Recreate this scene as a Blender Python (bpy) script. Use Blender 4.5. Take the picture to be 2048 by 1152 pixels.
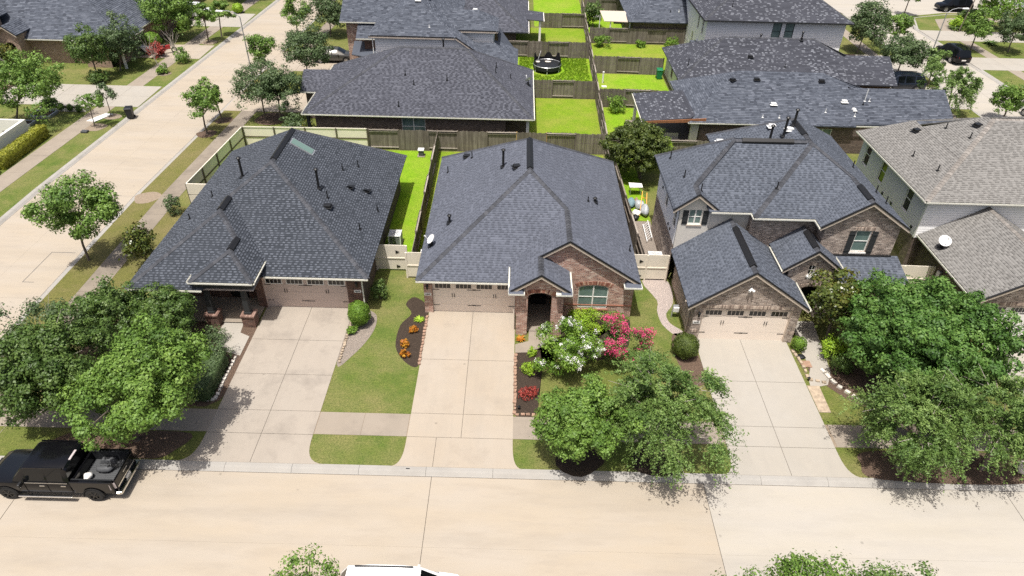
import bpy, bmesh, math, random
import numpy as np
from mathutils import Matrix, Vector
R_ = math.radians
scene = bpy.context.scene
for o in list(bpy.data.objects):
    bpy.data.objects.remove(o)
COL = scene.collection

# ---------------------------------------------------------------- camera
CAM_H = 25.5
cam = bpy.data.cameras.new('camera'); cam_o = bpy.data.objects.new('camera', cam); COL.objects.link(cam_o)
cam.sensor_width = 36; cam.lens = 24.0; cam.clip_start = 0.5; cam.clip_end = 2000
_p, _r = R_(36.8), R_(1.46)
_F = Vector((0, math.cos(_p), -math.sin(_p))); _U0 = Vector((0, math.sin(_p), math.cos(_p))); _R0 = Vector((1, 0, 0))
_Rv = _R0*math.cos(_r) + _U0*math.sin(_r); _Uv = -_R0*math.sin(_r) + _U0*math.cos(_r)
_m = Matrix((_Rv, _Uv, -_F)).transposed().to_4x4(); _m.translation = (0, 0, CAM_H)
cam_o.matrix_world = _m
scene.camera = cam_o

# ---------------------------------------------------------------- world, sun, exposure
SUN_DIR = Vector((0.12, 0.27, -1.0)).normalized()
w = bpy.data.worlds.new('World'); scene.world = w; w.use_nodes = True
nt = w.node_tree; nt.nodes.clear()
sky = nt.nodes.new('ShaderNodeTexSky'); sky.sky_type = 'NISHITA'; sky.sun_disc = False
sky.sun_elevation = math.asin(-SUN_DIR.z); sky.sun_rotation = math.atan2(-SUN_DIR.x, -SUN_DIR.y)
sky.air_density = 1.0; sky.dust_density = 6.0; sky.ozone_density = 0.6
bg = nt.nodes.new('ShaderNodeBackground'); bg.inputs['Strength'].default_value = 0.12
wo = nt.nodes.new('ShaderNodeOutputWorld')
nt.links.new(sky.outputs[0], bg.inputs[0]); nt.links.new(bg.outputs[0], wo.inputs[0])
sl = bpy.data.lights.new('sun', 'SUN'); sl.energy = 5.0; sl.angle = R_(0.53); sl.color = (1.0, 0.965, 0.91)
so = bpy.data.objects.new('sun', sl); COL.objects.link(so)
so.rotation_euler = SUN_DIR.to_track_quat('-Z', 'Y').to_euler(); so.location = (-20, -30, 80)
scene.view_settings.view_transform = 'Standard'; scene.view_settings.look = 'None'
scene.view_settings.exposure = 0.17; scene.view_settings.gamma = 1.0
scene.view_settings.use_curve_mapping = False
scene.cycles.max_bounces = 6; scene.cycles.diffuse_bounces = 3; scene.cycles.glossy_bounces = 2
scene.cycles.transmission_bounces = 3; scene.cycles.transparent_max_bounces = 4
scene.cycles.use_denoising = False
scene.cycles.caustics_reflective = False; scene.cycles.caustics_refractive = False

# ---------------------------------------------------------------- helpers
def tag(o, label=None, cat=None, group=None, kind=None):
    if label: o['label'] = label
    if cat: o['category'] = cat
    if group: o['group'] = group
    if kind: o['kind'] = kind
    return o

LOCAL = set()
def setpar(o, parent):
    if parent is None: return o
    o.parent = parent
    if parent.type == 'EMPTY' and parent.name not in LOCAL:
        o.matrix_parent_inverse = Matrix.Translation(-Vector(parent.location))
    return o

def thing(name, label, cat, loc=(0, 0, 0), group=None):
    o = bpy.data.objects.new(name, None); COL.objects.link(o)
    o.location = loc; o.empty_display_size = 0.2
    return tag(o, label, cat, group)

def link(name, me, mat, parent=None, label=None, cat=None, group=None, kind=None):
    o = bpy.data.objects.new(name, me); COL.objects.link(o)
    if mat is not None and not me.materials:
        me.materials.append(mat)
    setpar(o, parent); tag(o, label, cat, group, kind)
    return o

class MB:
    """collects polygons and turns them into one mesh"""
    def __init__(s): s.v = []; s.f = []; s.uv = []; s.t = []
    def poly(s, pts, uv=None, t=0.5):
        b = len(s.v); s.v += [tuple(p) for p in pts]; n = len(pts)
        s.f.append(tuple(range(b, b+n)))
        s.uv += list(uv) if uv else [(p[0]+p[1]*0.37, p[2]+p[1]*0.61) for p in pts]
        s.t += [t]*n
        return s
    def box(s, x0, x1, y0, y1, z0, z1, t=0.5):
        p = [(x0,y0,z0),(x1,y0,z0),(x1,y1,z0),(x0,y1,z0),(x0,y0,z1),(x1,y0,z1),(x1,y1,z1),(x0,y1,z1)]
        fu = lambda i: (p[i][0], p[i][2]); fs = lambda i: (p[i][1], p[i][2]); ft = lambda i: (p[i][0], p[i][1])
        for q, g in (((0,1,5,4),fu),((2,3,7,6),fu),((1,2,6,5),fs),((3,0,4,7),fs),((4,5,6,7),ft),((3,2,1,0),ft)):
            s.poly([p[i] for i in q], [g(i) for i in q], t)
        return s
    def hexa(s, b4, t4, t=0.5):
        """box from 4 bottom and 4 top corners"""
        p = list(b4)+list(t4)
        for q in ((0,1,5,4),(1,2,6,5),(2,3,7,6),(3,0,4,7),(4,5,6,7),(3,2,1,0)):
            P = [Vector(p[i]) for i in q]; e = (P[1]-P[0])
            eh = Vector((e.x, e.y, 0)); eh = eh.normalized() if eh.length > 1e-6 else Vector((1,0,0))
            if abs((P[1]-P[0]).cross(P[2]-P[0]).normalized().z) > 0.7: uv = [(a.x, a.y) for a in P]
            else: uv = [(a.dot(eh), a.z) for a in P]
            s.poly(P, uv, t)
        return s
    def obox(s, c, d, rz=0, t=0.5):
        ca, sa = math.cos(rz), math.sin(rz); hx, hy, hz = d[0]/2, d[1]/2, d[2]/2
        q = lambda x, y, z: (c[0]+x*ca-y*sa, c[1]+x*sa+y*ca, c[2]+z)
        return s.hexa([q(-hx,-hy,-hz),q(hx,-hy,-hz),q(hx,hy,-hz),q(-hx,hy,-hz)],[q(-hx,-hy,hz),q(hx,-hy,hz),q(hx,hy,hz),q(-hx,hy,hz)], t)
    def bar(s, a, b, wdt, hgt, t=0.5, up=(0,0,1)):
        """box of width and height along the segment a-b"""
        a, b = Vector(a), Vector(b); d = (b-a).normalized(); u = Vector(up)
        if abs(d.dot(u)) > 0.97: u = Vector((0,1,0))
        sd = d.cross(u).normalized()*wdt/2; uu = sd.cross(d).normalized()*hgt/2
        return s.hexa([a-sd-uu, a+sd-uu, b+sd-uu, b-sd-uu],[a-sd+uu, a+sd+uu, b+sd+uu, b-sd+uu], t)
    def tube(s, a, b, r0, r1=None, n=8, caps=True, t=0.5):
        r1 = r0 if r1 is None else r1
        a, b = Vector(a), Vector(b); d = (b-a).normalized()
        u = d.orthogonal().normalized(); v = d.cross(u)
        A = [a+(u*math.cos(k*2*math.pi/n)+v*math.sin(k*2*math.pi/n))*r0 for k in range(n)]
        B = [b+(u*math.cos(k*2*math.pi/n)+v*math.sin(k*2*math.pi/n))*r1 for k in range(n)]
        for k in range(n): s.poly([A[k],A[(k+1)%n],B[(k+1)%n],B[k]], t=t)
        if caps: s.poly(A[::-1], t=t); s.poly(B, t=t)
        return s
    def prism(s, pts, z0, z1, t=0.5):
        n = len(pts)
        s.poly([(x,y,z1) for x,y in pts], [(x,y) for x,y in pts], t)
        for i in range(n):
            a, b = pts[i], pts[(i+1)%n]; L = math.hypot(b[0]-a[0], b[1]-a[1])
            s.poly([(a[0],a[1],z0),(b[0],b[1],z0),(b[0],b[1],z1),(a[0],a[1],z1)], [(0,z0),(L,z0),(L,z1),(0,z1)], t)
        s.poly([(x,y,z0) for x,y in pts][::-1], t=t)
        return s
    def lathe(s, prof, c=(0,0,0), n=16, t=0.5):
        """profile [(r,z)] turned round z"""
        for (r0,z0),(r1,z1) in zip(prof, prof[1:]):
            for k in range(n):
                a0, a1 = 2*math.pi*k/n, 2*math.pi*(k+1)/n
                P = [(c[0]+r0*math.cos(a0),c[1]+r0*math.sin(a0),c[2]+z0),(c[0]+r0*math.cos(a1),c[1]+r0*math.sin(a1),c[2]+z0),
                     (c[0]+r1*math.cos(a1),c[1]+r1*math.sin(a1),c[2]+z1),(c[0]+r1*math.cos(a0),c[1]+r1*math.sin(a0),c[2]+z1)]
                s.poly(P, t=t)
        return s
    def mesh(s, name, smooth=False, weld=False):
        me = bpy.data.meshes.new(name); me.from_pydata(s.v, [], s.f)
        uv = me.uv_layers.new(name='UVMap'); uv.data.foreach_set('uv', np.array(s.uv, dtype=np.float32).ravel())
        at = me.attributes.new('tint', 'FLOAT', 'CORNER'); at.data.foreach_set('value', np.array(s.t, dtype=np.float32))
        if weld:
            bm = bmesh.new(); bm.from_mesh(me); bmesh.ops.remove_doubles(bm, verts=bm.verts, dist=1e-4); bm.to_mesh(me); bm.free()
        if smooth: me.shade_smooth()
        me.update()
        return me
    def build(s, name, mat, parent=None, label=None, cat=None, group=None, kind=None, smooth=False, weld=False, bevel=0):
        o = link(name, s.mesh(name, smooth, weld or bevel > 0), mat, parent, label, cat, group, kind)
        if bevel:
            m = o.modifiers.new('bevel', 'BEVEL'); m.width = bevel; m.segments = 2; m.limit_method = 'ANGLE'
        return o

# ---------------------------------------------------------------- materials
class NT:
    def __init__(s, name):
        s.m = bpy.data.materials.new(name); s.m.use_nodes = True; s.t = s.m.node_tree; s.t.nodes.clear()
        s.out = s.n('ShaderNodeOutputMaterial')
    def n(s, t, **k):
        o = s.t.nodes.new(t)
        for a, b in k.items(): setattr(o, a, b)
        return o
    def l(s, a, b): s.t.links.new(a, b)
    def pos(s): return s.n('ShaderNodeNewGeometry').outputs['Position']
    def noise(s, vec, scale, det=3, rough=0.55, stretch=None):
        if stretch:
            mp = s.n('ShaderNodeMapping'); mp.inputs['Scale'].default_value = stretch; s.l(vec, mp.inputs[0]); vec = mp.outputs[0]
        n = s.n('ShaderNodeTexNoise'); n.inputs['Scale'].default_value = scale; n.inputs['Detail'].default_value = det
        n.inputs['Roughness'].default_value = rough; s.l(vec, n.inputs['Vector']); return n.outputs[0]
    def ramp(s, fac, stops):
        r = s.n('ShaderNodeValToRGB'); e = r.color_ramp.elements
        while len(e) < len(stops): e.new(0.5)
        for i, (p, c) in enumerate(stops):
            e[i].position = p; e[i].color = (c[0], c[1], c[2], 1) if not isinstance(c, (int, float)) else (c, c, c, 1)
        s.l(fac, r.inputs[0]); return r.outputs[0]
    def mix(s, fac, a, b, mode='MIX'):
        m = s.n('ShaderNodeMix', data_type='RGBA', blend_type=mode)
        for sock, v in ((m.inputs[0], fac), (m.inputs[6], a), (m.inputs[7], b)):
            if isinstance(v, (int, float)): sock.default_value = v
            elif isinstance(v, (tuple, list)): sock.default_value = (v[0], v[1], v[2], 1)
            else: s.l(v, sock)
        return m.outputs[2]
    def attr(s, name='tint'):
        return s.n('ShaderNodeAttribute', attribute_name=name).outputs['Fac']
    def bsdf(s, color, rough=0.8, metal=0.0, spec=0.5, bump=None, bstr=0.3, bdist=0.02, coat=0):
        b = s.n('ShaderNodeBsdfPrincipled')
        if isinstance(color, (tuple, list)): b.inputs['Base Color'].default_value = (color[0], color[1], color[2], 1)
        else: s.l(color, b.inputs['Base Color'])
        if isinstance(rough, (int, float)): b.inputs['Roughness'].default_value = rough
        else: s.l(rough, b.inputs['Roughness'])
        b.inputs['Metallic'].default_value = metal; b.inputs['Specular IOR Level'].default_value = spec
        b.inputs['Coat Weight'].default_value = coat; b.inputs['Coat Roughness'].default_value = 0.04
        if bump is not None:
            bp = s.n('ShaderNodeBump'); bp.inputs['Strength'].default_value = bstr; bp.inputs['Distance'].default_value = bdist
            s.l(bump, bp.inputs['Height']); s.l(bp.outputs[0], b.inputs['Normal'])
        return b.outputs[0]
    def done(s, sh): s.l(sh, s.out.inputs[0]); return s.m

def m_plain(name, c, rough=0.6, metal=0.0, var=0.12, scale=6, spec=0.4, coat=0):
    n = NT(name); p = n.pos(); f = n.noise(p, scale, 4)
    col = n.ramp(f, [(0.25, tuple(x*(1-var) for x in c)), (0.75, tuple(min(1, x*(1+var)) for x in c))])
    return n.done(n.bsdf(col, rough, metal, spec, coat=coat))

def m_concrete(name, c, stain=(0.30, 0.27, 0.23), amt=0.5, warm=None, stretch=(1,1,1), lo=0.52, streak=0.25):
    n = NT(name); p = n.pos()
    big = n.noise(p, 0.33, 5, 0.62, stretch); mid = n.noise(p, 1.7, 4, 0.6); fine = n.noise(p, 26, 3)
    col = n.mix(n.ramp(big, [(0.35, 0.0), (0.62, 1.0)]), c, warm or tuple(x*0.94 for x in c))
    st = n.ramp(n.noise(p, 0.62, 6, 0.68, (stretch[0]*1.0, stretch[1]*1.3, 1)), [(lo, 0.0), (lo+0.22, amt)])
    col = n.mix(st, col, stain)
    col = n.mix(n.ramp(mid, [(0.35, streak), (0.6, 0.0)]), col, tuple(x*0.86 for x in c))
    col = n.mix(n.ramp(fine, [(0.3, 0.16), (0.7, 0.0)]), col, tuple(x*0.72 for x in c))
    band = n.noise(p, 1.0, 5, 0.65, (0.10, 0.75, 1) if stretch[1] > 1.5 else (0.75, 0.10, 1))
    col = n.mix(n.ramp(band, [(0.46, 0.0), (0.72, 0.38)]), col, tuple(x*0.74 for x in c))
    # small dark spots and drips
    vor = n.n('ShaderNodeTexVoronoi'); vor.inputs['Scale'].default_value = 0.55; n.l(p, vor.inputs['Vector'])
    col = n.mix(n.ramp(vor.outputs['Distance'], [(0.02, 0.45), (0.05, 0.0)]), col, tuple(x*0.35 for x in c))
    return n.done(n.bsdf(col, 0.85, spec=0.25, bump=fine, bstr=0.25, bdist=0.01))

def m_grass(name, c1, c2, c3, dry=0.4, scale=1.0):
    n = NT(name); p = n.pos()
    big = n.noise(p, 0.28*scale, 5, 0.65); mid = n.noise(p, 1.4*scale, 5, 0.7); fine = n.noise(p, 11, 4, 0.75); vf = n.noise(p, 38, 3, 0.7)
    col = n.mix(n.ramp(mid, [(0.32, 0.0), (0.68, 1.0)]), c1, c2)
    col = n.mix(n.ramp(big, [(0.42, 0.0), (0.66, dry)]), col, c3)
    col = n.mix(n.ramp(n.noise(p, 0.8*scale, 6, 0.75), [(0.52, 0.0), (0.70, dry*.7)]), col, c3)
    col = n.mix(n.ramp(fine, [(0.30, 0.75), (0.62, 0.0)]), col, tuple(x*0.45 for x in c1))
    col = n.mix(n.ramp(vf, [(0.55, 0.0), (0.75, 0.5)]), col, tuple(min(1, x*1.55) for x in c2))
    return n.done(n.bsdf(col, 0.9, spec=0.15, bump=fine, bstr=0.9, bdist=0.05))

def m_brick(name, c1, c2, c3, mortar, bw=0.215, bh=0.075):
    n = NT(name); uv = n.n('ShaderNodeTexCoord').outputs['UV']
    b = n.n('ShaderNodeTexBrick'); n.l(uv, b.inputs['Vector'])
    b.inputs['Scale'].default_value = 1.0; b.inputs['Brick Width'].default_value = bw; b.inputs['Row Height'].default_value = bh
    b.inputs['Mortar Size'].default_value = 0.007; b.inputs['Mortar Smooth'].default_value = 0.2; b.inputs['Bias'].default_value = 0.0
    b.inputs['Color1'].default_value = (0,0,0,1); b.inputs['Color2'].default_value = (1,1,1,1); b.inputs['Mortar'].default_value = (0.5,0.5,0.5,1)
    cell = n.n('ShaderNodeTexWhiteNoise', noise_dimensions='2D')
    # a second random value for each brick from snapped coordinates
    sx = n.n('ShaderNodeSeparateXYZ'); n.l(uv, sx.inputs[0])
    ry = n.n('ShaderNodeMath', operation='DIVIDE'); n.l(sx.outputs[1], ry.inputs[0]); ry.inputs[1].default_value = bh
    fy = n.n('ShaderNodeMath', operation='FLOOR'); n.l(ry.outputs[0], fy.inputs[0])
    md = n.n('ShaderNodeMath', operation='MODULO'); n.l(fy.outputs[0], md.inputs[0]); md.inputs[1].default_value = 2
    hf = n.n('ShaderNodeMath', operation='MULTIPLY'); n.l(md.outputs[0], hf.inputs[0]); hf.inputs[1].default_value = 0.5
    rx = n.n('ShaderNodeMath', operation='DIVIDE'); n.l(sx.outputs[0], rx.inputs[0]); rx.inputs[1].default_value = bw
    ax = n.n('ShaderNodeMath', operation='ADD'); n.l(rx.outputs[0], ax.inputs[0]); n.l(hf.outputs[0], ax.inputs[1])
    fx = n.n('ShaderNodeMath', operation='FLOOR'); n.l(ax.outputs[0], fx.inputs[0])
    cb = n.n('ShaderNodeCombineXYZ'); n.l(fx.outputs[0], cb.inputs[0]); n.l(fy.outputs[0], cb.inputs[1]); n.l(cb.outputs[0], cell.inputs['Vector'])
    col = n.ramp(cell.outputs['Value'], [(0.0, c1), (0.35, c2), (0.72, c2), (1.0, c3)])
    col = n.mix(n.ramp(n.noise(n.pos(), 1.1, 4), [(0.4, 0.25), (0.65, 0.0)]), col, tuple(x*0.7 for x in c1))
    col = n.mix(b.outputs['Fac'], col, mortar)
    return n.done(n.bsdf(col, 0.88, spec=0.2, bump=n.ramp(b.outputs['Fac'], [(0.0, 1.0), (1.0, 0.0)]), bstr=0.6, bdist=0.012))

def m_shingle(name, dark, mid, light):
    n = NT(name); t = n.attr(); p = n.pos()
    col = n.ramp(t, [(0.0, dark), (0.5, mid), (1.0, light)])
    big = n.noise(p, 0.25, 4); fine = n.noise(p, 45, 2)
    col = n.mix(n.ramp(big, [(0.35, 0.0), (0.7, 0.30)]), col, tuple(x*1.25 for x in mid))
    col = n.mix(n.ramp(n.noise(p, 0.9, 5, 0.6), [(0.50, 0.0), (0.75, 0.25)]), col, tuple(x*0.6 for x in mid))
    col = n.mix(n.ramp(fine, [(0.35, 0.35), (0.65, 0.0)]), col, tuple(x*0.55 for x in dark))
    return n.done(n.bsdf(col, 0.92, spec=0.22, bump=fine, bstr=0.35, bdist=0.01))

def m_siding(name, c, step=0.17):
    n = NT(name); uv = n.n('ShaderNodeTexCoord').outputs['UV']
    sx = n.n('ShaderNodeSeparateXYZ'); n.l(uv, sx.inputs[0])
    d = n.n('ShaderNodeMath', operation='DIVIDE'); n.l(sx.outputs[1], d.inputs[0]); d.inputs[1].default_value = step
    f = n.n('ShaderNodeMath', operation='FRACT'); n.l(d.outputs[0], f.inputs[0])
    col = n.mix(n.ramp(n.noise(n.pos(), 0.8, 4), [(0.35, 0.0), (0.7, 0.35)]), c, tuple(x*0.9 for x in c))
    inv = n.ramp(f.outputs[0], [(0.0, 0.0), (0.06, 1.0), (1.0, 0.0)])
    return n.done(n.bsdf(col, 0.6, spec=0.3, bump=inv, bstr=0.9, bdist=0.03))

def m_wood(name, c1, c2):
    n = NT(name); p = n.pos(); t = n.attr()
    col = n.ramp(t, [(0.0, c1), (1.0, c2)])
    g = n.noise(p, 9, 5, 0.7, (1, 1, 0.12)); col = n.mix(n.ramp(g, [(0.35, 0.55), (0.6, 0.0)]), col, tuple(x*0.5 for x in c1))
    st = n.noise(p, 0.9, 4, 0.7); col = n.mix(n.ramp(st, [(0.45, 0.0), (0.75, 0.45)]), col, tuple(x*0.6 for x in c1))
    return n.done(n.bsdf(col, 0.9, spec=0.15, bump=g, bstr=0.4, bdist=0.01))

def m_leaf(name, dark, mid, light, trans=0.15, rough=0.55):
    n = NT(name); t = n.attr()
    col = n.ramp(t, [(0.0, dark), (0.5, mid), (1.0, light)])
    a = n.bsdf(col, rough, spec=0.35)
    tr = n.n('ShaderNodeBsdfTranslucent'); n.l(n.mix(0.55, col, tuple(min(1, x*1.6) for x in light)), tr.inputs[0])
    mx = n.n('ShaderNodeMixShader'); mx.inputs[0].default_value = trans; n.l(a, mx.inputs[1]); n.l(tr.outputs[0], mx.inputs[2])
    return n.done(mx.outputs[0])

def m_mulch(name, c1, c2):
    n = NT(name); p = n.pos(); a = n.noise(p, 14, 5, 0.8); v = n.n('ShaderNodeTexVoronoi'); v.inputs['Scale'].default_value = 18; n.l(p, v.inputs['Vector'])
    col = n.mix(a, c1, c2); col = n.mix(n.ramp(v.outputs['Distance'], [(0.05, 0.7), (0.4, 0.0)]), col, tuple(x*1.8 for x in c2))
    return n.done(n.bsdf(col, 0.95, spec=0.1, bump=a, bstr=1.0, bdist=0.06))

M = {}
M['road'] = m_concrete('road_concrete', (0.362, 0.318, 0.262), (0.27, 0.23, 0.185), 0.45, (0.362, 0.308, 0.238), (0.5, 1.6, 1), 0.5, 0.1)
M['road_r'] = m_concrete('road_concrete_pale', (0.372, 0.345, 0.305), (0.29, 0.265, 0.228), 0.4, (0.378, 0.345, 0.29), (0.5, 1.6, 1), 0.5, 0.1)
M['drive_l'] = m_concrete('driveway_concrete_grey', (0.335, 0.296, 0.250), (0.20, 0.175, 0.15), 0.75, (0.32, 0.28, 0.234), (1, 0.7, 1), 0.50)
M['drive_c'] = m_concrete('driveway_concrete_cream', (0.358, 0.312, 0.256), (0.255, 0.215, 0.172), 0.6, (0.355, 0.300, 0.234), (1, 0.8, 1), 0.54)
M['drive_r'] = m_concrete('driveway_concrete_pale', (0.345, 0.322, 0.285), (0.27, 0.246, 0.215), 0.45, (0.34, 0.312, 0.268), (1, 0.8, 1), 0.55)
M['walk'] = m_concrete('sidewalk_concrete', (0.285, 0.245, 0.200), (0.18, 0.152, 0.125), 0.55, (0.275, 0.233, 0.186), (1, 1, 1), 0.48)
M['walk_old'] = m_concrete('sidewalk_concrete_weathered', (0.25, 0.213, 0.172), (0.13, 0.11, 0.09), 0.7, (0.23, 0.195, 0.152), (1, 0.7, 1), 0.45)
M['kerb'] = m_concrete('kerb_concrete', (0.335, 0.320, 0.295), (0.18, 0.165, 0.145), 0.5, (0.32, 0.30, 0.27), (0.6, 0.6, 1), 0.52)
M['joint'] = m_plain('joint_filler', (0.10, 0.085, 0.07), 0.95)
M['grass'] = m_grass('lawn_grass', (0.100, 0.135, 0.026), (0.158, 0.172, 0.044), (0.225, 0.195, 0.085), 0.75)
M['grass_g'] = m_grass('lawn_grass_green', (0.084, 0.134, 0.024), (0.146, 0.172, 0.040), (0.235, 0.205, 0.086), 0.85)
M['grass_dry'] = m_grass('lawn_grass_dry', (0.130, 0.134, 0.034), (0.168, 0.158, 0.050), (0.21, 0.172, 0.08), 0.9)
M['grass_v'] = m_grass('yard_grass_vivid', (0.145, 0.285, 0.010), (0.230, 0.385, 0.018), (0.29, 0.33, 0.05), 0.75)
M['grass_y'] = m_grass('yard_grass_bright', (0.140, 0.245, 0.012), (0.215, 0.305, 0.022), (0.28, 0.28, 0.055), 0.8)
M['soil'] = m_plain('bare_soil', (0.235, 0.185, 0.135), 0.95, var=0.3, scale=9)
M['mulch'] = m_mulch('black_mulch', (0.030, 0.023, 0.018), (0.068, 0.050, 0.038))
M['mulch_b'] = m_mulch('brown_mulch', (0.075, 0.050, 0.036), (0.15, 0.105, 0.078))
M['gravel'] = m_mulch('gravel_bed', (0.17, 0.14, 0.115), (0.29, 0.25, 0.215))
M['pebble'] = m_mulch('white_pebbles', (0.31, 0.26, 0.235), (0.40, 0.345, 0.315))
M['brick_l'] = m_brick('brick_dark_red', (0.055, 0.028, 0.022), (0.125, 0.058, 0.042), (0.21, 0.12, 0.085), (0.24, 0.20, 0.17))
M['brick_c'] = m_brick('brick_red_mixed', (0.17, 0.078, 0.062), (0.44, 0.245, 0.185), (0.64, 0.51, 0.42), (0.58, 0.51, 0.44))
M['brick_r'] = m_brick('brick_brown_grey', (0.090, 0.066, 0.058), (0.31, 0.24, 0.20), (0.57, 0.48, 0.41), (0.56, 0.50, 0.43))
M['brick_b'] = m_brick('brick_grey_brown', (0.06, 0.045, 0.04), (0.125, 0.09, 0.075), (0.20, 0.155, 0.13), (0.22, 0.18, 0.15))
M['brick_p'] = m_brick('brick_pink_tan', (0.20, 0.125, 0.095), (0.33, 0.225, 0.17), (0.42, 0.31, 0.24), (0.42, 0.35, 0.28))
M['sh_l'] = m_shingle('shingles_slate_blue', (0.028, 0.033, 0.041), (0.055, 0.062, 0.076), (0.119, 0.132, 0.158))
M['sh_c'] = m_shingle('shingles_slate_grey', (0.063, 0.069, 0.086), (0.106, 0.116, 0.145), (0.157, 0.170, 0.208))
M['sh_r'] = m_shingle('shingles_charcoal', (0.048, 0.055, 0.069), (0.101, 0.114, 0.141), (0.157, 0.174, 0.210))
M['sh_b'] = m_shingle('shingles_dark_speckled', (0.032, 0.034, 0.043), (0.084, 0.088, 0.108), (0.171, 0.180, 0.212))
M['sh_s'] = m_shingle('shingles_black_white_speckled', (0.034, 0.036, 0.045), (0.063, 0.066, 0.081), (0.204, 0.215, 0.244))
M['sh_m'] = m_shingle('shingles_mottled_grey', (0.044, 0.050, 0.065), (0.084, 0.095, 0.119), (0.147, 0.162, 0.195))
M['sh_g'] = m_shingle('shingles_weathered_grey', (0.130, 0.124, 0.116), (0.212, 0.205, 0.194), (0.28, 0.27, 0.255))
M['cap'] = m_shingle('cap_shingles', (0.042, 0.044, 0.051), (0.064, 0.067, 0.077), (0.095, 0.098, 0.110))
M['cap_g'] = m_shingle('cap_shingles_grey', (0.17, 0.155, 0.14), (0.24, 0.22, 0.20), (0.33, 0.305, 0.28))
M['gutter'] = m_plain('gutter_offwhite', (0.66, 0.65, 0.58), 0.45, var=0.06)
M['fascia'] = m_plain('fascia_beige', (0.52, 0.44, 0.36), 0.6, var=0.06)
M['drip'] = m_plain('black_drip_edge', (0.012, 0.012, 0.014), 0.5)
M['black'] = m_plain('black_metal', (0.012, 0.012, 0.013), 0.45)
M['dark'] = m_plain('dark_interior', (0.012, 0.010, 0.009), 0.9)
M['beige'] = m_plain('garage_door_beige', (0.76, 0.665, 0.575), 0.55, var=0.04, scale=1.5)
M['beige_l'] = m_plain('garage_door_taupe', (0.52, 0.42, 0.37), 0.55, var=0.04, scale=1.5)
M['white'] = m_plain('white_paint', (0.74, 0.72, 0.68), 0.5, var=0.05)
M['white_m'] = m_plain('white_metal', (0.68, 0.68, 0.67), 0.35, var=0.05)
M['stucco'] = m_plain('stucco_offwhite', (0.60, 0.565, 0.51), 0.85, var=0.07)
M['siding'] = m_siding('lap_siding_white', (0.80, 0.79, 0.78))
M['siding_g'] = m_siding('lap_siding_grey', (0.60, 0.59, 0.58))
M['wood'] = m_wood('weathered_fence_wood', (0.140, 0.118, 0.098), (0.255, 0.222, 0.188))
M['wood_l'] = m_wood('pale_fence_rail', (0.27, 0.235, 0.195), (0.40, 0.36, 0.31))
M['wood_n'] = m_wood('new_fence_post', (0.42, 0.27, 0.11), (0.50, 0.34, 0.15))
M['wood_s'] = m_wood('stained_soffit_wood', (0.26, 0.115, 0.055), (0.33, 0.15, 0.075))
M['cream'] = m_plain('cream_fence', (0.72, 0.66, 0.555), 0.7, var=0.06, scale=2)
M['postd'] = m_plain('fence_post_olive', (0.10, 0.085, 0.055), 0.8)
M['glass'] = None
n = NT('window_glass'); M['glass'] = n.done(n.bsdf(n.ramp(n.noise(n.pos(), 2.2, 2), [(0.3, (0.10, 0.155, 0.14)), (0.7, (0.17, 0.235, 0.215))]), 0.10, spec=0.6))
n = NT('window_glass_dark'); M['glass_d'] = n.done(n.bsdf((0.018, 0.018, 0.019), 0.12, spec=0.5))
n = NT('skylight_glass'); M['skyl'] = n.done(n.bsdf((0.13, 0.20, 0.175), 0.35, spec=0.4))
M['shutter'] = m_plain('shutter_charcoal', (0.028, 0.030, 0.031), 0.6)
M['stone'] = m_plain('edging_stone', (0.35, 0.28, 0.205), 0.9, var=0.35, scale=5)
M['stone_w'] = m_plain('pale_rock', (0.55, 0.51, 0.45), 0.9, var=0.2, scale=5)
M['edge_b'] = m_plain('edging_brick', (0.29, 0.185, 0.13), 0.9, var=0.35, scale=7)
M['bark'] = m_plain('tree_bark', (0.13, 0.105, 0.085), 0.95, var=0.4, scale=8)
M['bark_l'] = m_plain('pale_bark', (0.34, 0.30, 0.265), 0.9, var=0.25, scale=8)
M['lf_oak'] = m_leaf('leaf_bright_oak', (0.050, 0.104, 0.016), (0.115, 0.205, 0.032), (0.220, 0.330, 0.068))
M['lf_elm'] = m_leaf('leaf_elm', (0.048, 0.098, 0.020), (0.110, 0.185, 0.040), (0.215, 0.300, 0.086))
M['lf_dark'] = m_leaf('leaf_deep_green', (0.032, 0.066, 0.013), (0.074, 0.130, 0.026), (0.150, 0.218, 0.054), 0.16, 0.5)
M['lf_dense'] = m_leaf('leaf_dense_green', (0.030, 0.078, 0.014), (0.074, 0.158, 0.028), (0.165, 0.275, 0.060), 0.16, 0.55)
M['lf_grey'] = m_leaf('leaf_grey_green', (0.037, 0.068, 0.024), (0.076, 0.122, 0.044), (0.152, 0.201, 0.091))
M['lf_mag'] = m_leaf('leaf_magnolia', (0.032, 0.051, 0.011), (0.076, 0.104, 0.020), (0.183, 0.159, 0.037), 0.1, 0.3)
M['lf_olive'] = m_leaf('leaf_olive', (0.032, 0.051, 0.010), (0.068, 0.098, 0.017), (0.128, 0.152, 0.030), 0.18)
M['lf_lime'] = m_leaf('leaf_lime', (0.115, 0.21, 0.012), (0.22, 0.36, 0.022), (0.33, 0.46, 0.04))
M['lf_shrub'] = m_leaf('leaf_clipped', (0.055, 0.120, 0.012), (0.116, 0.213, 0.022), (0.195, 0.299, 0.037))
M['lf_yel'] = m_leaf('leaf_yellow_hedge', (0.11, 0.135, 0.012), (0.22, 0.235, 0.022), (0.33, 0.31, 0.035))
M['lf_red'] = m_leaf('leaf_red', (0.159, 0.022, 0.017), (0.293, 0.043, 0.034), (0.415, 0.085, 0.061))
M['lf_orange'] = m_leaf('leaf_orange', (0.26, 0.06, 0.01), (0.42, 0.16, 0.015), (0.50, 0.30, 0.03), 0.2)
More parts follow.
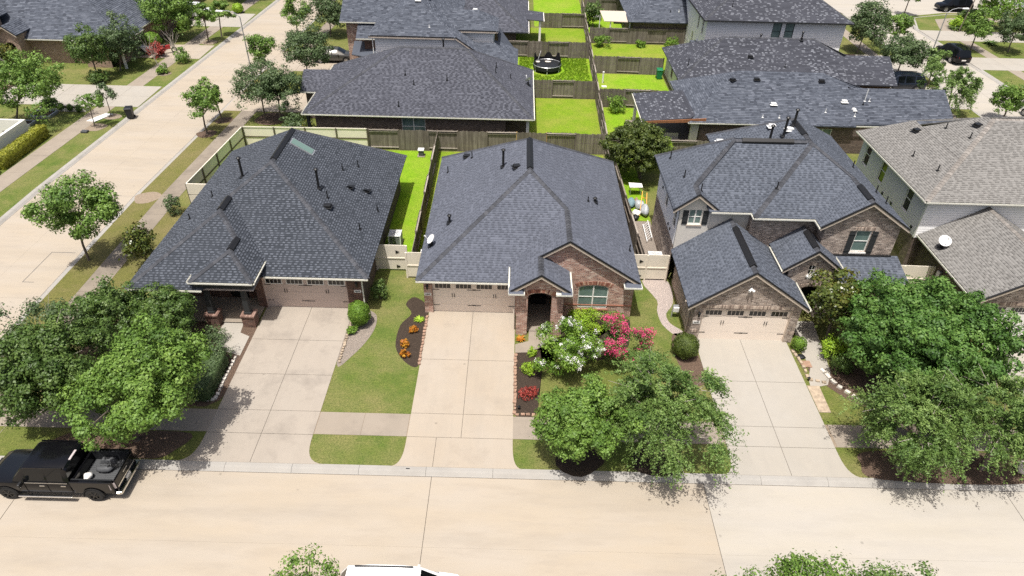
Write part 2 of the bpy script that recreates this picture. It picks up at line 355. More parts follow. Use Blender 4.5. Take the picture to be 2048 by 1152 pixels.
M['fl_pink'] = m_leaf('petal_pink', (0.44, 0.022, 0.10), (0.60, 0.055, 0.17), (0.70, 0.15, 0.28), 0.25)
M['fl_white'] = m_leaf('petal_white', (0.62, 0.62, 0.57), (0.74, 0.74, 0.70), (0.80, 0.80, 0.77), 0.2)
def m_paint(name, c, rough=0.2, metal=0.0, coat=0.6, spec=.5):
    n = NT(name); return n.done(n.bsdf(c, rough, metal, spec, coat=coat))
M['p_black'] = m_paint('paint_black', (0.004, 0.004, 0.005), .14, 0, .25, .22)
M['p_white'] = m_paint('paint_white', (0.78, 0.78, 0.77))
M['p_grey'] = m_paint('paint_grey', (0.09, 0.088, 0.082), 0.25, 0.5)
M['p_blue'] = m_paint('paint_midnight', (0.008, 0.011, 0.02))
M['p_red'] = m_paint('paint_red', (0.30, 0.02, 0.02))
M['car_glass'] = m_paint('car_glass', (0.004, 0.005, 0.006), 0.04, 0, 0, .35)
M['chrome'] = m_plain('chrome', (0.70, 0.69, 0.66), 0.18, 1.0, 0.05)
M['tyre'] = m_plain('tyre_rubber', (0.016, 0.016, 0.016), 0.85)
M['rim_d'] = m_plain('dark_wheel', (0.03, 0.03, 0.03), 0.3, 0.6)
M['rim'] = m_plain('alloy_wheel', (0.50, 0.50, 0.50), 0.3, 0.8)
M['tail'] = m_paint('tail_lamp_red', (0.35, 0.012, 0.015), 0.15)
M['lampc'] = m_paint('lamp_clear', (0.45, 0.40, 0.40), 0.12)
M['plastic'] = m_plain('grey_plastic', (0.065, 0.068, 0.072), 0.6)
M['bin_g'] = m_plain('green_plastic', (0.012, 0.16, 0.065), 0.5)
M['bin_k'] = m_plain('black_plastic', (0.014, 0.015, 0.017), 0.5)
M['tarp'] = m_plain('clear_tarp', (0.36, 0.38, 0.39), 0.35, var=0.25)
M['steel'] = m_plain('galvanised_steel', (0.42, 0.43, 0.44), 0.4, 0.6)
M['orange'] = m_plain('orange_paint', (0.62, 0.30, 0.03), 0.5)
M['blue'] = m_plain('pale_blue_sheet', (0.16, 0.25, 0.28), 0.6)
M['canvas'] = m_plain('tan_canvas', (0.47, 0.40, 0.33), 0.85)

# ================================================================ GROUND, STREETS, LAWNS
def sx(y): return 0.04*max(0.0, y-45.0)
def sheet(name, pts, z, mat, label, cat, thick=0.0, kind='structure', parent=None):
    b = MB()
    if thick: b.prism(pts, z-thick, z)
    else: b.poly([(x, y, z) for x, y in pts], [(x, y) for x, y in pts])
    return b.build(name, mat, parent, label, cat, kind=kind)

def smooth_closed(pts, n=4):
    """rounds a closed outline (Catmull-Rom)"""
    out = []; N = len(pts)
    for i in range(N):
        p0, p1, p2, p3 = (Vector((*pts[(i+k) % N], 0)) for k in (-1, 0, 1, 2))
        for k in range(n):
            t = k/n
            q = 0.5*((2*p1)+(-p0+p2)*t+(2*p0-5*p1+4*p2-p3)*t*t+(-p0+3*p1-3*p2+p3)*t**3)
            out.append((q.x, q.y))
    return out

ubox = MB().box(-.5, .5, -.5, .5, -.5, .5).mesh('unit_box')
def piece(name, x0, x1, y0, y1, z0, z1, mat, parent):
    """a box-shaped piece; alike pieces share one mesh for each material"""
    key = '_u_'+mat.name
    me = bpy.data.meshes.get(key)
    if me is None:
        me = ubox.copy(); me.name = key; me.materials.clear(); me.materials.append(mat)
    o = bpy.data.objects.new(name, me); COL.objects.link(o)
    o.location = ((x0+x1)/2, (y0+y1)/2, (z0+z1)/2); o.scale = (x1-x0, y1-y0, z1-z0)
    return setpar(o, parent)

sheet('ground', [(-600,-300),(600,-300),(600,900),(-600,900)], -0.34, M['soil'], 'bare earth under the whole neighbourhood', 'ground')
RZ = -0.13
# --- front street: concrete slabs with joints
fs = sheet('front_street', [(-28.6,12.2),(45.5,12.2),(45.5,19.74),(-28.6,19.74)], RZ-0.03, M['joint'], 'wide cream concrete street in the foreground', 'street')
for xa, xb in zip([-28.55,-21.45,-3.45,8.95,22.7,35], [-21.45,-3.45,8.95,22.7,35,45.45]):
    for ya, yb in ((12.22, 16.17), (16.17, 19.73)):
        piece('slab', xa+.012, xb-.012, ya+.002, yb-.002, RZ-0.2, RZ, M['road_r'] if xa > 8 else M['road'], fs)
MB().prism([(-28.5,19.715),(45.4,19.715),(45.4,19.735),(-28.5,19.735)], RZ-.2, RZ+.004).build('gutter_joint', M['joint'], fs)
# --- side street on the left
def strip(name, f0, f1, ys, z, mat, parent=None, label=None, cat=None, kind=None, gap=0.012, thick=0.18, nm='slab', objs=True):
    for ya, yb in zip(ys, ys[1:]):
        pts = [(f0(ya), ya+gap), (f1(ya), ya+gap), (f1(yb), yb-gap), (f0(yb), yb-gap)]
        MB().prism(pts, z-thick, z).build(nm, mat, parent)
ss = sheet('side_street', [(-35.62,-60),(-28.4,-60),(-28.4,45),(-24.9,132),(-32.1,132),(-35.62,45)], RZ-0.03, M['joint'], 'cream concrete side street running up the left side', 'street')
ysl = [-20,8,20,32,45,57.4,69.8,82.2,94.6,107,120,131]
strip('s', lambda y: -35.6+sx(y), lambda y: -32.004+sx(y), ysl, RZ, M['road'], ss, gap=.004)
strip('s', lambda y: -31.998+sx(y), lambda y: -28.42+sx(y), ysl, RZ, M['road'], ss, gap=.004)
# --- street on the far right with its corner
rs = sheet('back_street', [(45.52,-40),(52.3,-40),(52.3,93.5),(54.4,99.2),(60.2,101.35),(110,101.35),(110,114),(38,118),(45.52,100)], RZ-0.03, M['joint'], 'pale concrete street behind the houses on the right', 'street')
for ya, yb in zip([-20,12,20,32,44,56,68,80,92,100.6],[12,20,32,44,56,68,80,92,100.6,100.6]):
    if yb > ya:
        for xa, xb in ((45.55, 48.9), (48.92, 52.28)): piece('slab', xa, xb, ya+.01, yb-.01, RZ-.2, RZ, M['road_r'], rs)
MB().prism([(52.31,94),(54.4,99.2),(60.2,101.33),(110,101.33),(110,113.9),(38.5,117.5),(45.55,100.62),(52.31,100.62)][::1], RZ-.2, RZ-.001).build('slab', M['road_r'], rs)

# --- kerbs: a rolled profile in short lengths
def kerb(name, pts, side, label):
    b = MB(); prof = [(0,-.30),(0,-.128),(.05,-.105),(.17,-.02),(.26,0.004),(.45,0.006),(.45,-.30)]
    for a, c in zip(pts, pts[1:]):
        a, c = Vector((*a,0)), Vector((*c,0)); d = (c-a); L = d.length; d.normalize()
        nrm = Vector((-d.y, d.x, 0))*side; n = max(1, int(L/3.05))
        for k in range(n):
            p0, p1 = a+d*(L*k/n+.006), a+d*(L*(k+1)/n-.006)
            for (o0,z0),(o1,z1) in zip(prof, prof[1:]):
                b.poly([p0+nrm*o0+Vector((0,0,z0)), p1+nrm*o0+Vector((0,0,z0)), p1+nrm*o1+Vector((0,0,z1)), p0+nrm*o1+Vector((0,0,z1))])
            for p in (p0, p1): b.poly([p+nrm*o+Vector((0,0,z)) for o, z in prof])
    return b.build(name, M['kerb'], None, label, 'kerb', kind='structure')
kerb('kerb', [(-28.3,19.74),(45.4,19.74)], 1, 'concrete kerb along the front lawns')
kerb('kerb', [(-28.6,12.2),(45.5,12.2)], -1, 'concrete kerb on the near side of the front street')
kerb('kerb', [(-28.4,20),(-28.4,45),(-24.9,132)], -1, 'concrete kerb on the house side of the side street')
kerb('kerb', [(-35.62,8),(-35.62,45),(-32.1,132)], 1, 'concrete kerb on the far left of the side street')
kerb('kerb', [(45.52,20),(45.52,100)], 1, 'concrete kerb beside the driveways of the back street')
kerb('kerb', [(52.3,8),(52.3,93.5),(54.4,99.2),(60.2,101.35),(110,101.35)], -1, 'curved concrete kerb round the corner of the back street')

# --- lawn blocks
sheet('lawn', [(-27.97,20.18),(45.08,20.18),(45.08,100),(39,118),(-25.0,132),(-27.97+sx(60)-.02,60),(-27.97,45)][::1], 0.0, M['grass'], 'mown lawns between the two side streets', 'lawn', 0.3)
sheet('lawn', [(-140,8),(-36.06,8),(-36.06,45),(-32.55,132),(-140,132)], 0.0, M['grass_g'], 'lawns across the side street on the left', 'lawn', 0.3)
sheet('lawn', [(52.74,8),(140,8),(140,101.8),(60.1,101.8),(54.1,99.5),(51.9+.84,93.6)], 0.0, M['grass_g'], 'lawns across the back street on the right', 'lawn', 0.3)
sheet('lawn', [(-28.4,-60),(45.5,-60),(45.5,11.76),(-28.4,11.76)], 0.0, M['grass_g'], 'lawn on the near side of the front street', 'lawn', 0.3)
sheet('lawn', [(38,118.2),(110,114.4),(110,160),(20,160)], 0.0, M['grass_g'], 'lawn past the corner of the back street', 'lawn', 0.3)

_zc = [0.004]
def patch(pts, mat, label, rnd=0, z=None):
    if rnd: pts = smooth_closed(pts, rnd)
    return sheet('lawn', pts, z or 0.004, mat, label, 'lawn')
patch([(-9.3,23.42),(-4.9,23.42),(-4.9,35.5),(-9.3,35.5)], M['grass_g'], 'green lawn strip between the left and middle driveways', z=.004)
patch([(-9.3,20.2),(-4.95,20.2),(-4.95,21.93),(-9.3,21.93)], M['grass_g'], 'small curved grass verge between the left and middle driveways')
patch([(0.3,20.2),(10.4,20.2),(10.4,21.93),(0.3,21.93)], M['grass_g'], 'shaded grass verge under the street trees in the middle')
patch([(7.05,23.42),(9.7,23.42),(9.85,35.2),(7.05,35.2)], M['grass_g'], 'bright grass strip right of the middle house')
patch([(-27.96,20.2),(-26.32,20.2),(-26.32,45),(-25.0,78),(-26.64,78),(-27.96,45)], M['grass_dry'], 'dry grass verge along the side street')
patch([(-24.9,24),(-23.3,24),(-23.3,43),(-24.9,43)], M['grass_dry'], 'dry grass beside the left house')
patch([(-22.5,46.9),(-6.6,46.9),(-6.6,53.1),(-22.5,53.1)], M['grass_v'], 'vivid back lawn behind the left house')
patch([(-8.8,35.7),(-6.6,35.7),(-6.6,46.9),(-8.8,46.9)], M['grass_v'], 'vivid green side yard of the left house')
patch([(-6.4,35),(7.4,35),(7.4,53.1),(-6.4,53.1)], M['grass_y'], 'yard grass around the middle house')
patch([(8.35,42.6),(9.9,42.6),(9.9,53),(8.35,53)], M['grass_v'], 'small green patch left of the right house')
patch([(13.4,46),(24,46),(24,53),(13.4,53)], M['grass_v'], 'grass behind the right house')
patch([(22.5,36),(25.3,36),(25.3,52.9),(22.5,52.9)], M['grass_v'], 'strip of grass beside the grey roofed house')
patch([(0.8,53.6),(7.55,53.6),(7.75,65.7),(0.8,65.7)], M['grass_y'], 'mown back lawn behind the middle house fence')
patch([(-0.5,66.1),(7.85,66.1),(8.1,78),(-0.5,78)], M['grass_v'], 'overgrown bright lawn around the trampoline')
patch([(-1,78.4),(8.1,78.4),(8.4,89.6),(-1,89.6)], M['grass_y'], 'back lawn beside the patio post')
patch([(2,90.1),(8.5,90.1),(8.6,106),(2,106)], M['grass_v'], 'farthest back lawn at the top')
patch([(7.9,53.7),(15,53.7),(15,63.7),(7.9,63.7)], M['grass_v'], 'green yard by the tiled patio roof')
patch([(8.3,64.2),(15.6,64.2),(15.6,73.2),(8.3,73.2)], M['grass_v'], 'green yard with the green bin')
patch([(8.6,74),(20.5,74),(20.5,83.7),(8.6,83.7)], M['grass_y'], 'narrow yard below the white two storey house')
patch([(8.7,84.2),(20,84.2),(20,100),(8.7,100)], M['grass_v'], 'shady yard by the tan canopy')

# --- sidewalks: slabs that can be told apart
def walk_x(name, y0, y1, spans, mat, label, L=2.27):
    s = sheet(name, [(spans[0][0], y0), (spans[-1][1], y0), (spans[-1][1], y1), (spans[0][0], y1)], 0.002, M['soil'], label, 'pavement')
    for xa, xb in spans:
        n = max(1, round((xb-xa)/L))
        for k in range(n): piece('slab', xa+(xb-xa)*k/n+.008, xa+(xb-xa)*(k+1)/n-.008, y0, y1, -.08, .016, mat, s)
    return s
walk_x('sidewalk', 21.95, 23.38, [(-24.9,-14.5),(-9.35,-4.9),(0.18,10.45),(15.85,27.0),(32.2,45)], M['walk'], 'concrete sidewalk in front of the houses')
def walk_y(name, f0, f1, ya, yb, L, mat, label, z=0.016):
    s = MB().poly([(f0(y),y,.002) for y in (ya,45,yb)]+[(f1(y),y,.002) for y in (yb,45,ya)]).build(name, M['soil'], None, label, 'pavement', kind='structure')
    ys = list(np.arange(ya, yb, L))+[yb]
    for a, b in zip(ys, ys[1:]):
        MB().prism([(f0(a),a+.008),(f1(a),a+.008),(f1(b),b-.008),(f0(b),b-.008)], -.08, z).build('slab', mat, s)
    return s
walk_y('sidewalk', lambda y: -26.3+sx(y), lambda y: -24.9+sx(y), 20.4, 118, 3.05, M['walk_old'], 'weathered sidewalk along the side street')
walk_y('sidewalk', lambda y: -39.9+sx(y)*1.0, lambda y: -38.25+sx(y)*1.0, 20, 120, 3.05, M['walk'], 'sidewalk across the side street')
walk_y('sidewalk', lambda y: 55.6, lambda y: 57.05, 20, 93.5, 3.05, M['walk'], 'sidewalk across the back street')
s_ = sheet('sidewalk', [(55.6,93.5),(57.05,93.5),(58.2,96.6),(61,97.6),(61,99.4),(57.2,98.2)], 0.014, M['walk'], 'curved sidewalk at the corner of the back street', 'pavement')
sheet('sidewalk', [(61,97.6),(110,97.6),(110,99.4),(61,99.4)], 0.014, M['walk'], 'sidewalk past the corner at the top right', 'pavement')
walk_y('sidewalk', lambda y: 41.3, lambda y: 42.7, 20, 100, 3.05, M['walk'], 'sidewalk behind the houses on the right')

# --- driveways with jointed slabs and flared aprons
def driveway(x0, x1, xj, rows, flare, mat, label, xja=None):
    d = sheet('driveway', [(x0,20.2),(x1,20.2),(x1,rows[0]),(x0,rows[0])], 0.003, M['joint'], label, 'driveway')
    g = .011
    for ya, yb in zip(rows[1:], rows[:-1]):
        piece('slab', x0, xj-g, ya+g, yb-g, -.08, .02, mat, d); piece('slab', xj+g, x1, ya+g, yb-g, -.08, .02, mat, d)
    yt = rows[-1]-g; fl, fr = flare; yb = 20.17
    cl = [(x0-(x0-fl)*(1-math.cos(t*math.pi/2))**1.4, yt-(yt-yb)*math.sin(t*math.pi/2)**0.9) for t in np.linspace(0,1,9)]
    cr = [(x1+(fr-x1)*(1-math.cos(t*math.pi/2))**1.4, yt-(yt-yb)*math.sin(t*math.pi/2)**0.9) for t in np.linspace(0,1,9)]
    xa = xja if xja is not None else xj
    MB().prism(cl+[(xa-g,yb),(xa-g,yt)], -.08, .0185).build('slab', mat, d)
    MB().prism([(xa+g,yt),(xa+g,yb)]+cr[::-1], -.08, .0185).build('slab', mat, d)
    return d
driveway(-14.5,-9.38,-11.86,[31.68,28.7,25.96,23.4,21.9],(-15.3,-8.45), M['drive_l'], 'stained grey driveway of the left house')
driveway(-4.87,0.22,-2.27,[31.63,27.4,23.45,21.93],(-5.4,0.68), M['drive_c'], 'cream driveway of the middle house', -3.45)
driveway(10.5,15.72,13.1,[29.74,26.3,23.14,21.86],(9.95,16.4), M['drive_r'], 'pale driveway of the right house')
driveway(26.9,32.1,29.5,[30.68,27.3,23.4,21.9],(26.2,32.8), M['drive_r'], 'driveway at the right edge of the picture')
def drive_x(x0, x1, y0, y1, label, mat):   # driveway running across, off a side street
    d = sheet('driveway', [(x0,y0),(x1,y0),(x1,y1),(x0,y1)], 0.0035, M['joint'], label, 'driveway')
    n = max(1, round((x1-x0)/3.2)); ym = (y0+y1)/2
    for k in range(n):
        for ya, yb in ((y0, ym), (ym, y1)):
            piece('slab', x0+(x1-x0)*k/n+.012, x0+(x1-x0)*(k+1)/n-.012, ya+.01, yb-.01, -.08, .0225, mat, d)
drive_x(-50,-35.5,60.9,66.2,'long driveway of the brick house across the side street', M['drive_r'])
drive_x(-48,-35.0,74.6,79.3,'driveway with parked cars at the upper left', M['drive_c'])
drive_x(-47,-34.4,86.6,92.5,'driveway beside the street lamp at the upper left', M['drive_r'])
drive_x(-27.4,-17.9,60.6,65.4,'driveway of the dark roofed corner house', M['drive_c'])
drive_x(-27.0,-16.9,71.6,77.8,'driveway with the parked grey car', M['drive_c'])
drive_x(37.2,45.3,55.8,61.3,'short driveway behind the long grey roof', M['drive_r'])
drive_x(36.4,45.3,65.6,71.6,'driveway with the dark car at the right', M['drive_r'])
drive_x(36,45.3,76,82,'driveway beyond the white two storey house', M['drive_r'])
drive_x(52.5,66,64.5,71,'driveway at the right edge near the black car', M['drive_r'])
drive_x(52.5,70,77.6,82,'driveway beside the small street tree on the right', M['drive_r'])
drive_x(52.5,70,88.4,92.8,'driveway with cycad beds at the top right', M['drive_r'])

# --- planting beds and bare patches
def bed(pts, mat, label, z=0.010, n=4, cat='bed', name='planting_bed'):
    return sheet(name, smooth_closed(pts, n) if n else pts, z, mat, label, cat)
bed([(-4.95,32.0),(-5.9,32.9),(-6.35,32.2),(-5.9,31.3),(-6.4,30.2),(-6.4,28.4),(-5.75,27.2),(-4.98,26.8),(-4.92,28.5),(-4.92,31.0)], M['mulch'], 'black mulch bed left of the middle driveway')
bed([(0.3,28.15),(1.2,28.5),(2.2,28.2),(4.5,27.6),(6.4,28.5),(6.9,30.4),(6.6,31.45),(3.0,31.45),(2.9,29.7),(2.3,29.0),(1.7,28.4),(1.75,27),(1.55,25.2),(1.35,23.6),(0.3,23.5)], M['mulch'], 'black mulch bed right of the middle driveway', n=3)
bed([(-9.33,31.4),(-8.1,31.3),(-7.8,30.3),(-8.0,29.0),(-8.6,27.6),(-9.33,26.8)], M['gravel'], 'gravel bed beside the left driveway')
bed([(-14.6,24.0),(-14.6,30.0),(-17.9,30.3),(-22,30.4),(-23.4,29.2),(-22.6,25.5),(-18,24.0)], M['mulch_b'], 'brown mulch bed under the trees of the left house')
bed([(-18.2,20.3),(-16.3,20.25),(-15.6,20.7),(-15.2,21.8),(-18.5,21.85),(-21,21.6),(-21.5,20.4)], M['mulch_b'], 'brown verge under the left street tree')
bed([(17.2,20.1),(24.0,20.1),(24.6,21.6),(20,21.85),(17.0,21.7),(16.6,21)], M['mulch_b'], 'brown verge under the right street trees')
bed([(16.2,27.4),(17.6,27.6),(18.2,29.2),(22.4,31.2),(24.6,29.0),(24.6,25.6),(22,24.2),(18.5,24.6),(17.2,25.6)], M['mulch_b'], 'dark bed under the big round tree')
bed([(9.25,29.9),(9.9,29.9),(10.45,28.2),(10.4,26.2),(9.6,26.0),(9.15,28.0)], M['mulch_b'], 'strip bed left of the right driveway')
bed([(8.25,35.2),(9.9,35.2),(9.85,33.0),(9.25,31.9),(9.35,31.0),(9.95,30.3),(9.5,29.9),(8.85,30.9),(8.75,32.2),(8.9,33.2)], M['pebble'], 'white pebble path beside the right house', n=3, cat='path', name='path')
bed([(8.35,35.6),(9.85,35.6),(9.85,42.5),(8.35,42.5)], M['gravel'], 'bare gravel side yard of the right house', n=0)
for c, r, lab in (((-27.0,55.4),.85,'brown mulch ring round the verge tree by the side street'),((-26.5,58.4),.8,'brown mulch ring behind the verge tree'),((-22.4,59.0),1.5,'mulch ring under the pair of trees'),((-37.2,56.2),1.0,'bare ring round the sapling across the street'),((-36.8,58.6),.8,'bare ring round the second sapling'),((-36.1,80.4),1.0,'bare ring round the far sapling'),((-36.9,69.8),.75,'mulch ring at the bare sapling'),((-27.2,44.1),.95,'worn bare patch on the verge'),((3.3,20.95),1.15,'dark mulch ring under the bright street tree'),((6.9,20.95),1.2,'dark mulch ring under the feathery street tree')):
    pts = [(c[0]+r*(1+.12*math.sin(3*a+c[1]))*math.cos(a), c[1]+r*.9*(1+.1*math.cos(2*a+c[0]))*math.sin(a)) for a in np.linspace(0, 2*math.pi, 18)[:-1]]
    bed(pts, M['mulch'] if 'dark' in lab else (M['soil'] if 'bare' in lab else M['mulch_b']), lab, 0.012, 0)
# walks to the doors
bed([(0.26,28.8),(1.0,29.1),(1.05,30.4),(2.3,30.4),(2.3,29.4),(1.75,28.6),(0.9,28.15),(0.26,28.1)], M['walk'], 'curved pale path to the arched porch', 0.018, 0, 'path', 'path')
bed([(-14.7,28.9),(-15.3,29.2),(-15.4,30.1),(-16.5,30.1),(-16.6,28.6),(-15.9,27.7),(-14.7,27.3)], M['drive_r'], 'pale concrete path to the left porch', 0.018, 0, 'path', 'path')
bed([(16.0,26.6),(16.4,27.5),(16.3,28.9),(16.6,31.5),(17.9,31.5),(17.6,29),(17.4,27.2),(16.9,26.2),(15.9,25.9)], M['drive_r'], 'curved concrete path to the right front door', 0.018, 0, 'path', 'path')
bed([(15.75,24.2),(16.35,24.2),(16.4,26.1),(15.75,26.1)], M['stone'], 'tan stone slab beside the right driveway', 0.02, 0, 'paving', 'paving')
bed([(-20.6,30.0),(-14.6,30.0),(-14.6,32.3),(-20.6,32.3)], M['walk'], 'grey concrete porch floor of the left house', 0.10, 0, 'porch', 'porch_floor')
bed([(0.9,29.95),(2.3,29.95),(2.3,33.2),(0.9,33.2)], M['walk'], 'concrete porch floor inside the brick arch', 0.06, 0, 'porch', 'porch_floor')
# edging stones: individual pieces along the beds
rng = random.Random(5)
def edging(pts, mat, name, label, cat, s=.16, h=.10):
    t = thing(name, label, cat, (pts[0][0], pts[0][1], 0))
    for a, c in zip(pts, pts[1:]):
        L = math.hypot(c[0]-a[0], c[1]-a[1]); n = max(1, int(L/(s*1.25)))
        for k in range(n):
            f = (k+.5)/n; x, y = a[0]+(c[0]-a[0])*f+rng.uniform(-.02,.02), a[1]+(c[1]-a[1])*f+rng.uniform(-.02,.02)
            w_, d_ = s*rng.uniform(.8,1.15), s*rng.uniform(.55,.9)
            b = MB().obox((0,0,0), (w_, d_, h), math.atan2(c[1]-a[1], c[0]-a[0])+rng.uniform(-.2,.2))
            b.v = [(q[0]*(1+.12*rng.uniform(-1,1))+x, q[1]*(1+.12*rng.uniform(-1,1))+y, q[2]+h*.4+(.02*rng.uniform(-1,1) if q[2] > 0 else 0)) for q in b.v]
            b.build('stone', mat, t)
edging([(-9.25,31.0),(-9.22,26.9)], M['stone'], 'stone_edging', 'tan stone edging along the left driveway', 'edging', .17)
edging([(-4.93,31.1),(-4.93,26.9)], M['edge_b'], 'brick_edging', 'brick edging left of the middle driveway', 'edging', .2)
edging([(0.29,28.0),(0.29,23.5),(1.35,23.5)], M['edge_b'], 'brick_edging', 'brick edging right of the middle driveway', 'edging', .2)
edging([(15.85,28.9),(16.05,27.4),(15.95,26.6),(16.9,26.3)], M['stone'], 'stone_edging', 'tan stone edging by the right garage', 'edging', .22)
edging([(16.9,27.4),(17.3,26.2),(18.1,25.1),(18.9,24.7),(19.7,24.3)], M['stone_w'], 'stone_edging', 'grey block edging under the big round tree', 'edging', .3, .14)
edging([(-14.9,27.2),(-14.85,24.0),(-16.4,23.95)], M['stone_w'], 'stone_edging', 'pale stone edging by the left hedge', 'edging', .2)

# ================================================================ HOUSES: builders
nrng = np.random.default_rng(7)
def plane_basis(poly):
    P = [Vector(p) for p in poly]; n = Vector((0,0,0))
    for i in range(1, len(P)-1): n += (P[i]-P[0]).cross(P[i+1]-P[0])
    if n.z < 0: n = -n; P = P[::-1]
    n.normalize(); u = Vector((0,0,1)).cross(n)
    if u.length < 1e-4: u = Vector((1,0,0))
    u.normalize(); v = n.cross(u)
    return P, n, u, v

def shingle_arrays(poly, exposure, light, wide, style):
    """courses of overlapping shingles that cover one convex roof plane: a base strip in pieces and thicker tabs on top"""
    P, n, u, v = plane_basis(poly); o = P[0]
    A = [((p-o).dot(u), (p-o).dot(v)) for p in P]
    bmin, bmax = min(b for _, b in A), max(b for _, b in A)
    def span(b):
        xs = []
        for (a0,b0),(a1,b1) in zip(A, A[1:]+A[:1]):
            if (b0-b)*(b1-b) <= 0 and abs(b1-b0) > 1e-9: xs.append(a0+(a1-a0)*(b-b0)/(b1-b0))
            elif abs(b0-b) < 1e-9: xs.append(a0)
        return (min(xs), max(xs)) if xs else None
    V = []; T = []; N = max(1, int(round((bmax-bmin)/exposure))); e = (bmax-bmin)/N
    on = np.array(o); un = np.array(u); vn = np.array(v); nn = np.array(n)
    def pt(a, b, h): return on+np.outer(a, un)+vn*b+np.outer(h, nn)
    def row(b0, b1, ed, t, keep, h0, h1):
        s0, s1 = span(b0), span(b1)
        if not s0 or not s1: return
        lo, hi = min(s0[0], s1[0]), max(s0[1], s1[1])
        if hi-lo < .03: return
        c = (ed[1:] > lo) & (ed[:-1] < hi) & keep; l, r, tt = ed[:-1][c], ed[1:][c], t[c]
        if len(l) == 0: return
        l0, r0 = np.clip(l, *s0), np.clip(r, *s0); l1, r1 = np.clip(l, *s1), np.clip(r, *s1)
        k = np.ones(len(l)); q = np.stack([pt(l0, b0, k*h0), pt(r0, b0, k*h0), pt(r1, b1, k*h1), pt(l1, b1, k*h1)], 1)
        V.append(q.reshape(-1, 3)); T.append(np.repeat(tt, 4))
    amin, amax = min(a for a, _ in A)-1, max(a for a, _ in A)+1
    for k in range(N):
        b0, b1 = bmin+k*e+1e-5, bmin+(k+1)*e-1e-5
        m = int((amax-amin)/(wide*.55))+8
        # base strip, cut into pieces about a metre long
        mb = int((amax-amin)/.6)+4; edb = amin-nrng.uniform(0,1)+np.concatenate([[0], np.cumsum(nrng.uniform(.7,1.2,mb))]); allk = np.ones(mb, bool)
        if style == 'light': tb, tl = nrng.uniform(.10,.42,mb), (.70, 1.0)      # pale tabs on a dark field
        elif style == 'dark': tb, tl = nrng.uniform(.44,.72,mb), (.06, .34)       # dark tabs on a paler field
        elif style == 'speck': tb, tl = nrng.uniform(.10,.50,mb), (.62, 1.0)
        else: tb, tl = np.clip(nrng.normal(.5,.16,mb),0,1), None
        row(b0, b1, edb, tb, allk, .022, .008)
        wd = nrng.uniform(.6,1.4,m)*wide; isr = np.zeros(m, bool); isr[::2] = True; wd[1::2] *= .85
        ed = amin-nrng.uniform(0, wide*2)+np.concatenate([[0], np.cumsum(wd)])
        if style == 'speck': isr = isr & (nrng.random(m) < light*2)
        elif style == 'blend': isr = nrng.random(m) < .7
        else: isr = isr & (nrng.random(m) < .9)
        t = nrng.uniform(tl[0], tl[1], m) if tl else np.clip(nrng.normal(.5,.28,m),0,1)
        row(b0+e*.04, b0+e*(.72 if style in ('light','dark') else .9), ed, t, isr, .034, .022)
    if not V: return np.zeros((0,3)), np.zeros(0)
    return np.concatenate(V), np.concatenate(T)

def quads_mesh(name, V, T, mat):
    me = bpy.data.meshes.new(name); nq = len(V)//4
    me.vertices.add(len(V)); me.vertices.foreach_set('co', V.astype(np.float32).ravel())
    me.loops.add(len(V)); me.loops.foreach_set('vertex_index', np.arange(len(V), dtype=np.int32))
    me.polygons.add(nq); me.polygons.foreach_set('loop_start', np.arange(0, len(V), 4, dtype=np.int32))
    me.polygons.foreach_set('loop_total', np.full(nq, 4, dtype=np.int32))
    at = me.attributes.new('tint', 'FLOAT', 'POINT'); at.data.foreach_set('value', T.astype(np.float32))
    me.materials.append(mat); me.update(calc_edges=True); me.validate()
    return me

def in_poly(poly, x, y):
    s = 0
    for (x0,y0,_),(x1,y1,_) in zip(poly, poly[1:]+poly[:1]):
        c = (x1-x0)*(y-y0)-(y1-y0)*(x-x0)
        if abs(c) < 1e-9: continue
        if s == 0: s = 1 if c > 0 else -1
        elif (c > 0) != (s > 0): return False
    return True
def zroof(planes, x, y):
    best = None
    for pl in planes:
        pl = [tuple(p) for p in pl]
        if in_poly(pl, x, y):
            P, n, u, v = plane_basis(pl); z = P[0].z-(n.x*(x-P[0].x)+n.y*(y-P[0].y))/n.z
            best = z if best is None else max(best, z)
    return 3.0 if best is None else best

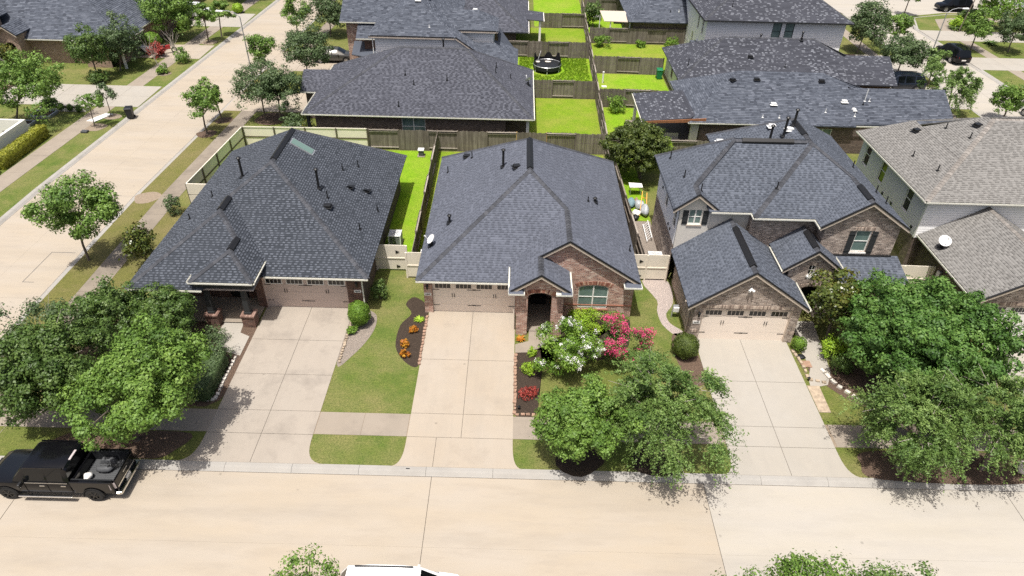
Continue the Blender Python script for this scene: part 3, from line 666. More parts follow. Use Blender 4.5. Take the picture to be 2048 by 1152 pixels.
def caps_mb(b, p0, p1, k, wid=.16, L=.26, rise=.035):
    p0, p1 = Vector(p0), Vector(p1); d = p1-p0; Lt = d.length; d.normalize()
    s = Vector((d.y, -d.x, 0)); s = s.normalized() if s.length > 1e-5 else Vector((1,0,0))
    if abs(d.z) < .02 and d.y < -.5: s = -s
    n = max(1, int(Lt/L)); up = Vector((0,0,1))
    for i in range(n):
        a, c = p0+d*(Lt*i/n), p0+d*(Lt*(i+1)/n+.03)
        t = rng.uniform(.1, .9)
        h0, h1 = rise+.022, rise
        for sg in (-1, 1):
            w_ = s*sg*wid
            q = [a+up*h0, a+w_-up*(wid*k-h0*.75), c+w_-up*(wid*k-h1*.75), c+up*h1]
            b.poly(q if sg > 0 else q[::-1], t=t)
def roof(house, planes, mat, cap=None, hips=(), gutters=(), rakes=(), vents=(), exposure=.145, light=.45, wide=.23, style='dark', gmat=None, name='roof'):
    dk = MB()
    for pl in planes:
        P, n, u, v = plane_basis(pl)
        for f in (P, [p-Vector((0,0,.09)) for p in P][::-1]): dk.poly(f, t=.2)
        for a, c in zip(P, P[1:]+P[:1]): dk.poly([a-Vector((0,0,.09)), c-Vector((0,0,.09)), c, a], t=.2)
    ro = dk.build(name, mat, house)
    Vs, Ts = [], []
    for pl in planes:
        V, T = shingle_arrays(pl, exposure, light, wide, style); Vs.append(V); Ts.append(T)
    link('shingles', quads_mesh('shingles', np.concatenate(Vs), np.concatenate(Ts), mat), mat, ro, kind='stuff')
    if hips:
        b = MB()
        for h in hips: caps_mb(b, h[0], h[1], h[2] if len(h) > 2 else .47)
        b.build('ridge_caps', cap or M['cap'], ro, kind='stuff')
    for a, c in gutters:
        a, c = Vector(a), Vector(c); d = (c-a).normalized(); o = Vector((d.y,-d.x,0))
        g = MB(); q0, q1 = a+o*.02, c+o*.02; zz = Vector((0,0,1))
        pr = [(0,.0),(0,-.12),(.05,-.12),(.09,-.07),(.09,.008),(.075,.008),(.075,-.05),(.02,-.05),(.02,.0)]
        for (s0,z0),(s1,z1) in zip(pr, pr[1:]):
            g.poly([q0+o*s0+zz*z0, q1+o*s0+zz*z0, q1+o*s1+zz*z1, q0+o*s1+zz*z1])
        for q in (q0, q1): g.poly([q+o*s_+zz*z_ for s_, z_ in pr])
        g.build('gutter', gmat or M['gutter'], ro)
    for a, c in rakes:
        a, c = Vector(a), Vector(c); d = (c-a); dh = Vector((d.x, d.y, 0)).normalized(); o = Vector((dh.y,-dh.x,0))
        MB().hexa([a+o*.005-Vector((0,0,.22)), c+o*.005-Vector((0,0,.22)), c-o*.03-Vector((0,0,.22)), a-o*.03-Vector((0,0,.22))],
                  [a+o*.005-Vector((0,0,.02)), c+o*.005-Vector((0,0,.02)), c-o*.03-Vector((0,0,.02)), a-o*.03-Vector((0,0,.02))]).build('rake_board', M['fascia'], ro)
        MB().hexa([a+o*.03-Vector((0,0,.055)), c+o*.03-Vector((0,0,.055)), c-o*.05-Vector((0,0,.02)), a-o*.05-Vector((0,0,.02))],
                  [a+o*.03+Vector((0,0,.035)), c+o*.03+Vector((0,0,.035)), c-o*.05+Vector((0,0,.038)), a-o*.05+Vector((0,0,.038))]).build('drip_edge', M['drip'], ro)
    for vt in vents: roof_vent(ro, planes, *vt)
    return ro

def roof_vent(ro, planes, kind, x, y, h=.5, rz=0.0):
    z = zroof(planes, x, y); b = MB()
    if kind in ('flue', 'pipe', 'white_pipe'):
        r = .075 if kind == 'flue' else .035
        mt = M['white_m'] if kind == 'white_pipe' else M['black']
        b.tube((x,y,z-.1), (x,y,z+h), r, r, 10); b.tube((x,y,z-.02), (x,y,z+.10), r*1.9, r*1.15, 10)
        if kind == 'flue': b.tube((x,y,z+h+.0), (x,y,z+h+.05), r*1.7, r*1.9, 10); b.tube((x,y,z+h+.05), (x,y,z+h+.12), r*1.9, r*.9, 10)
        b.obox((x,y,z+.03), (r*5,r*6,.02), rz)
        b.build('vent_pipe', mt, ro)
    elif kind == 'turtle':   # low rounded louvre
        for i in range(6):
            a0, a1 = math.pi*i/6, math.pi*(i+1)/6
            ca, sa = math.cos(rz), math.sin(rz)
            def q(px, py, pz): return (x+px*ca-py*sa, y+px*sa+py*ca, z+pz)
            b.poly([q(.26*math.cos(a0),-.18,.06+.12*math.sin(a0)), q(.26*math.cos(a1),-.18,.06+.12*math.sin(a1)), q(.26*math.cos(a1),.2,.03+.05*math.sin(a1)), q(.26*math.cos(a0),.2,.03+.05*math.sin(a0))])
        b.obox((x,y,z+.03), (.6,.5,.04), rz)
        b.build('roof_vent', M['black'], ro)
    elif kind in ('box', 'white_box'):
        b.obox((x,y,z+.12), (.42,.36,.14), rz); b.obox((x,y,z+.04), (.6,.55,.03), rz)
        b.build('roof_vent', M['black'] if kind == 'box' else M['white_m'], ro, bevel=.03)

def ridge_vent(ro, p0, p1, k=.62, w_=.20):
    b = MB(); p0, p1 = Vector(p0), Vector(p1); d = (p1-p0).normalized(); s = Vector((d.y,-d.x,0)).normalized(); up = Vector((0,0,1))
    for sg in (-1, 1):
        e = s*sg*w_-up*w_*k
        b.poly([p0+up*.11, p1+up*.11, p1+e+up*.09, p0+e+up*.09]); b.poly([p0+e+up*.09, p1+e+up*.09, p1+e+up*.0, p0+e+up*.0])
    for p in (p0, p1): b.poly([p+up*.11, p+s*w_-up*w_*k+up*.09, p+s*w_-up*w_*k, p-s*w_-up*w_*k, p-s*w_-up*w_*k+up*.09])
    b.build('ridge_vent', M['black'], ro)

class Wall:
    """vertical wall strip from P0 to P1; outside is on the right of the walk"""
    def __init__(s, P0, P1):
        s.a = Vector((*P0, 0)); s.L = math.hypot(P1[0]-P0[0], P1[1]-P0[1]); s.d = (Vector((*P1, 0))-s.a).normalized(); s.o = Vector((s.d.y, -s.d.x, 0))
    def P(s, u, z, out=0.0): return s.a+s.d*u+s.o*out+Vector((0,0,z))
    def add(s, b, top, z0=0.0, openings=(), depth=.14):
        """top: [(s,z)] polyline. openings: (s0,s1,zlo,zhi,arch_rise)"""
        br = {0.0, s.L}
        for u, z in top: br.add(min(max(u, 0), s.L))
        for o in openings:
            br.add(o[0]); br.add(o[1])
            if len(o) > 4 and o[4]:
                for k in range(1, 12): br.add(o[0]+(o[1]-o[0])*k/12)
        br = sorted(br)
        def tz(u):
            for (u0,z0_),(u1,z1_) in zip(top, top[1:]):
                if u0-1e-9 <= u <= u1+1e-9 and u1 > u0: return z0_+(z1_-z0_)*(u-u0)/(u1-u0)
            return top[0][1] if u <= top[0][0] else top[-1][1]
        def oz(o, u):
            if len(o) > 4 and o[4]:
                f = (u-(o[0]+o[1])/2)/((o[1]-o[0])/2); return o[3]+o[4]*math.sqrt(max(0, 1-f*f*.98))
            return o[3]
        def q(u0, za0, zb0, u1, za1, zb1, out=0.0):
            if max(zb0-za0, zb1-za1) < 1e-4: return
            b.poly([s.P(u0,za0,out), s.P(u1,za1,out), s.P(u1,zb1,out), s.P(u0,zb0,out)], [(u0,za0),(u1,za1),(u1,zb1),(u0,zb0)])
        for u0, u1 in zip(br, br[1:]):
            if u1-u0 < 1e-6: continue
            mid = (u0+u1)/2; cur0 = cur1 = z0
            for o in sorted([o for o in openings if o[0] <= mid <= o[1]], key=lambda o: o[2]):
                q(u0, cur0, o[2], u1, cur1, o[2])
                a0, a1 = oz(o, u0), oz(o, u1)
                b.poly([s.P(u0,a0), s.P(u1,a1), s.P(u1,a1,-depth), s.P(u0,a0,-depth)], [(u0,0),(u1,0),(u1,depth),(u0,depth)])
                cur0, cur1 = a0, a1
            q(u0, cur0, tz(u0+1e-7), u1, cur1, tz(u1-1e-7))
        for o in openings:
            for u in (o[0], o[1]):
                h = oz(o, u); b.poly([s.P(u,o[2]), s.P(u,h), s.P(u,h,-depth), s.P(u,o[2],-depth)], [(0,o[2]),(0,h),(depth,h),(depth,o[2])])
            if o[2] > z0+.01:
                b.poly([s.P(o[0],o[2]), s.P(o[1],o[2]), s.P(o[1],o[2],-depth), s.P(o[0],o[2],-depth)], [(o[0],0),(o[1],0),(o[1],depth),(o[0],depth)])
        return b

def wall(house, P0, P1, top, mat, z0=0.0, openings=(), depth=.14, name='wall'):
    w_ = Wall(P0, P1)
    if isinstance(top, (int, float)): top = [(0, top), (w_.L, top)]
    w_.add(MB_ := MB(), top, z0, openings, depth); MB_.build(name, mat, house)
    return w_

def lbox(b, w_, u0, u1, z0, z1, o0, o1):
    b.hexa([w_.P(u0,z0,o1), w_.P(u1,z0,o1), w_.P(u1,z0,o0), w_.P(u0,z0,o0)], [w_.P(u0,z1,o1), w_.P(u1,z1,o1), w_.P(u1,z1,o0), w_.P(u0,z1,o0)])

def window(house, w_, u0, u1, z0, z1, arch=0, mull=1, rail=True, fmat=None, gmat=None, sill=None, depth=.09, fw=.055):
    b = MB(); o0, o1 = -depth-.03, -depth+.03
    lbox(b, w_, u0, u0+fw, z0, z1, o0, o1); lbox(b, w_, u1-fw, u1, z0, z1, o0, o1); lbox(b, w_, u0+fw, u1-fw, z0, z0+fw, o0, o1)
    if not arch: lbox(b, w_, u0+fw, u1-fw, z1-fw, z1, o0, o1)
    else:
        N = 12; mid, hw = (u0+u1)/2, (u1-u0)/2
        za = lambda u: z1+arch*math.sqrt(max(0, 1-((u-mid)/hw)**2*.98))
        for k in range(N):
            a, c = u0+(u1-u0)*k/N, u0+(u1-u0)*(k+1)/N
            b.hexa([w_.P(a,za(a)-fw*1.2,o1), w_.P(c,za(c)-fw*1.2,o1), w_.P(c,za(c)-fw*1.2,o0), w_.P(a,za(a)-fw*1.2,o0)], [w_.P(a,za(a),o1), w_.P(c,za(c),o1), w_.P(c,za(c),o0), w_.P(a,za(a),o0)])
    zm = z0+(z1-z0)*.5+arch*.4
    if rail: lbox(b, w_, u0+fw, u1-fw, zm-fw*.4, zm+fw*.4, o0+.003, o1-.003)
    for k in range(1, mull): 
        um = u0+(u1-u0)*k/mull; lbox(b, w_, um-fw*.7, um+fw*.7, z0+fw, z1+arch*.97-fw*.5, o0-.003, o1+.004)
    fo = b.build('window', fmat or M['white'], house)
    for k in range(mull):
        a, c = u0+(u1-u0)*k/mull+.01, u0+(u1-u0)*(k+1)/mull-.01
        for lo, hi in (((z0, zm), (zm, z1)) if rail else ((z0, z1),)):
            g = MB()
            if arch and hi == z1:
                N = 8; mid, hw = (u0+u1)/2, (u1-u0)/2
                pts = [w_.P(a,lo,-depth), w_.P(c,lo,-depth)]+[w_.P(c+(a-c)*i/N, z1+arch*math.sqrt(max(0,1-(((c+(a-c)*i/N)-mid)/hw)**2*.98))-.01, -depth) for i in range(N+1)]
                g.poly(pts)
            else: g.poly([w_.P(a,lo,-depth), w_.P(c,lo,-depth), w_.P(c,hi,-depth), w_.P(a,hi,-depth)])
            g.build('pane', gmat or M['glass'], fo)
    if sill is not None:
        s_ = MB(); lbox(s_, w_, u0-.06, u1+.06, z0-.10, z0-.002, -depth, .05); s_.build('sill', sill, house)
    return fo

def shutters(house, w_, u0, u1, z0, z1, sw=.36):
    for a, c in ((u0-.02-sw, u0-.02), (u1+.02, u1+.02+sw)):
        b = MB()
        for k in range(4):
            x0 = a+(c-a)*k/4; lbox(b, w_, x0+.004, x0+(c-a)/4-.004, z0, z1, .004, .03)
        for zz in (z0+.18, z1-.26): lbox(b, w_, a+.01, c-.01, zz, zz+.09, .031, .05)
        b.build('shutter', M['shutter'], house)

def soldier(house, w_, u0, u1, z, mat, h=.2, arch=0, out=.02, bw=.075, name='lintel'):
    """a row of upright bricks over an opening"""
    b = MB(); n = int((u1-u0)/bw); mid, hw = (u0+u1)/2, (u1-u0)/2
    for k in range(n):
        a, c = u0+(u1-u0)*k/n+.005, u0+(u1-u0)*(k+1)/n-.005; m = (a+c)/2
        zz = z+arch*math.sqrt(max(0, 1-((m-mid)/hw)**2*.98)) if arch else z
        sl = -(m-mid)/hw*.9*arch if arch else 0
        t = rng.random(); kx = (m-mid)/hw*h*.5 if arch else 0
        P = [w_.P(a,zz,0), w_.P(c,zz,0), w_.P(c+kx+.004,zz+h,0), w_.P(a+kx-.004,zz+h,0)]
        O = [p+w_.o*(out+rng.uniform(-.004,.004)) for p in P]
        b.hexa(P, O, t)
    b.build(name, mat, house, kind='stuff')
def m_vous(name, c1, c2, c3):
    n = NT(name); col = n.ramp(n.attr(), [(0, c1), (.5, c2), (1, c3)]); return n.done(n.bsdf(col, .9, spec=.2))
M['v_c'] = m_vous('voussoir_red', (.16,.06,.045), (.36,.16,.11), (.52,.36,.26))
M['v_r'] = m_vous('voussoir_tan', (.15,.11,.09), (.36,.28,.23), (.55,.46,.38))
M['v_l'] = m_vous('voussoir_dark', (.07,.035,.028), (.15,.07,.05), (.24,.13,.09))

def garage_door(house, w_, u0, u1, h, mat, depth=.16, trim=None, label=None):
    d = MB(); g = .012; cols = 2; pan = [0, h*.265, h*.53, h*.785, h]
    for k in range(4):
        lbox(d, w_, u0, u1, pan[k]+g*.5, pan[k+1]-g*.5, -depth-.05, -depth)
    lbox(d, w_, u0, u1, 0, h, -depth-.06, -depth-.02)
    door = d.build('garage_door', mat, house, label)
    n = 4; W = (u1-u0)/n
    for k in range(n):
        a, c = u0+W*k+W*.13, u0+W*(k+1)-W*.13; z0, z1 = pan[3]+.05, h-.06
        f = MB()
        for q in ((a-.05,a,z0-.05,z1+.05),(c,c+.05,z0-.05,z1+.05),(a,c,z0-.05,z0),(a,c,z1,z1+.05)): lbox(f, w_, q[0], q[1], q[2], q[3], -depth, -depth+.02)
        for i in range(1, 4): lbox(f, w_, a+(c-a)*i/4-.011, a+(c-a)*i/4+.011, z0, z1, -depth, -depth+.012)
        f.build('window_frame', M['white'] if mat is M['beige_l'] else mat, door)
        for i in range(4):
            MB().poly([w_.P(a+(c-a)*i/4,z0,-depth+.004), w_.P(a+(c-a)*(i+1)/4,z0,-depth+.004), w_.P(a+(c-a)*(i+1)/4,z1,-depth+.004), w_.P(a+(c-a)*i/4,z1,-depth+.004)]).build('pane', M['glass_d'], door)
    for uu, ww in ((u0+.02,.36),(u1-.38,.36),((u0+u1)/2-.39,.78)):
        for zz in (pan[3]-.08, pan[1]-.10):
            b = MB(); lbox(b, w_, uu, uu+ww, zz, zz+.035, -depth, -depth+.014)
            if ww > .5: lbox(b, w_, uu+ww*.38, uu+ww*.62, zz-.012, zz+.047, -depth, -depth+.017)
            b.build('strap_hinge', M['black'], door)
    for um in (u0+W, u1-W):
        for s_ in (-1, 1):
            b = MB(); lbox(b, w_, um+s_*.065-.014, um+s_*.065+.014, pan[2]-.05, pan[2]+.21, -depth, -depth+.04); b.build('handle', M['black'], door)
    t = MB(); tw = .10
    lbox(t, w_, u0-tw, u0, 0, h, -depth-.02, -.02); lbox(t, w_, u1, u1+tw, 0, h, -depth-.02, -.02); lbox(t, w_, u0-tw, u1+tw, h, h+tw, -depth-.02, -.02)
    t.build('door_trim', trim or M['fascia'], house)
    return door

def plaque(house, w_, u, z):
    b = MB(); lbox(b, w_, u-.2, u+.2, z-.09, z+.09, .002, .03); p = b.build('number_plaque', M['white'], house)
    t = MB()
    for k in range(4): lbox(t, w_, u-.13+.07*k, u-.13+.07*k+.045, z-.045, z+.05, .030, .034)
    t.build('numerals', M['black'], p)
def lantern(house, w_, u, z):
    b = MB(); c = w_.P(u, z, .12)
    b.bar(w_.P(u, z+.16, 0), w_.P(u, z+.16, .13), .03, .03); b.tube(c+Vector((0,0,.12)), c+Vector((0,0,.2)), .085, .02, 6); b.tube(c-Vector((0,0,.13)), c+Vector((0,0,.12)), .055, .08, 6); b.tube(c-Vector((0,0,.17)), c-Vector((0,0,.13)), .02, .055, 6)
    b.build('wall_lantern', M['black'], house)
def downspout(house, x, y, z, mat=None, dy=0.0):
    b = MB(); b.bar((x,y,0.05), (x,y,z), .07, .055); b.bar((x,y,0.1), (x+.0,y-.25,0.03), .07, .055); b.build('downspout', mat or M['gutter'], house)
def floodlight(house, w_, u, z):
    b = MB(); c = w_.P(u, z, .08); b.bar(w_.P(u,z+.02,0), c, .10, .10)
    for s_ in (-1, 1): b.tube(c+w_.d*.02*s_, c+w_.d*.15*s_+w_.o*.12-Vector((0,0,.05)), .05, .085, 10)
    b.build('flood_light', M['white_m'], house)
def hiproof(x0, x1, y0, y1, ze, zr, ra=None, rb=None, axis='x'):
    """four planes of a hip roof; ra..rb = ends of the ridge"""
    if axis == 'x':
        ym = (y0+y1)/2; a, b = (ra if ra is not None else x0+(y1-y0)/2), (rb if rb is not None else x1-(y1-y0)/2)
        A, B = (a,ym,zr), (b,ym,zr)
        pl = [[(x0,y0,ze),(x1,y0,ze),B,A],[(x1,y1,ze),(x0,y1,ze),A,B],[(x0,y1,ze),(x0,y0,ze),A],[(x1,y0,ze),(x1,y1,ze),B]]
    else:
        xm = (x0+x1)/2; a, b = (ra if ra is not None else y0+(x1-x0)/2), (rb if rb is not None else y1-(x1-x0)/2)
        A, B = (xm,a,zr), (xm,b,zr)
        pl = [[(x0,y0,ze),(x1,y0,ze),A],[(x1,y0,ze),(x1,y1,ze),B,A],[(x1,y1,ze),(x0,y1,ze),B],[(x0,y1,ze),(x0,y0,ze),A,B]]
    hp = [((x0,y0,ze),A),((x0,y1,ze),A if axis == 'x' else B),((x1,y0,ze),B if axis == 'x' else A),((x1,y1,ze),B),(A,B,.62)]
    gt = [((x0,y0,ze),(x1,y0,ze)),((x1,y0,ze),(x1,y1,ze)),((x1,y1,ze),(x0,y1,ze)),((x0,y1,ze),(x0,y0,ze))]
    return pl, hp, gt

M['v_l2'] = m_vous('pier_cap_brick', (.13,.075,.06), (.24,.15,.12), (.33,.23,.19))
# ================================================================ LEFT HOUSE
H1 = thing('house', 'single storey brick house with blue-grey hip roof and front porch, on the left', 'house', (-14.6, 39, 0))
e = 2.65
pl1 = [[(-8.15,31.05,e),(-8.15,46.75,e),(-14.65,41.85,6.75),(-14.65,37.2,6.75)],
       [(-21.2,29.6,e),(-16.75,33.5,5.457),(-16.75,43.42,5.457),(-21.2,46.75,e)],
       [(-16.75,35.26,5.457),(-14.65,37.2,6.75),(-14.65,41.85,6.75),(-16.75,43.42,5.457)],
       [(-8.15,46.75,e),(-21.2,46.75,e),(-14.65,41.85,6.75)],
       [(-16.75,31.05,e),(-8.15,31.05,e),(-14.65,37.2,6.75),(-16.75,35.26,5.457)],
       [(-21.2,29.6,e),(-17.0,29.6,e),(-15.55,32.07,4.435),(-16.75,33.5,5.457)],
       [(-16.75,33.5,5.457),(-15.55,32.07,4.435),(-15.55,33.73,4.435),(-16.75,35.26,5.457)],
       [(-15.55,31.0,4.435),(-14.1,29.6,3.2),(-14.1,31.87,3.2),(-15.55,33.73,4.435)],
       [(-17.6,29.6,3.2),(-14.1,29.6,3.2),(-15.55,31.0,4.435)],
       [(-17.6,29.6,3.2),(-15.55,31.0,4.435),(-15.55,32.07,4.435),(-17.6,30.364,3.2)]]
r1 = roof(H1, pl1, M['sh_l'], hips=[((-8.15,31.05,e),(-14.65,37.2,6.75)),((-21.2,29.6,e),(-16.75,33.5,5.457)),((-16.75,35.26,5.457),(-14.65,37.2,6.75)),((-16.75,33.5,5.457),(-16.75,35.26,5.457),.6),
      ((-8.15,46.75,e),(-14.65,41.85,6.75)),((-14.65,37.2,6.75),(-14.65,41.85,6.75),.62),((-15.55,32.07,4.435),(-16.75,33.5,5.457)),((-14.1,29.6,3.2),(-15.55,31.0,4.435),.6),((-17.6,29.6,3.2),(-15.55,31.0,4.435),.6),((-15.55,31.0,4.435),(-15.55,32.07,4.435),.7)],
     gutters=[((-14.05,31.05,e),(-8.15,31.05,e)),((-21.2,29.6,e),(-17.0,29.6,e)),((-17.6,29.6,3.2),(-14.1,29.6,3.2)),((-14.1,29.6,3.2),(-14.1,31.8,3.2)),((-17.6,30.36,3.2),(-17.6,29.6,3.2))],
     light=.5, wide=.17, style='light',
     vents=[('flue',-16.7,37.4,1.25),('flue',-12.0,37.0,1.25),('pipe',-18.8,37.2,.45),('pipe',-19.6,35.3,.4),('pipe',-10.6,41.7,.5),('pipe',-11.3,40.3,.5),('pipe',-11.4,36.5,.5),('pipe',-8.75,37.9,.45),('pipe',-9.3,35.1,.45),('turtle',-10.6,38.8,.2,.0),('turtle',-9.7,39.4,.2,.0),('box',-11.2,35.6,.2,.0)])
ridge_vent(r1, (-14.65,37.5,6.77), (-14.65,41.8,6.77)); ridge_vent(r1, (-16.75,33.6,5.47), (-16.75,35.0,5.47)); ridge_vent(r1, (-15.55,31.05,4.45), (-15.55,32.2,4.45))
sk = MB(); zk = lambda x: 2.65+(-8.15-x)*.6308+.09
for a, b_, m_, nm in ((0,0,'steel','skylight_frame'),(.07,.03,'skyl','skylight_pane')):
    s_ = MB(); x0, x1, y0, y1 = -14.35+a, -13.0-a, 40.0+a, 40.75-a
    s_.hexa([(x0,y0,zk(x0)-.1),(x1,y0,zk(x1)-.1),(x1,y1,zk(x1)-.1),(x0,y1,zk(x0)-.1)], [(x0,y0,zk(x0)+b_),(x1,y0,zk(x1)+b_),(x1,y1,zk(x1)+b_),(x0,y1,zk(x0)+b_)])
    s_.build(nm, M[m_], r1)
w1 = wall(H1, (-14.9,31.5), (-8.7,31.5), 2.62, M['brick_l'], openings=[(.48,5.34,0,2.2)], depth=.2)
garage_door(H1, w1, .49, 5.33, 2.15, M['beige_l'], trim=M['beige_l']); soldier(H1, w1, .4, 5.4, 2.3, M['v_l'], .18)
plaque(H1, w1, 5.95, 1.42); lantern(H1, w1, 5.95, 1.95)
wall(H1, (-8.7,31.5), (-8.7,46.2), 2.62, M['brick_b']); wall(H1, (-8.7,46.2), (-20.7,46.2), 2.62, M['brick_b']); wall(H1, (-20.7,46.2), (-20.7,32.3), 2.62, M['brick_b'])
wp = wall(H1, (-20.7,32.3), (-14.9,32.3), 3.0, M['brick_l'], openings=[(.7,2.3,.6,2.2),(3.9,4.95,0.1,2.25)])
window(H1, wp, .7, 2.3, .6, 2.2, mull=2); b = MB(); lbox(b, wp, 3.9, 4.95, .1, 2.25, -.12, -.06); b.build('front_door', M['dark'], H1)
wall(H1, (-14.9,32.3), (-14.9,31.5), 3.0, M['brick_l'])
MB().poly([(-20.9,29.7,2.6),(-14.2,29.7,2.6),(-14.2,32.3,2.6),(-20.9,32.3,2.6)]).build('porch_ceiling', M['fascia'], H1)
b = MB(); b.box(-17.45,-14.25,29.72,29.98,2.75,3.12); b.box(-14.45,-14.2,29.98,31.9,2.75,3.12); b.box(-17.45,-17.2,29.98,30.4,2.75,3.12); b.build('porch_beam', M['shutter'], H1)
b = MB(); b.box(-20.8,-17.5,29.85,30.05,2.3,2.6); b.build('porch_beam', M['shutter'], H1)
for cx in (-16.98, -14.92):
    MB().box(cx-.36,cx+.36,29.68,30.28,0,.74).build('pier', M['brick_l'], H1)
    cp = MB()
    for k in range(8): cp.box(cx-.40+.1*k+.003,cx-.40+.1*(k+1)-.003,29.63,30.33,.74,.84, rng.random())
    cp.build('pier_cap', M['v_l2'], H1, kind='stuff')
    c = MB(); c.hexa([(cx-.17,29.83,.84),(cx+.17,29.83,.84),(cx+.17,30.15,.84),(cx-.17,30.15,.84)],[(cx-.11,29.87,2.8),(cx+.11,29.87,2.8),(cx+.11,30.1,2.8),(cx-.11,30.1,2.8)]); c.box(cx-.2,cx+.2,29.8,30.18,.84,.98); c.build('porch_post', M['shutter'], H1, bevel=.01)
MB().box(-20.75,-20.5,29.9,30.12,0,2.3).build('porch_post', M['shutter'], H1)
downspout(H1, -8.62, 31.4, 2.5)

# ================================================================ MIDDLE HOUSE
H2 = thing('house', 'single storey red brick house with arched porch and grey hip roof, in the middle', 'house', (1, 39, 0))
f2 = lambda y: 2.65+.7304*(y-31.0)
pl2 = [[(-5.45,31.0,e),(.9,36.75,6.85),(.9,41.15,6.85),(-5.45,46.65,e)],
       [(3.1,31.18,5.39),(7.3,31.18,e),(7.3,46.65,e),(3.1,43.04,5.39)],
       [(3.1,34.74,5.39),(3.1,43.04,5.39),(.9,41.15,6.85),(.9,36.75,6.85)],
       [(7.3,46.65,e),(-5.45,46.65,e),(.9,41.15,6.85)],
       [(-5.45,31.0,e),(3.1,31.0,e),(3.1,34.74,5.39),(.9,36.75,6.85)],
       [(3.1,31.18,5.38),(3.1,34.74,5.38),(1.55,33.35,4.36),(1.55,31.18,4.36)],
       [(1.55,29.38,4.36),(1.55,33.35,4.36),(-.1,31.85,3.27),(-.1,29.38,3.27)],
       [(1.55,29.38,4.36),(3.2,29.38,3.27),(3.2,31.42,3.27),(1.55,31.42,4.36)]]
r2 = roof(H2, pl2, M['sh_c'], hips=[((-5.45,31.0,e),(.9,36.75,6.85)),((3.1,34.74,5.39),(.9,36.75,6.85)),((3.1,31.18,5.39),(3.1,34.74,5.39),.66),((.9,36.75,6.85),(.9,41.15,6.85),.66),((1.55,29.38,4.36),(1.55,31.3,4.36),.66),((-5.45,46.65,e),(.9,41.15,6.85)),((7.3,46.65,e),(.9,41.15,6.85))],
     gutters=[((-5.45,31.0,e),(-.2,31.0,e)),((-.1,31.75,3.27),(-.1,29.38,3.27)),((3.2,29.38,3.27),(3.2,31.4,3.27))],
     rakes=[((1.5,31.18,4.36),(3.1,31.18,5.40)),((3.1,31.18,5.40),(7.3,31.18,e)),((-.1,29.38,3.27),(1.55,29.38,4.38)),((1.55,29.38,4.38),(3.2,29.38,3.27))],
     light=.32, wide=.2, style='dark',
     vents=[('flue',-.75,39.1,1.15),('flue',-3.9,35.6,.5),('pipe',-4.7,43.2,.5),('pipe',-3.0,43.3,.5),('box',-3.4,44.0,.2,.0),('box',.1,38.0,.2,.3),('pipe',4.6,37.4,.35),('flue',5.1,37.9,.25),('pipe',7.0,34.3,.45)])
ridge_vent(r2, (.9,36.95,6.86), (.9,41.1,6.86))
for xa, xb, yy, zz in ((-.1,.35,29.3,3.27),(2.75,3.2,29.3,3.27)):      # eave returns
    b = MB(); b.box(xa-(.1 if xa < 0 else .35), xb+(.35 if xa < 0 else .1), yy-.05, yy+.45, zz-.16, zz-.06); b.build('eave_return', M['gutter'], H2)
    b = MB(); b.hexa([(xa-.08,yy-.04,zz-.06),(xb+.3 if xa<0 else xb+.08,yy-.04,zz-.06),(xb+.3 if xa<0 else xb+.08,yy+.4,zz-.06),(xa-.08,yy+.4,zz-.06)],[(xa-.06,yy+.1,zz+.05),(xb+.2 if xa<0 else xb+.06,yy+.1,zz+.05),(xb+.2 if xa<0 else xb+.06,yy+.4,zz+.10),(xa-.06,yy+.4,zz+.10)]); b.build('return_roof', M['sh_c'], H2)
b = MB(); b.box(6.35,7.38,30.92,31.4,2.46,2.56); b.build('eave_return', M['gutter'], H2)
b = MB(); b.hexa([(6.4,30.95,2.56),(7.34,30.95,2.56),(7.34,31.4,2.56),(6.4,31.4,2.56)],[(6.5,31.1,2.66),(7.3,31.1,2.66),(7.3,31.4,2.74),(6.5,31.4,2.74)]); b.build('return_roof', M['sh_c'], H2)
w2 = wall(H2, (-5.1,31.45), (.3,31.45), 2.62, M['brick_c'], openings=[(.49,5.3,0,2.2)], depth=.2)
garage_door(H2, w2, .49, 5.3, 2.15, M['beige']); plaque(H2, w2, .23, 1.38); lantern(H2, w2, .23, 1.95)
wg = Wall((2.85,31.45), (7.0,31.45)); topg = [(0,5.0),(.25,5.2),(4.15,2.70)]
bb = MB(); wg.add(bb, topg, 0, [(.98,2.72,.62,2.08,.22)], .14); bb.build('wall', M['brick_c'], H2)
window(H2, wg, .98, 2.72, .62, 2.08, .22, 2, sill=M['v_c']); soldier(H2, wg, .86, 2.84, 2.12, M['v_c'], .22, .24)
b = MB(); lbox(b, wg, .02, 4.13, .86, .93, 0, .03); b.build('brick_band', M['v_c'], H2)
wall(H2, (7.0,31.45), (7.0,46.2), 2.62, M['brick_c']); wall(H2, (7.0,46.2), (-5.1,46.2), 2.62, M['brick_c']); wall(H2, (-5.1,46.2), (-5.1,31.45), 2.62, M['brick_c'])
wpc = Wall((.27,29.65), (2.85,29.65)); bb = MB(); wpc.add(bb, [(0,3.35),(1.28,4.2),(2.58,3.35)], 0, [(.62,1.94,0,2.72,.3)], .45); bb.build('porch_arch', M['brick_c'], H2)
soldier(H2, wpc, .5, 2.06, 2.76, M['v_c'], .22, .30, .025)
wall(H2, (2.85,29.65), (2.85,31.45), 3.3, M['brick_c']); wall(H2, (.27,31.45), (.27,29.65), 3.3, M['brick_c'])
wall(H2, (.3,31.45), (2.85,31.45), [(0,3.3),(2.55,4.95)], M['brick_c'], z0=3.0)
wi = wall(H2, (.5,33.2), (2.7,33.2), 3.2, M['brick_c'], openings=[(.5,1.55,.1,2.3)]); b = MB(); lbox(b, wi, .5, 1.55, .1, 2.3, -.12, -.06); b.build('front_door', M['dark'], H2)
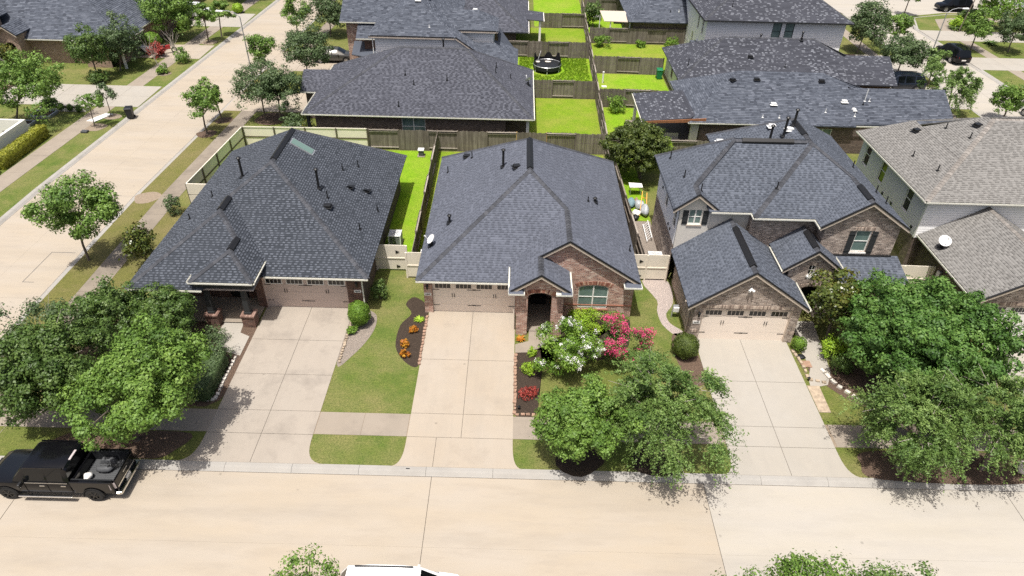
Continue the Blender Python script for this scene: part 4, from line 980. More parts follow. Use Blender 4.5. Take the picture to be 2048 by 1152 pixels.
wall(H2, (.5,31.46), (.5,33.2), 3.2, M['brick_c']); wall(H2, (2.7,33.2), (2.7,31.46), 3.2, M['brick_c'])
MB().poly([(.4,29.7,3.05),(2.8,29.7,3.05),(2.8,33.2,3.05),(.4,33.2,3.05)]).build('porch_ceiling', M['fascia'], H2)
b = MB(); b.box(1.15,2.05,32.45,32.8,.06,.5); b.box(1.15,2.05,32.78,32.86,.5,.95); b.build('bench', M['black'], None, 'black bench inside the arched brick porch', 'bench')

# ================================================================ RIGHT HOUSE (two storeys)
H3 = thing('house', 'two storey brown brick house with three front gables and charcoal roof', 'house', (16, 39, 0))
u_ = 5.5
plg = [[(9.65,29.3,2.58),(12.85,29.3,4.93),(12.85,34.95,4.93),(9.65,34.95,2.58)],[(12.85,29.3,4.93),(16.25,29.3,2.58),(16.25,34.6,2.58),(12.85,34.6,4.93)]]
rg = roof(H3, plg, M['sh_r'], hips=[((12.85,29.3,4.93),(12.85,34.7,4.93),.72)], rakes=[((9.65,29.3,2.58),(12.85,29.3,4.95)),((12.85,29.3,4.95),(16.25,29.3,2.58))], gutters=[((16.25,29.3,2.58),(16.25,31.9,2.58))], style='dark', light=.34, wide=.2, name='garage_roof')
ridge_vent(rg, (12.85,30.0,4.95), (12.85,33.9,4.95), .7)
plp = [[(15.3,31.72,3.5),(17.0,31.72,4.8),(17.0,34.5,4.8),(15.3,34.5,3.5)],[(17.0,31.72,4.8),(18.75,31.72,3.5),(18.75,33.9,3.5),(17.0,34.5,4.8)]]
rp = roof(H3, plp, M['sh_r'], hips=[((17.0,31.72,4.8),(17.0,34.4,4.8),.74)], rakes=[((15.3,31.72,3.5),(17.0,31.72,4.82)),((17.0,31.72,4.82),(18.75,31.72,3.5))], gutters=[((15.3,34.2,3.5),(15.3,31.72,3.5)),((18.75,31.72,3.5),(18.75,33.3,3.5))], style='dark', light=.34, wide=.2, name='porch_roof')
ridge_vent(rp, (17.0,32.2,4.82), (17.0,33.9,4.82), .74)
pls = [[(18.3,31.8,2.7),(22.75,31.8,2.7),(22.45,33.4,3.55),(18.3,33.4,3.55)]]
roof(H3, pls, M['sh_r'], gutters=[((18.3,31.8,2.7),(22.75,31.8,2.7))], style='dark', light=.34, wide=.2, name='lower_roof')
RZ8 = 8.40
plu = [[(9.3,34.7,u_),(10.66,34.7,6.54),(10.66,35.9,6.54),(13.1,38.4,RZ8),(13.1,38.5,RZ8),(9.3,41.9,u_)],
       [(10.66,34.7,6.54),(11.95,34.7,5.55),(11.95,35.0,5.55),(10.66,36.3,6.54)],
       [(10.66,36.06,6.54),(11.4,34.62,u_),(13.9,34.62,u_),(17.7,38.4,8.25),(13.1,38.4,8.25)],
       [(13.85,34.05,u_),(17.7,38.05,RZ8),(17.7,38.5,RZ8),(13.85,34.7,u_)],
       [(13.85,34.05,u_),(17.4,34.05,u_),(19.85,36.3,7.13),(17.7,38.05,RZ8)],
       [(17.35,33.14,u_),(19.85,33.14,7.15),(19.85,36.3,7.15),(17.35,34.2,u_)],
       [(19.85,33.14,7.15),(22.4,33.14,u_),(22.4,45.7,u_),(19.85,43.7,7.15)],
       [(19.85,36.2,7.15),(19.85,43.7,7.15),(17.7,41.7,RZ8),(17.7,38.05,RZ8)],
       [(22.4,45.7,u_),(13.5,45.5,u_),(17.7,41.7,RZ8)],
       [(13.5,45.5,u_),(13.5,41.0,u_),(17.7,38.3,RZ8),(17.7,41.7,RZ8)],
       [(9.3,41.9,u_),(13.1,38.5,RZ8),(17.7,38.5,RZ8),(14.0,42.0,u_)]]
ru = roof(H3, plu, M['sh_r'], hips=[((10.66,35.95,6.54),(13.1,38.4,8.37)),((10.66,34.7,6.54),(10.66,35.95,6.54),.75),((13.85,34.05,u_),(17.7,38.05,RZ8)),((13.1,38.43,8.32),(17.7,38.43,8.34),.6),((19.85,36.3,7.15),(17.7,38.05,RZ8)),((19.85,33.14,7.15),(19.85,36.3,7.15),.66),((17.7,38.05,RZ8),(17.7,41.7,RZ8),.62),((22.4,45.7,u_),(17.7,41.7,RZ8)),((13.5,45.5,u_),(17.7,41.7,RZ8)),((9.3,41.9,u_),(13.1,38.5,RZ8))],
    rakes=[((9.3,34.7,u_),(10.66,34.7,6.56)),((10.66,34.7,6.56),(11.95,34.7,5.55)),((17.35,33.14,u_),(19.85,33.14,7.17)),((19.85,33.14,7.17),(22.4,33.14,u_))],
    gutters=[((11.5,34.62,u_),(13.9,34.62,u_)),((13.85,34.62,u_),(13.85,34.05,u_)),((13.85,34.05,u_),(17.35,34.05,u_)),((17.35,34.2,u_),(17.35,33.14,u_))],
    style='dark', light=.34, wide=.2,
    vents=[('pipe',10.0,40.4,.5),('pipe',10.3,37.4,.5),('pipe',10.9,35.5,.5),('flue',16.0,40.3,1.2),('flue',16.8,40.3,1.2),('flue',17.5,40.9,1.0),('white_box',12.6,39.3,.2,.0),('white_box',16.6,42.0,.2,.0),('white_box',17.2,40.6,.2,.0),('pipe',15.3,35.6,.45),('pipe',21.2,39.2,.5),('pipe',21.7,36.6,.5),('pipe',21.8,35.4,.5)])
ridge_vent(ru, (13.6,38.43,8.34), (16.7,38.43,8.36), .6); ridge_vent(ru, (19.85,33.6,7.17), (19.85,35.2,7.17)); ridge_vent(ru, (17.7,39.3,RZ8), (17.7,41.4,RZ8))
# garage front
wg3 = Wall((10.1,29.55), (15.95,29.55)); bb = MB(); wg3.add(bb, [(0,2.76),(2.75,4.76),(5.85,2.68)], 0, [(.5,5.4,0,2.27)], .2); bb.build('wall', M['brick_r'], H3)
garage_door(H3, wg3, .52, 5.38, 2.2, M['beige']); soldier(H3, wg3, .3, 5.55, 2.38, M['v_r'], .2); soldier(H3, wg3, .0, .42, .62, M['v_r'], .2); soldier(H3, wg3, 5.5, 5.85, .62, M['v_r'], .2)
plaque(H3, wg3, .24, 1.35); lantern(H3, wg3, .27, 1.95); floodlight(H3, wg3, 2.75, 3.75)
wall(H3, (15.95,29.55), (15.95,34.5), 2.8, M['brick_r']); wall(H3, (10.1,35.0), (10.1,29.55), 2.7, M['brick_r'])
# entry
we = Wall((15.75,31.95), (18.5,31.95)); bb = MB(); we.add(bb, [(0,3.68),(1.25,4.63),(2.75,3.48)], 0, [(.95,2.2,0,1.95,.3),(1.08,1.44,3.05,3.72)], .2); bb.build('wall', M['brick_r'], H3)
window(H3, we, 1.08, 1.44, 3.05, 3.72, 0, 2, fmat=M['white'], gmat=M['glass_d'], sill=M['white'], fw=.03); soldier(H3, we, .85, 2.3, 1.98, M['v_r'], .2, .32, .025); soldier(H3, we, 1.0, 1.52, 3.74, M['v_r'], .2)
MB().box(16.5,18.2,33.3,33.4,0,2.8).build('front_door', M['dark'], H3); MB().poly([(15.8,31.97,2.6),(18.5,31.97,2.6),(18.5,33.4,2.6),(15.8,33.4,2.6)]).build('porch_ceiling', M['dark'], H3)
wall(H3, (15.75,34.5), (15.75,31.95), 3.7, M['brick_r']); wall(H3, (18.5,31.95), (18.5,33.4), 3.5, M['brick_r'])
wall(H3, (18.5,32.3), (22.3,32.3), 2.9, M['brick_r'], openings=[(1.2,2.6,.7,2.1)]); 
# upper walls
wu = Wall((17.75,33.4), (22.0,33.4)); bb = MB(); wu.add(bb, [(0,5.65),(2.1,7.0),(4.25,5.6)], 3.0, [(1.84,2.72,3.78,5.2)], .12); bb.build('wall', M['brick_r'], H3)
window(H3, wu, 1.84, 2.72, 3.78, 5.2, 0, 1, sill=M['white']); shutters(H3, wu, 1.84, 2.72, 3.66, 5.2); soldier(H3, wu, 1.7, 2.85, 5.24, M['v_r'], .2)
b = MB(); lbox(b, wu, -.05, 4.3, 3.5, 3.6, 0, .10); b.build('flashing', M['black'], H3)
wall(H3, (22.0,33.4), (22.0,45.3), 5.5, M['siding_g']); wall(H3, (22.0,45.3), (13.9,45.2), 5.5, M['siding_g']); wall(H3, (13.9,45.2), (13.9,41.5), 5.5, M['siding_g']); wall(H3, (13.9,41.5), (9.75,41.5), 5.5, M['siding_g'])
wl = wall(H3, (9.75,41.5), (9.75,35.05), 5.5, M['siding'], z0=2.85, openings=[(2.6,3.4,3.5,4.8),(5.3,6.0,3.6,4.9)]); window(H3, wl, 2.6, 3.4, 3.5, 4.8, gmat=M['glass_d']); window(H3, wl, 5.3, 6.0, 3.6, 4.9, gmat=M['glass_d'])
for s_ in (1.5, 4.4, 5.0): 
    b = MB(); lbox(b, wl, s_, s_+.14, 4.1 if s_ < 2 else 3.1, 4.26 if s_ < 2 else 3.26, 0, .05); b.build('wall_vent', M['black'], H3)
wall(H3, (9.75,41.5), (9.75,35.05), 2.85, M['brick_r'])
wd = Wall((9.75,34.95), (11.6,34.95)); bb = MB(); wd.add(bb, [(0,5.6),(.9,6.3),(1.85,5.6)], 2.5, [(.56,1.36,4.42,5.42)], .1); bb.build('wall', M['stucco'], H3)
window(H3, wd, .56, 1.36, 4.42, 5.42, 0, 2, sill=M['fascia']); shutters(H3, wd, .56, 1.36, 4.42, 5.38, .34)
wall(H3, (11.6,35.0), (13.9,35.0), 5.5, M['stucco'], z0=2.5); wall(H3, (13.9,35.0), (13.9,34.5), 5.5, M['brick_r'], z0=2.5); wall(H3, (13.9,34.5), (17.75,34.5), 5.5, M['brick_r'], z0=2.5); wall(H3, (17.75,34.5), (17.75,33.4), 5.5, M['brick_r'], z0=2.5)
b = MB(); b.tube((9.62,29.9,2.55),(9.70,30.1,2.4),.04,.04); b.bar((10.04,30.2,.1),(10.04,30.2,2.5),.07,.07); b.build('downspout', M['fascia'], H3)

# ================================================================ GREY ROOFED HOUSE (right edge)
H4 = thing('house', 'two storey house with weathered grey shingle roof at the right edge', 'house', (31, 40, 0))
g4 = lambda x: 5.4+.4274*(x-25)
plq = [[(25,36.65,5.4),(28.1,39.72,g4(28.1)),(28.1,46,g4(28.1)),(24.9,47.1,5.36)],[(28.1,39.72,g4(28.1)),(31.3,42.95,g4(31.3)),(31.3,43.6,g4(31.3)),(28.1,44.9,g4(28.1))],[(25,36.65,5.4),(40,36.65,5.4),(40,42.95,8.09),(31.3,42.95,8.09)],[(31.3,43.5,8.09),(40,43.5,8.09),(40,50,5.4),(28,48,5.4)]]
r4 = roof(H4, plq, M['sh_g'], M['cap_g'], hips=[((25,36.65,5.4),(31.3,42.95,8.09),.3),((31.3,43.2,8.09),(40,43.2,8.09),.42)], gutters=[((25,36.65,5.4),(40,36.65,5.4)),((24.9,47.1,5.36),(25,36.65,5.4))], style='dark', light=.4, wide=.25,
          vents=[('box',27.6,44.6,.2,.3),('box',30.4,42.9,.2,.3),('pipe',26.3,41.8,.4),('pipe',26.7,39.4,.4),('pipe',29.0,43.8,.4),('pipe',29.5,41.8,.4)])
plq2 = [[(25.6,30.05,2.85),(29.2,30.05,4.95),(29.2,37.0,4.95),(25.6,37.0,2.85)],[(29.2,30.05,4.95),(32.8,30.05,2.85),(32.8,37.0,2.85),(29.2,37.0,4.95)]]
roof(H4, plq2, M['sh_g'], M['cap_g'], hips=[((29.2,30.05,4.95),(29.2,37,4.95),.58)], rakes=[((25.6,30.05,2.85),(29.2,30.05,4.97)),((29.2,30.05,4.97),(32.8,30.05,2.85))], gutters=[((25.6,37,2.85),(25.6,30.05,2.85))], style='dark', light=.4, wide=.25, name='garage_roof')
wh = Wall((26.1,30.5), (32.3,30.5)); bb = MB(); wh.add(bb, [(0,3.05),(3.1,4.8),(6.2,3.05)], 0, [(.8,5.6,0,2.25)], .2); bb.build('wall', M['brick_r'], H4)
garage_door(H4, wh, .82, 5.58, 2.2, M['white']); soldier(H4, wh, .6, 5.8, 2.36, M['v_r'], .2)
wall(H4, (26.1,37.05), (26.1,30.5), 3.0, M['brick_b'])
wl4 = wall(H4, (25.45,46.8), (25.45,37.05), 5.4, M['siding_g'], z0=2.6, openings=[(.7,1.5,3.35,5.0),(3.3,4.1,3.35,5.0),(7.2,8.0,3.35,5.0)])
for a in (.7, 3.3, 7.2): window(H4, wl4, a, a+.8, 3.35, 5.0, gmat=M['glass_d'], fw=.06)
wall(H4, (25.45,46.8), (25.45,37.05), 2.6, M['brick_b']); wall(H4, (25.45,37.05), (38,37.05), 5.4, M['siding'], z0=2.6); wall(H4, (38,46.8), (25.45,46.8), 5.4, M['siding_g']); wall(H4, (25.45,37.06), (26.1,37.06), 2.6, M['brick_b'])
b = MB(); lbox(b, wl4, 9.6, 9.76, 2.6, 5.35, 0, .03); b.build('corner_board', M['white'], H4)
for a in (4.6, 6.0, 9.0):
    b = MB(); lbox(b, wl4, a, a+.16, 2.9, 3.08, 0, .06); b.build('wall_vent', M['shutter'], H4)
b = MB(); b.tube((26.02,34.2,.1),(26.02,34.2,2.0),.03,.03); b.box(25.9,26.05,34.05,34.35,1.5,2.0); b.build('meter_pipe', M['steel'], H4)

# ================================================================ HOUSES BEHIND
def simple_walls(house, x0, x1, y0, y1, h, mat, z0=0, wins=()):
    ws = wall(house, (x0,y0), (x1,y0), h, mat, z0, [(a,c,z,t) for a,c,z,t,_ in wins])
    for a, c, z, t, m_ in wins: window(house, ws, a, c, z, t, 0, m_)
    wall(house, (x1,y0), (x1,y1), h, mat, z0); wall(house, (x1,y1), (x0,y1), h, mat, z0); wall(house, (x0,y1), (x0,y0), h, mat, z0)
    return ws
# dark corner house straight behind
B1 = thing('house', 'single storey dark brick house with big dark hip roof behind the wooden fence', 'house', (-8, 60, 0))
A, B = (-10.3,60.1,6.5), (-4.55,60.1,6.5)
plb = [[(-17.9,54.1,e),(1.45,54.1,e),B,A],[(1.45,66.2,e),(-17.9,66.2,e),A,B],[(-17.9,66.2,e),(-17.9,54.1,e),A],[(1.45,54.1,e),(1.45,66.2,e),B]]
roof(B1, plb, M['sh_b'], hips=[((-17.9,54.1,e),A),((1.45,54.1,e),B),((-17.9,66.2,e),A),((1.45,66.2,e),B),(A,B,.62)], gutters=[((-17.9,54.1,e),(1.45,54.1,e)),((1.45,54.1,e),(1.45,66.2,e)),((-17.9,66.2,e),(-17.9,54.1,e))], light=.42, wide=.24,
     vents=[('pipe',-9.6,57.6,.4),('pipe',-8.8,56.8,.4),('pipe',-6.0,57.2,.5),('pipe',-9.9,54.9,.5),('pipe',-1.9,59.0,.5),('pipe',-1.9,60.3,.5),('pipe',-.6,60.0,.4),('flue',-6.6,61.0,1.0)])
simple_walls(B1, -17.0, -.9, 54.6, 65.7, 2.62, M['brick_b'], wins=[(7.3,9.3,.75,2.3,2)])
MB().box(-.9,1.0,55.8,65.7,0,2.6).build('wall', M['brick_b'], B1); b = MB(); b.box(.85,1.1,54.5,54.75,0,2.6); b.build('porch_post', M['white'], B1)
for cx in (-17.6,): b = MB(); b.box(cx-.12,cx+.12,54.5,54.75,0,2.6); b.build('porch_post', M['shutter'], B1)
plb2 = [[(-19.4,59.0,e),(-14,59.0,e),(-14,61.2,3.9),(-19.4,61.2,3.9)],[(-14,63.4,e),(-19.4,63.4,e),(-19.4,61.2,3.9),(-14,61.2,3.9)]]
roof(B1, plb2, M['sh_b'], light=.42, wide=.24, name='garage_roof', gutters=[((-19.4,59.0,e),(-17.8,59.0,e))]); wall(B1, (-19.0,63.0), (-19.0,59.4), [(0,2.6),(1.8,3.8),(3.6,2.6)], M['brick_b']); wall(B1, (-19.0,59.4), (-16,59.4), 2.6, M['brick_b'])
# two storey house with white siding
B2 = thing('house', 'two storey house with white siding and grey roof behind the dark corner house', 'house', (-9, 72, 0))
t_ = 5.4; Ap = (-10.2,70.8,8.2)
plc = [[(-14.4,66.7,t_),(-6.0,66.7,t_),Ap],[(-6.0,66.7,t_),(-6.0,80,t_),(-10.2,80,8.2),Ap],[(-14.4,80,t_),(-14.4,66.7,t_),Ap,(-10.2,80,8.2)],[(-6.0,66.7,t_),(-3.2,66.7,3.53),(-3.2,69.2,3.53),(-6.0,69.2,t_)],
       [(-18.1,71.0,t_),(-12,71.0,t_),(-12,74.5,7.4),(-18.1,74.5,7.4)],[(-12,78,t_),(-18.1,78,t_),(-18.1,74.5,7.4),(-12,74.5,7.4)],
       [(-6.2,69.1,t_),(-2.05,69.1,t_),(-4.1,71.4,6.75),(-8.05,71.4,6.75)],[(-2.05,69.1,t_),(-2.05,73.7,t_),(-4.1,71.4,6.75)],[(-2.05,73.7,t_),(-6,73.7,t_),(-8.05,71.4,6.75),(-4.1,71.4,6.75)]]
roof(B2, plc, M['sh_m'], M['sh_m'], hips=[((-14.4,66.7,t_),Ap),((-6.0,66.7,t_),Ap),((-2.05,69.1,t_),(-4.1,71.4,6.75)),(Ap,(-10.2,80,8.2),.6)], gutters=[((-18.1,71.0,t_),(-14.4,71.0,t_))], rakes=[((-14.4,66.7,t_),(-6.0,66.7,t_)),((-6.0,66.7,t_),(-3.2,66.7,3.53)),((-6.2,69.1,t_),(-2.05,69.1,t_))], style='blend', wide=.34, exposure=.17,
     vents=[('white_box',-9.9,70.2,.2,.0),('white_pipe',-8.6,67.6,.25),('white_box',-4.4,71.6,.2,.0),('white_box',-9.2,72.0,.2,.0)])
pld = [[(-6,66.4,e),(0,66.4,e),(-2.4,69.3,4.2),(-6,69.3,4.2)],[(0,66.4,e),(0,72.4,e),(-2.4,70.2,4.2),(-2.4,69.3,4.2)],[(-2.05,70.1,4.0),(-.4,72.9,e),(-1.2,75.5,e),(-2.05,75.5,4.0)]]
roof(B2, pld, M['sh_m'], M['sh_m'], hips=[((0,66.4,e),(-2.4,69.3,4.2))], style='blend', wide=.34, exposure=.17, name='lower_roof')
simple_walls(B2, -13.9, -6.4, 67.1, 79.6, 5.4, M['siding']); wall(B2, (-6.4,67.1), (-3.4,67.1), [(0,5.3),(3.0,3.4)], M['siding']); wall(B2, (-5.8,69.5), (-2.5,69.5), 5.4, M['siding'], z0=3.0); wall(B2, (-2.5,69.5), (-2.5,73.3), 5.4, M['siding'], z0=2.0)
simple_walls(B2, -17.6, -14.2, 71.5, 77.5, 5.4, M['brick_c']); simple_walls(B2, -5.5, -.5, 66.9, 72, 2.6, M['brick_b'])
b = MB(); b.hexa([(-16.9,69.6,2.5),(-14.4,68.6,2.5),(-14.4,71.4,3.3),(-16.9,71.4,3.3)],[(-16.9,69.6,2.6),(-14.4,68.6,2.6),(-14.4,71.4,3.4),(-16.9,71.4,3.4)]); b.build('porch_roof', M['sh_m'], B2)
plx = [[(-16.3,69.6,4.2),(-14.2,69.6,4.2),(-14.2,71.4,5.3),(-16.3,71.4,5.3)]]; roof(B2, plx, M['sh_m'], style='blend', wide=.34, gutters=[((-16.3,69.6,4.2),(-14.2,69.6,4.2))], name='bay_roof'); MB().box(-15.6,-14.3,70.2,71.5,2.6,4.2).build('bay', M['brick_l'], B2)
b = MB(); b.bar((-14.1,67.0,0),(-14.1,67.0,5.2),.08,.06); b.build('downspout', M['white'], B2)
# dark roof further back
B3 = thing('house', 'dark roofed house with a small covered patio, behind the two storey white siding house', 'house', (-7, 86, 0))
plz, hz, gz = hiproof(-17, 1.1, 78.3, 92, e, 6.9)
roof(B3, plz, M['sh_b'], hips=hz, gutters=[gz[1]], light=.42, wide=.3, exposure=.19, gmat=M['white']); simple_walls(B3, -16.5, -.3, 78.9, 91.5, 2.62, M['brick_b'])
plz2 = [[(-3,82.9,3.1),(2.9,82.9,2.7),(2.9,86.6,2.7),(-1,86.6,3.1)]]; roof(B3, plz2, M['sh_b'], light=.42, wide=.3, exposure=.19, name='patio_roof', gutters=[((2.9,82.9,2.7),(2.9,86.6,2.7))], gmat=M['white'])
b = MB(); b.box(2.4,2.65,83.1,83.35,0,2.65); b.build('porch_post', M['white'], B3); b = MB(); b.box(-.3,2.8,79.2,83.6,0.02,.10); b.build('patio_slab', M['walk'], B3)
B4 = thing('house', 'roof corner of a white house at the very top, beyond the dark roofs', 'house', (-2, 96, 0))
plz, hz, gz = hiproof(-14, .3, 92.6, 104, e+.1, 6.6); roof(B4, plz, M['sh_m'], style='blend', hips=hz, wide=.4, exposure=.22); simple_walls(B4, -13.5, -.2, 93.1, 103.5, 2.7, M['siding_g'])
# long mottled roof on the right with the patio cover
C1 = thing('house', 'long single storey house with mottled grey roof and wooden patio cover', 'house', (24, 58, 0))
A, B = (19.2,59.2,5.4), (26.6,59.2,5.4)
ple = [[(14.5,54.3,e),(30,54.6,e),(30,58.2,4.72),B,A],[(14.5,64,e),(14.5,54.3,e),A],[(31,64,e),(14.5,64,e),A,B],[B,(29.4,58.2,4.55),(30,58.2,4.5),(31,63.9,e)],
       [(27,54.6,e),(37.1,54.95,e),(37.1,58.3,4.5),(27,58.1,4.5)],[(37.1,61.6,e),(27,61.6,e),(27,58.1,4.5),(37.1,58.3,4.5)]]
ple[0] = [(14.5,54.3,e),(28.5,54.3,e),(28.5,58.2,4.84),B,A]
roof(C1, ple, M['sh_m'], M['sh_m'], hips=[((14.5,54.3,e),A),(A,B,.55),(B,(29.2,58.2,4.5)),((29,58.15,4.5),(37.1,58.3,4.5),.55)], gutters=[((14.5,54.3,e),(37.1,54.6,e)),((14.5,56,e),(14.5,54.3,e))], style='blend', wide=.32, exposure=.17,
     vents=[('box',18.6,58.3,.2,.6),('box',20.7,58.4,.2,0),('box',26.3,58.4,.2,0),('white_box',21.8,56.1,.2,0),('white_pipe',20.7,54.9,.25),('white_pipe',22.1,54.9,.25),('white_pipe',26.1,55.5,.35),('white_box',27.9,56.5,.2,0),('white_pipe',29.8,56.9,1.1),('white_pipe',30.2,56.9,.3),('white_box',28.6,56.0,.2,0),('white_pipe',28.5,55.2,.35),('pipe',29.6,56.6,.2)])
simple_walls(C1, 15.6, 36.6, 54.75, 61.2, 2.62, M['brick_b'], wins=[(9.6,11.2,.8,2.2,2)])
plf = [[(10.6,54.5,2.55),(15.3,54.9,3.1),(17.0,60.6,3.1),(10.5,60.8,2.55)]]
plf = [[(10.6,54.5,2.6),(14.6,54.5,2.95),(16.2,56.3,3.09),(16.2,60.8,3.09),(10.6,60.8,2.6)]]
rr = roof(C1, plf, M['sh_s'], style='speck', light=.2, wide=.3, exposure=.19, name='patio_roof', gutters=[((10.6,60.8,2.6),(10.6,54.5,2.6))])
b = MB(); b.hexa([(10.7,54.42,2.42),(15.9,54.42,2.66),(15.9,54.5,2.66),(10.7,54.5,2.42)],[(10.7,54.42,2.58),(15.9,54.42,2.98),(15.9,54.5,2.98),(10.7,54.5,2.58)]); b.build('patio_gable', M['wood_s'], C1)
for yy in (54.7, 60.4): b = MB(); b.box(10.8,11.05,yy-.12,yy+.12,0,2.5); b.build('patio_post', M['white'], C1)
b = MB(); b.box(10.2,15.6,54.7,60.6,.02,.1); b.build('patio_slab', M['walk'], C1)
b = MB(); b.box(14.85,15.5,54.8,55.1,0,2.6); b.build('patio_pier', M['stucco'], C1)
# speckled roof behind it
C2 = thing('house', 'single storey house with black and white speckled roof behind the mottled roof', 'house', (26, 69, 0))
A, B = (20.3,69.25,5.4), (29.2,69.25,5.4)
pli = [[(15.4,64.3,e),(32,64.3,e),(32,66.9,4.08),B,A],[(15.4,74.2,e),(15.4,64.3,e),A],[(34,74.2,e),(15.4,74.2,e),A,B],[B,(31.8,67.3,4.4),(34,69,3.4),(34,74.2,e)],[(29,64.3,e),(36.3,64.3,e),(36.3,67.5,4.4),(29,67.5,4.4)],[(36.3,70.7,e),(29,70.7,e),(29,67.5,4.4),(36.3,67.5,4.4)]]
pli[0] = [(15.4,64.3,e),(31.6,64.3,e),(31.6,67.2,4.26),B,A]
roof(C2, pli, M['sh_s'], hips=[((15.4,64.3,e),A),(A,B,.55),(B,(31.7,67.3,4.3))], style='speck', light=.2, wide=.24, exposure=.17, vents=[('flue',27.9,69.0,.8),('flue',24.0,69.4,.3),('pipe',16.6,66.5,.7),('box',22.6,67.0,.2,0),('pipe',25.8,66.0,.3)])
simple_walls(C2, 16.0, 35.8, 64.8, 73.7, 2.62, M['brick_b']); wls = wall(C2, (15.98,73.7), (15.98,64.8), 2.62, M['stucco'], openings=[(3.0,3.9,.8,2.1),(6.0,6.9,.8,2.1)])
window(C2, wls, 3.0, 3.9, .8, 2.1, gmat=M['glass_d']); window(C2, wls, 6.0, 6.9, .8, 2.1, gmat=M['glass_d'])
MB().box(32,35.9,64.75,64.8,0,2.6).build('wall', M['brick_l'], C2)
# white two storey
C3 = thing('house', 'white two storey house with dark speckled roof, at the top right', 'house', (27, 80, 0))
plj, hj, gj = hiproof(19.5, 35.2, 74.5, 88, 5.5, 9.3); roof(C3, plj, M['sh_s'], hips=hj, gutters=[gj[0], gj[3]], gmat=M['shutter'], style='speck', light=.22, wide=.26, exposure=.19, vents=[('pipe',22.6,76.2,.6),('pipe',20.8,79.8,.6)])
w3 = wall(C3, (20.0,75.1), (34.7,75.1), 5.5, M['siding'], openings=[(7.0,7.95,3.45,5.3),(8.35,9.3,3.45,5.3)])
for a in (7.0, 8.35): window(C3, w3, a, a+.95, 3.45, 5.3, fmat=M['shutter'])
w4 = wall(C3, (20.0,87.5), (20.0,75.1), 5.5, M['siding'], openings=[(8.2,8.9,3.4,5.0),(10.4,11.1,3.4,5.0),(6.4,7.1,.9,2.6)])
for a, z in ((8.2,3.4),(10.4,3.4),(6.4,.9)): window(C3, w4, a, a+.7, z, z+1.6, gmat=M['glass_d'])
wall(C3, (34.7,75.1), (34.7,87.5), 5.5, M['siding']); wall(C3, (34.7,87.5), (20.0,87.5), 5.5, M['siding'])
b = MB(); lbox(b, w4, 8.9, 9.9, 1.9, 2.2, 0, .7); lbox(b, w4, 8.9, 9.9, 1.6, 1.9, .3, .75); b.build('awning_box', M['sh_m'], C3)
# grey roof at the top
C4 = thing('house', 'light grey roofed house beside the tan canopy, at the top', 'house', (18, 90, 0))
plk, hk, gk = hiproof(13.0, 34, 83.6, 97, e, 6.8); roof(C4, plk, M['sh_m'], M['sh_m'], hips=hk, style='blend', wide=.4, exposure=.2, vents=[('white_pipe',19.0,85.0,.3),('pipe',18.0,85.0,.2)]); simple_walls(C4, 13.7, 33.5, 84.2, 96.4, 2.62, M['brick_b'])
C5 = thing('house', 'dark gabled house end at the very top, left of the grey roof', 'house', (14, 100, 0))
plk, hk, gk = hiproof(9.5, 24, 97.5, 110, e, 6.2); roof(C5, plk, M['sh_b'], hips=hk, wide=.4, exposure=.22); simple_walls(C5, 10.2, 23.4, 98.1, 109.5, 2.62, M['brick_l'])
# brick house across the side street
D1 = thing('house', 'pink brick house with grey hip roof across the side street, top left', 'house', (-52, 80, 0))
pln, hn, gn = hiproof(-66, -41.5, 71.7, 90, e, 8.2)
roof(D1, pln, M['sh_m'], M['sh_m'], hips=hn, gutters=[gn[0], gn[1]], style='blend', wide=.4, exposure=.2, vents=[('pipe',-50.5,77,.8)])
simple_walls(D1, -65.4, -42.1, 72.3, 89.5, 2.62, M['brick_p'])
plo = [[(-58.6,69.3,4.6),(-56.2,69.3,6.3),(-56.2,76,6.3),(-58.6,76,4.6)],[(-56.2,69.3,6.3),(-53.8,69.3,4.6),(-53.8,74.0,4.6),(-56.2,76,6.3)],[(-53.6,70.3,3.4),(-52.4,70.3,4.3),(-52.4,73.5,4.3),(-53.6,73.5,3.4)],[(-52.4,70.3,4.3),(-51.2,70.3,3.4),(-51.2,72.8,3.4),(-52.4,73.5,4.3)]]
roof(D1, plo, M['sh_m'], style='blend', wide=.4, exposure=.2, name='gable_roof', rakes=[((-58.6,69.3,4.6),(-56.2,69.3,6.32)),((-56.2,69.3,6.32),(-53.8,69.3,4.6)),((-53.6,70.3,3.4),(-52.4,70.3,4.32)),((-52.4,70.3,4.32),(-51.2,70.3,3.4))])
wq = Wall((-58.3,69.6), (-54.1,69.6)); bb = MB(); wq.add(bb, [(0,4.7),(2.1,6.15),(4.2,4.7)], 0, [(.6,1.2,1.6,3.4),(1.5,2.7,1.4,3.6,.5),(3.0,3.6,1.6,3.4)], .12); bb.build('wall', M['brick_p'], D1)
window(D1, wq, 1.5, 2.7, 1.4, 3.6, .5, 2); window(D1, wq, .6, 1.2, 1.6, 3.4); window(D1, wq, 3.0, 3.6, 1.6, 3.4)
wall(D1, (-54.1,69.6), (-54.1,73), 4.7, M['brick_p']); wq2 = Wall((-53.4,70.6), (-51.4,70.6)); bb = MB(); wq2.add(bb, [(0,3.5),(1.0,4.2),(2.0,3.5)], 0, [(.45,1.55,0,2.1,.5)], .4); bb.build('porch_arch', M['brick_p'], D1)
wall(D1, (-51.4,70.6), (-51.4,73), 3.4, M['brick_p'])
plr = [[(-46.2,71.0,3.0),(-42.4,71.0,3.0),(-42.4,74.5,5.2),(-44.4,74.5,5.2)],[(-42.4,71.0,3.0),(-39.9,75.0,3.0),(-42.4,78,5.2),(-42.4,74.5,5.2)]]
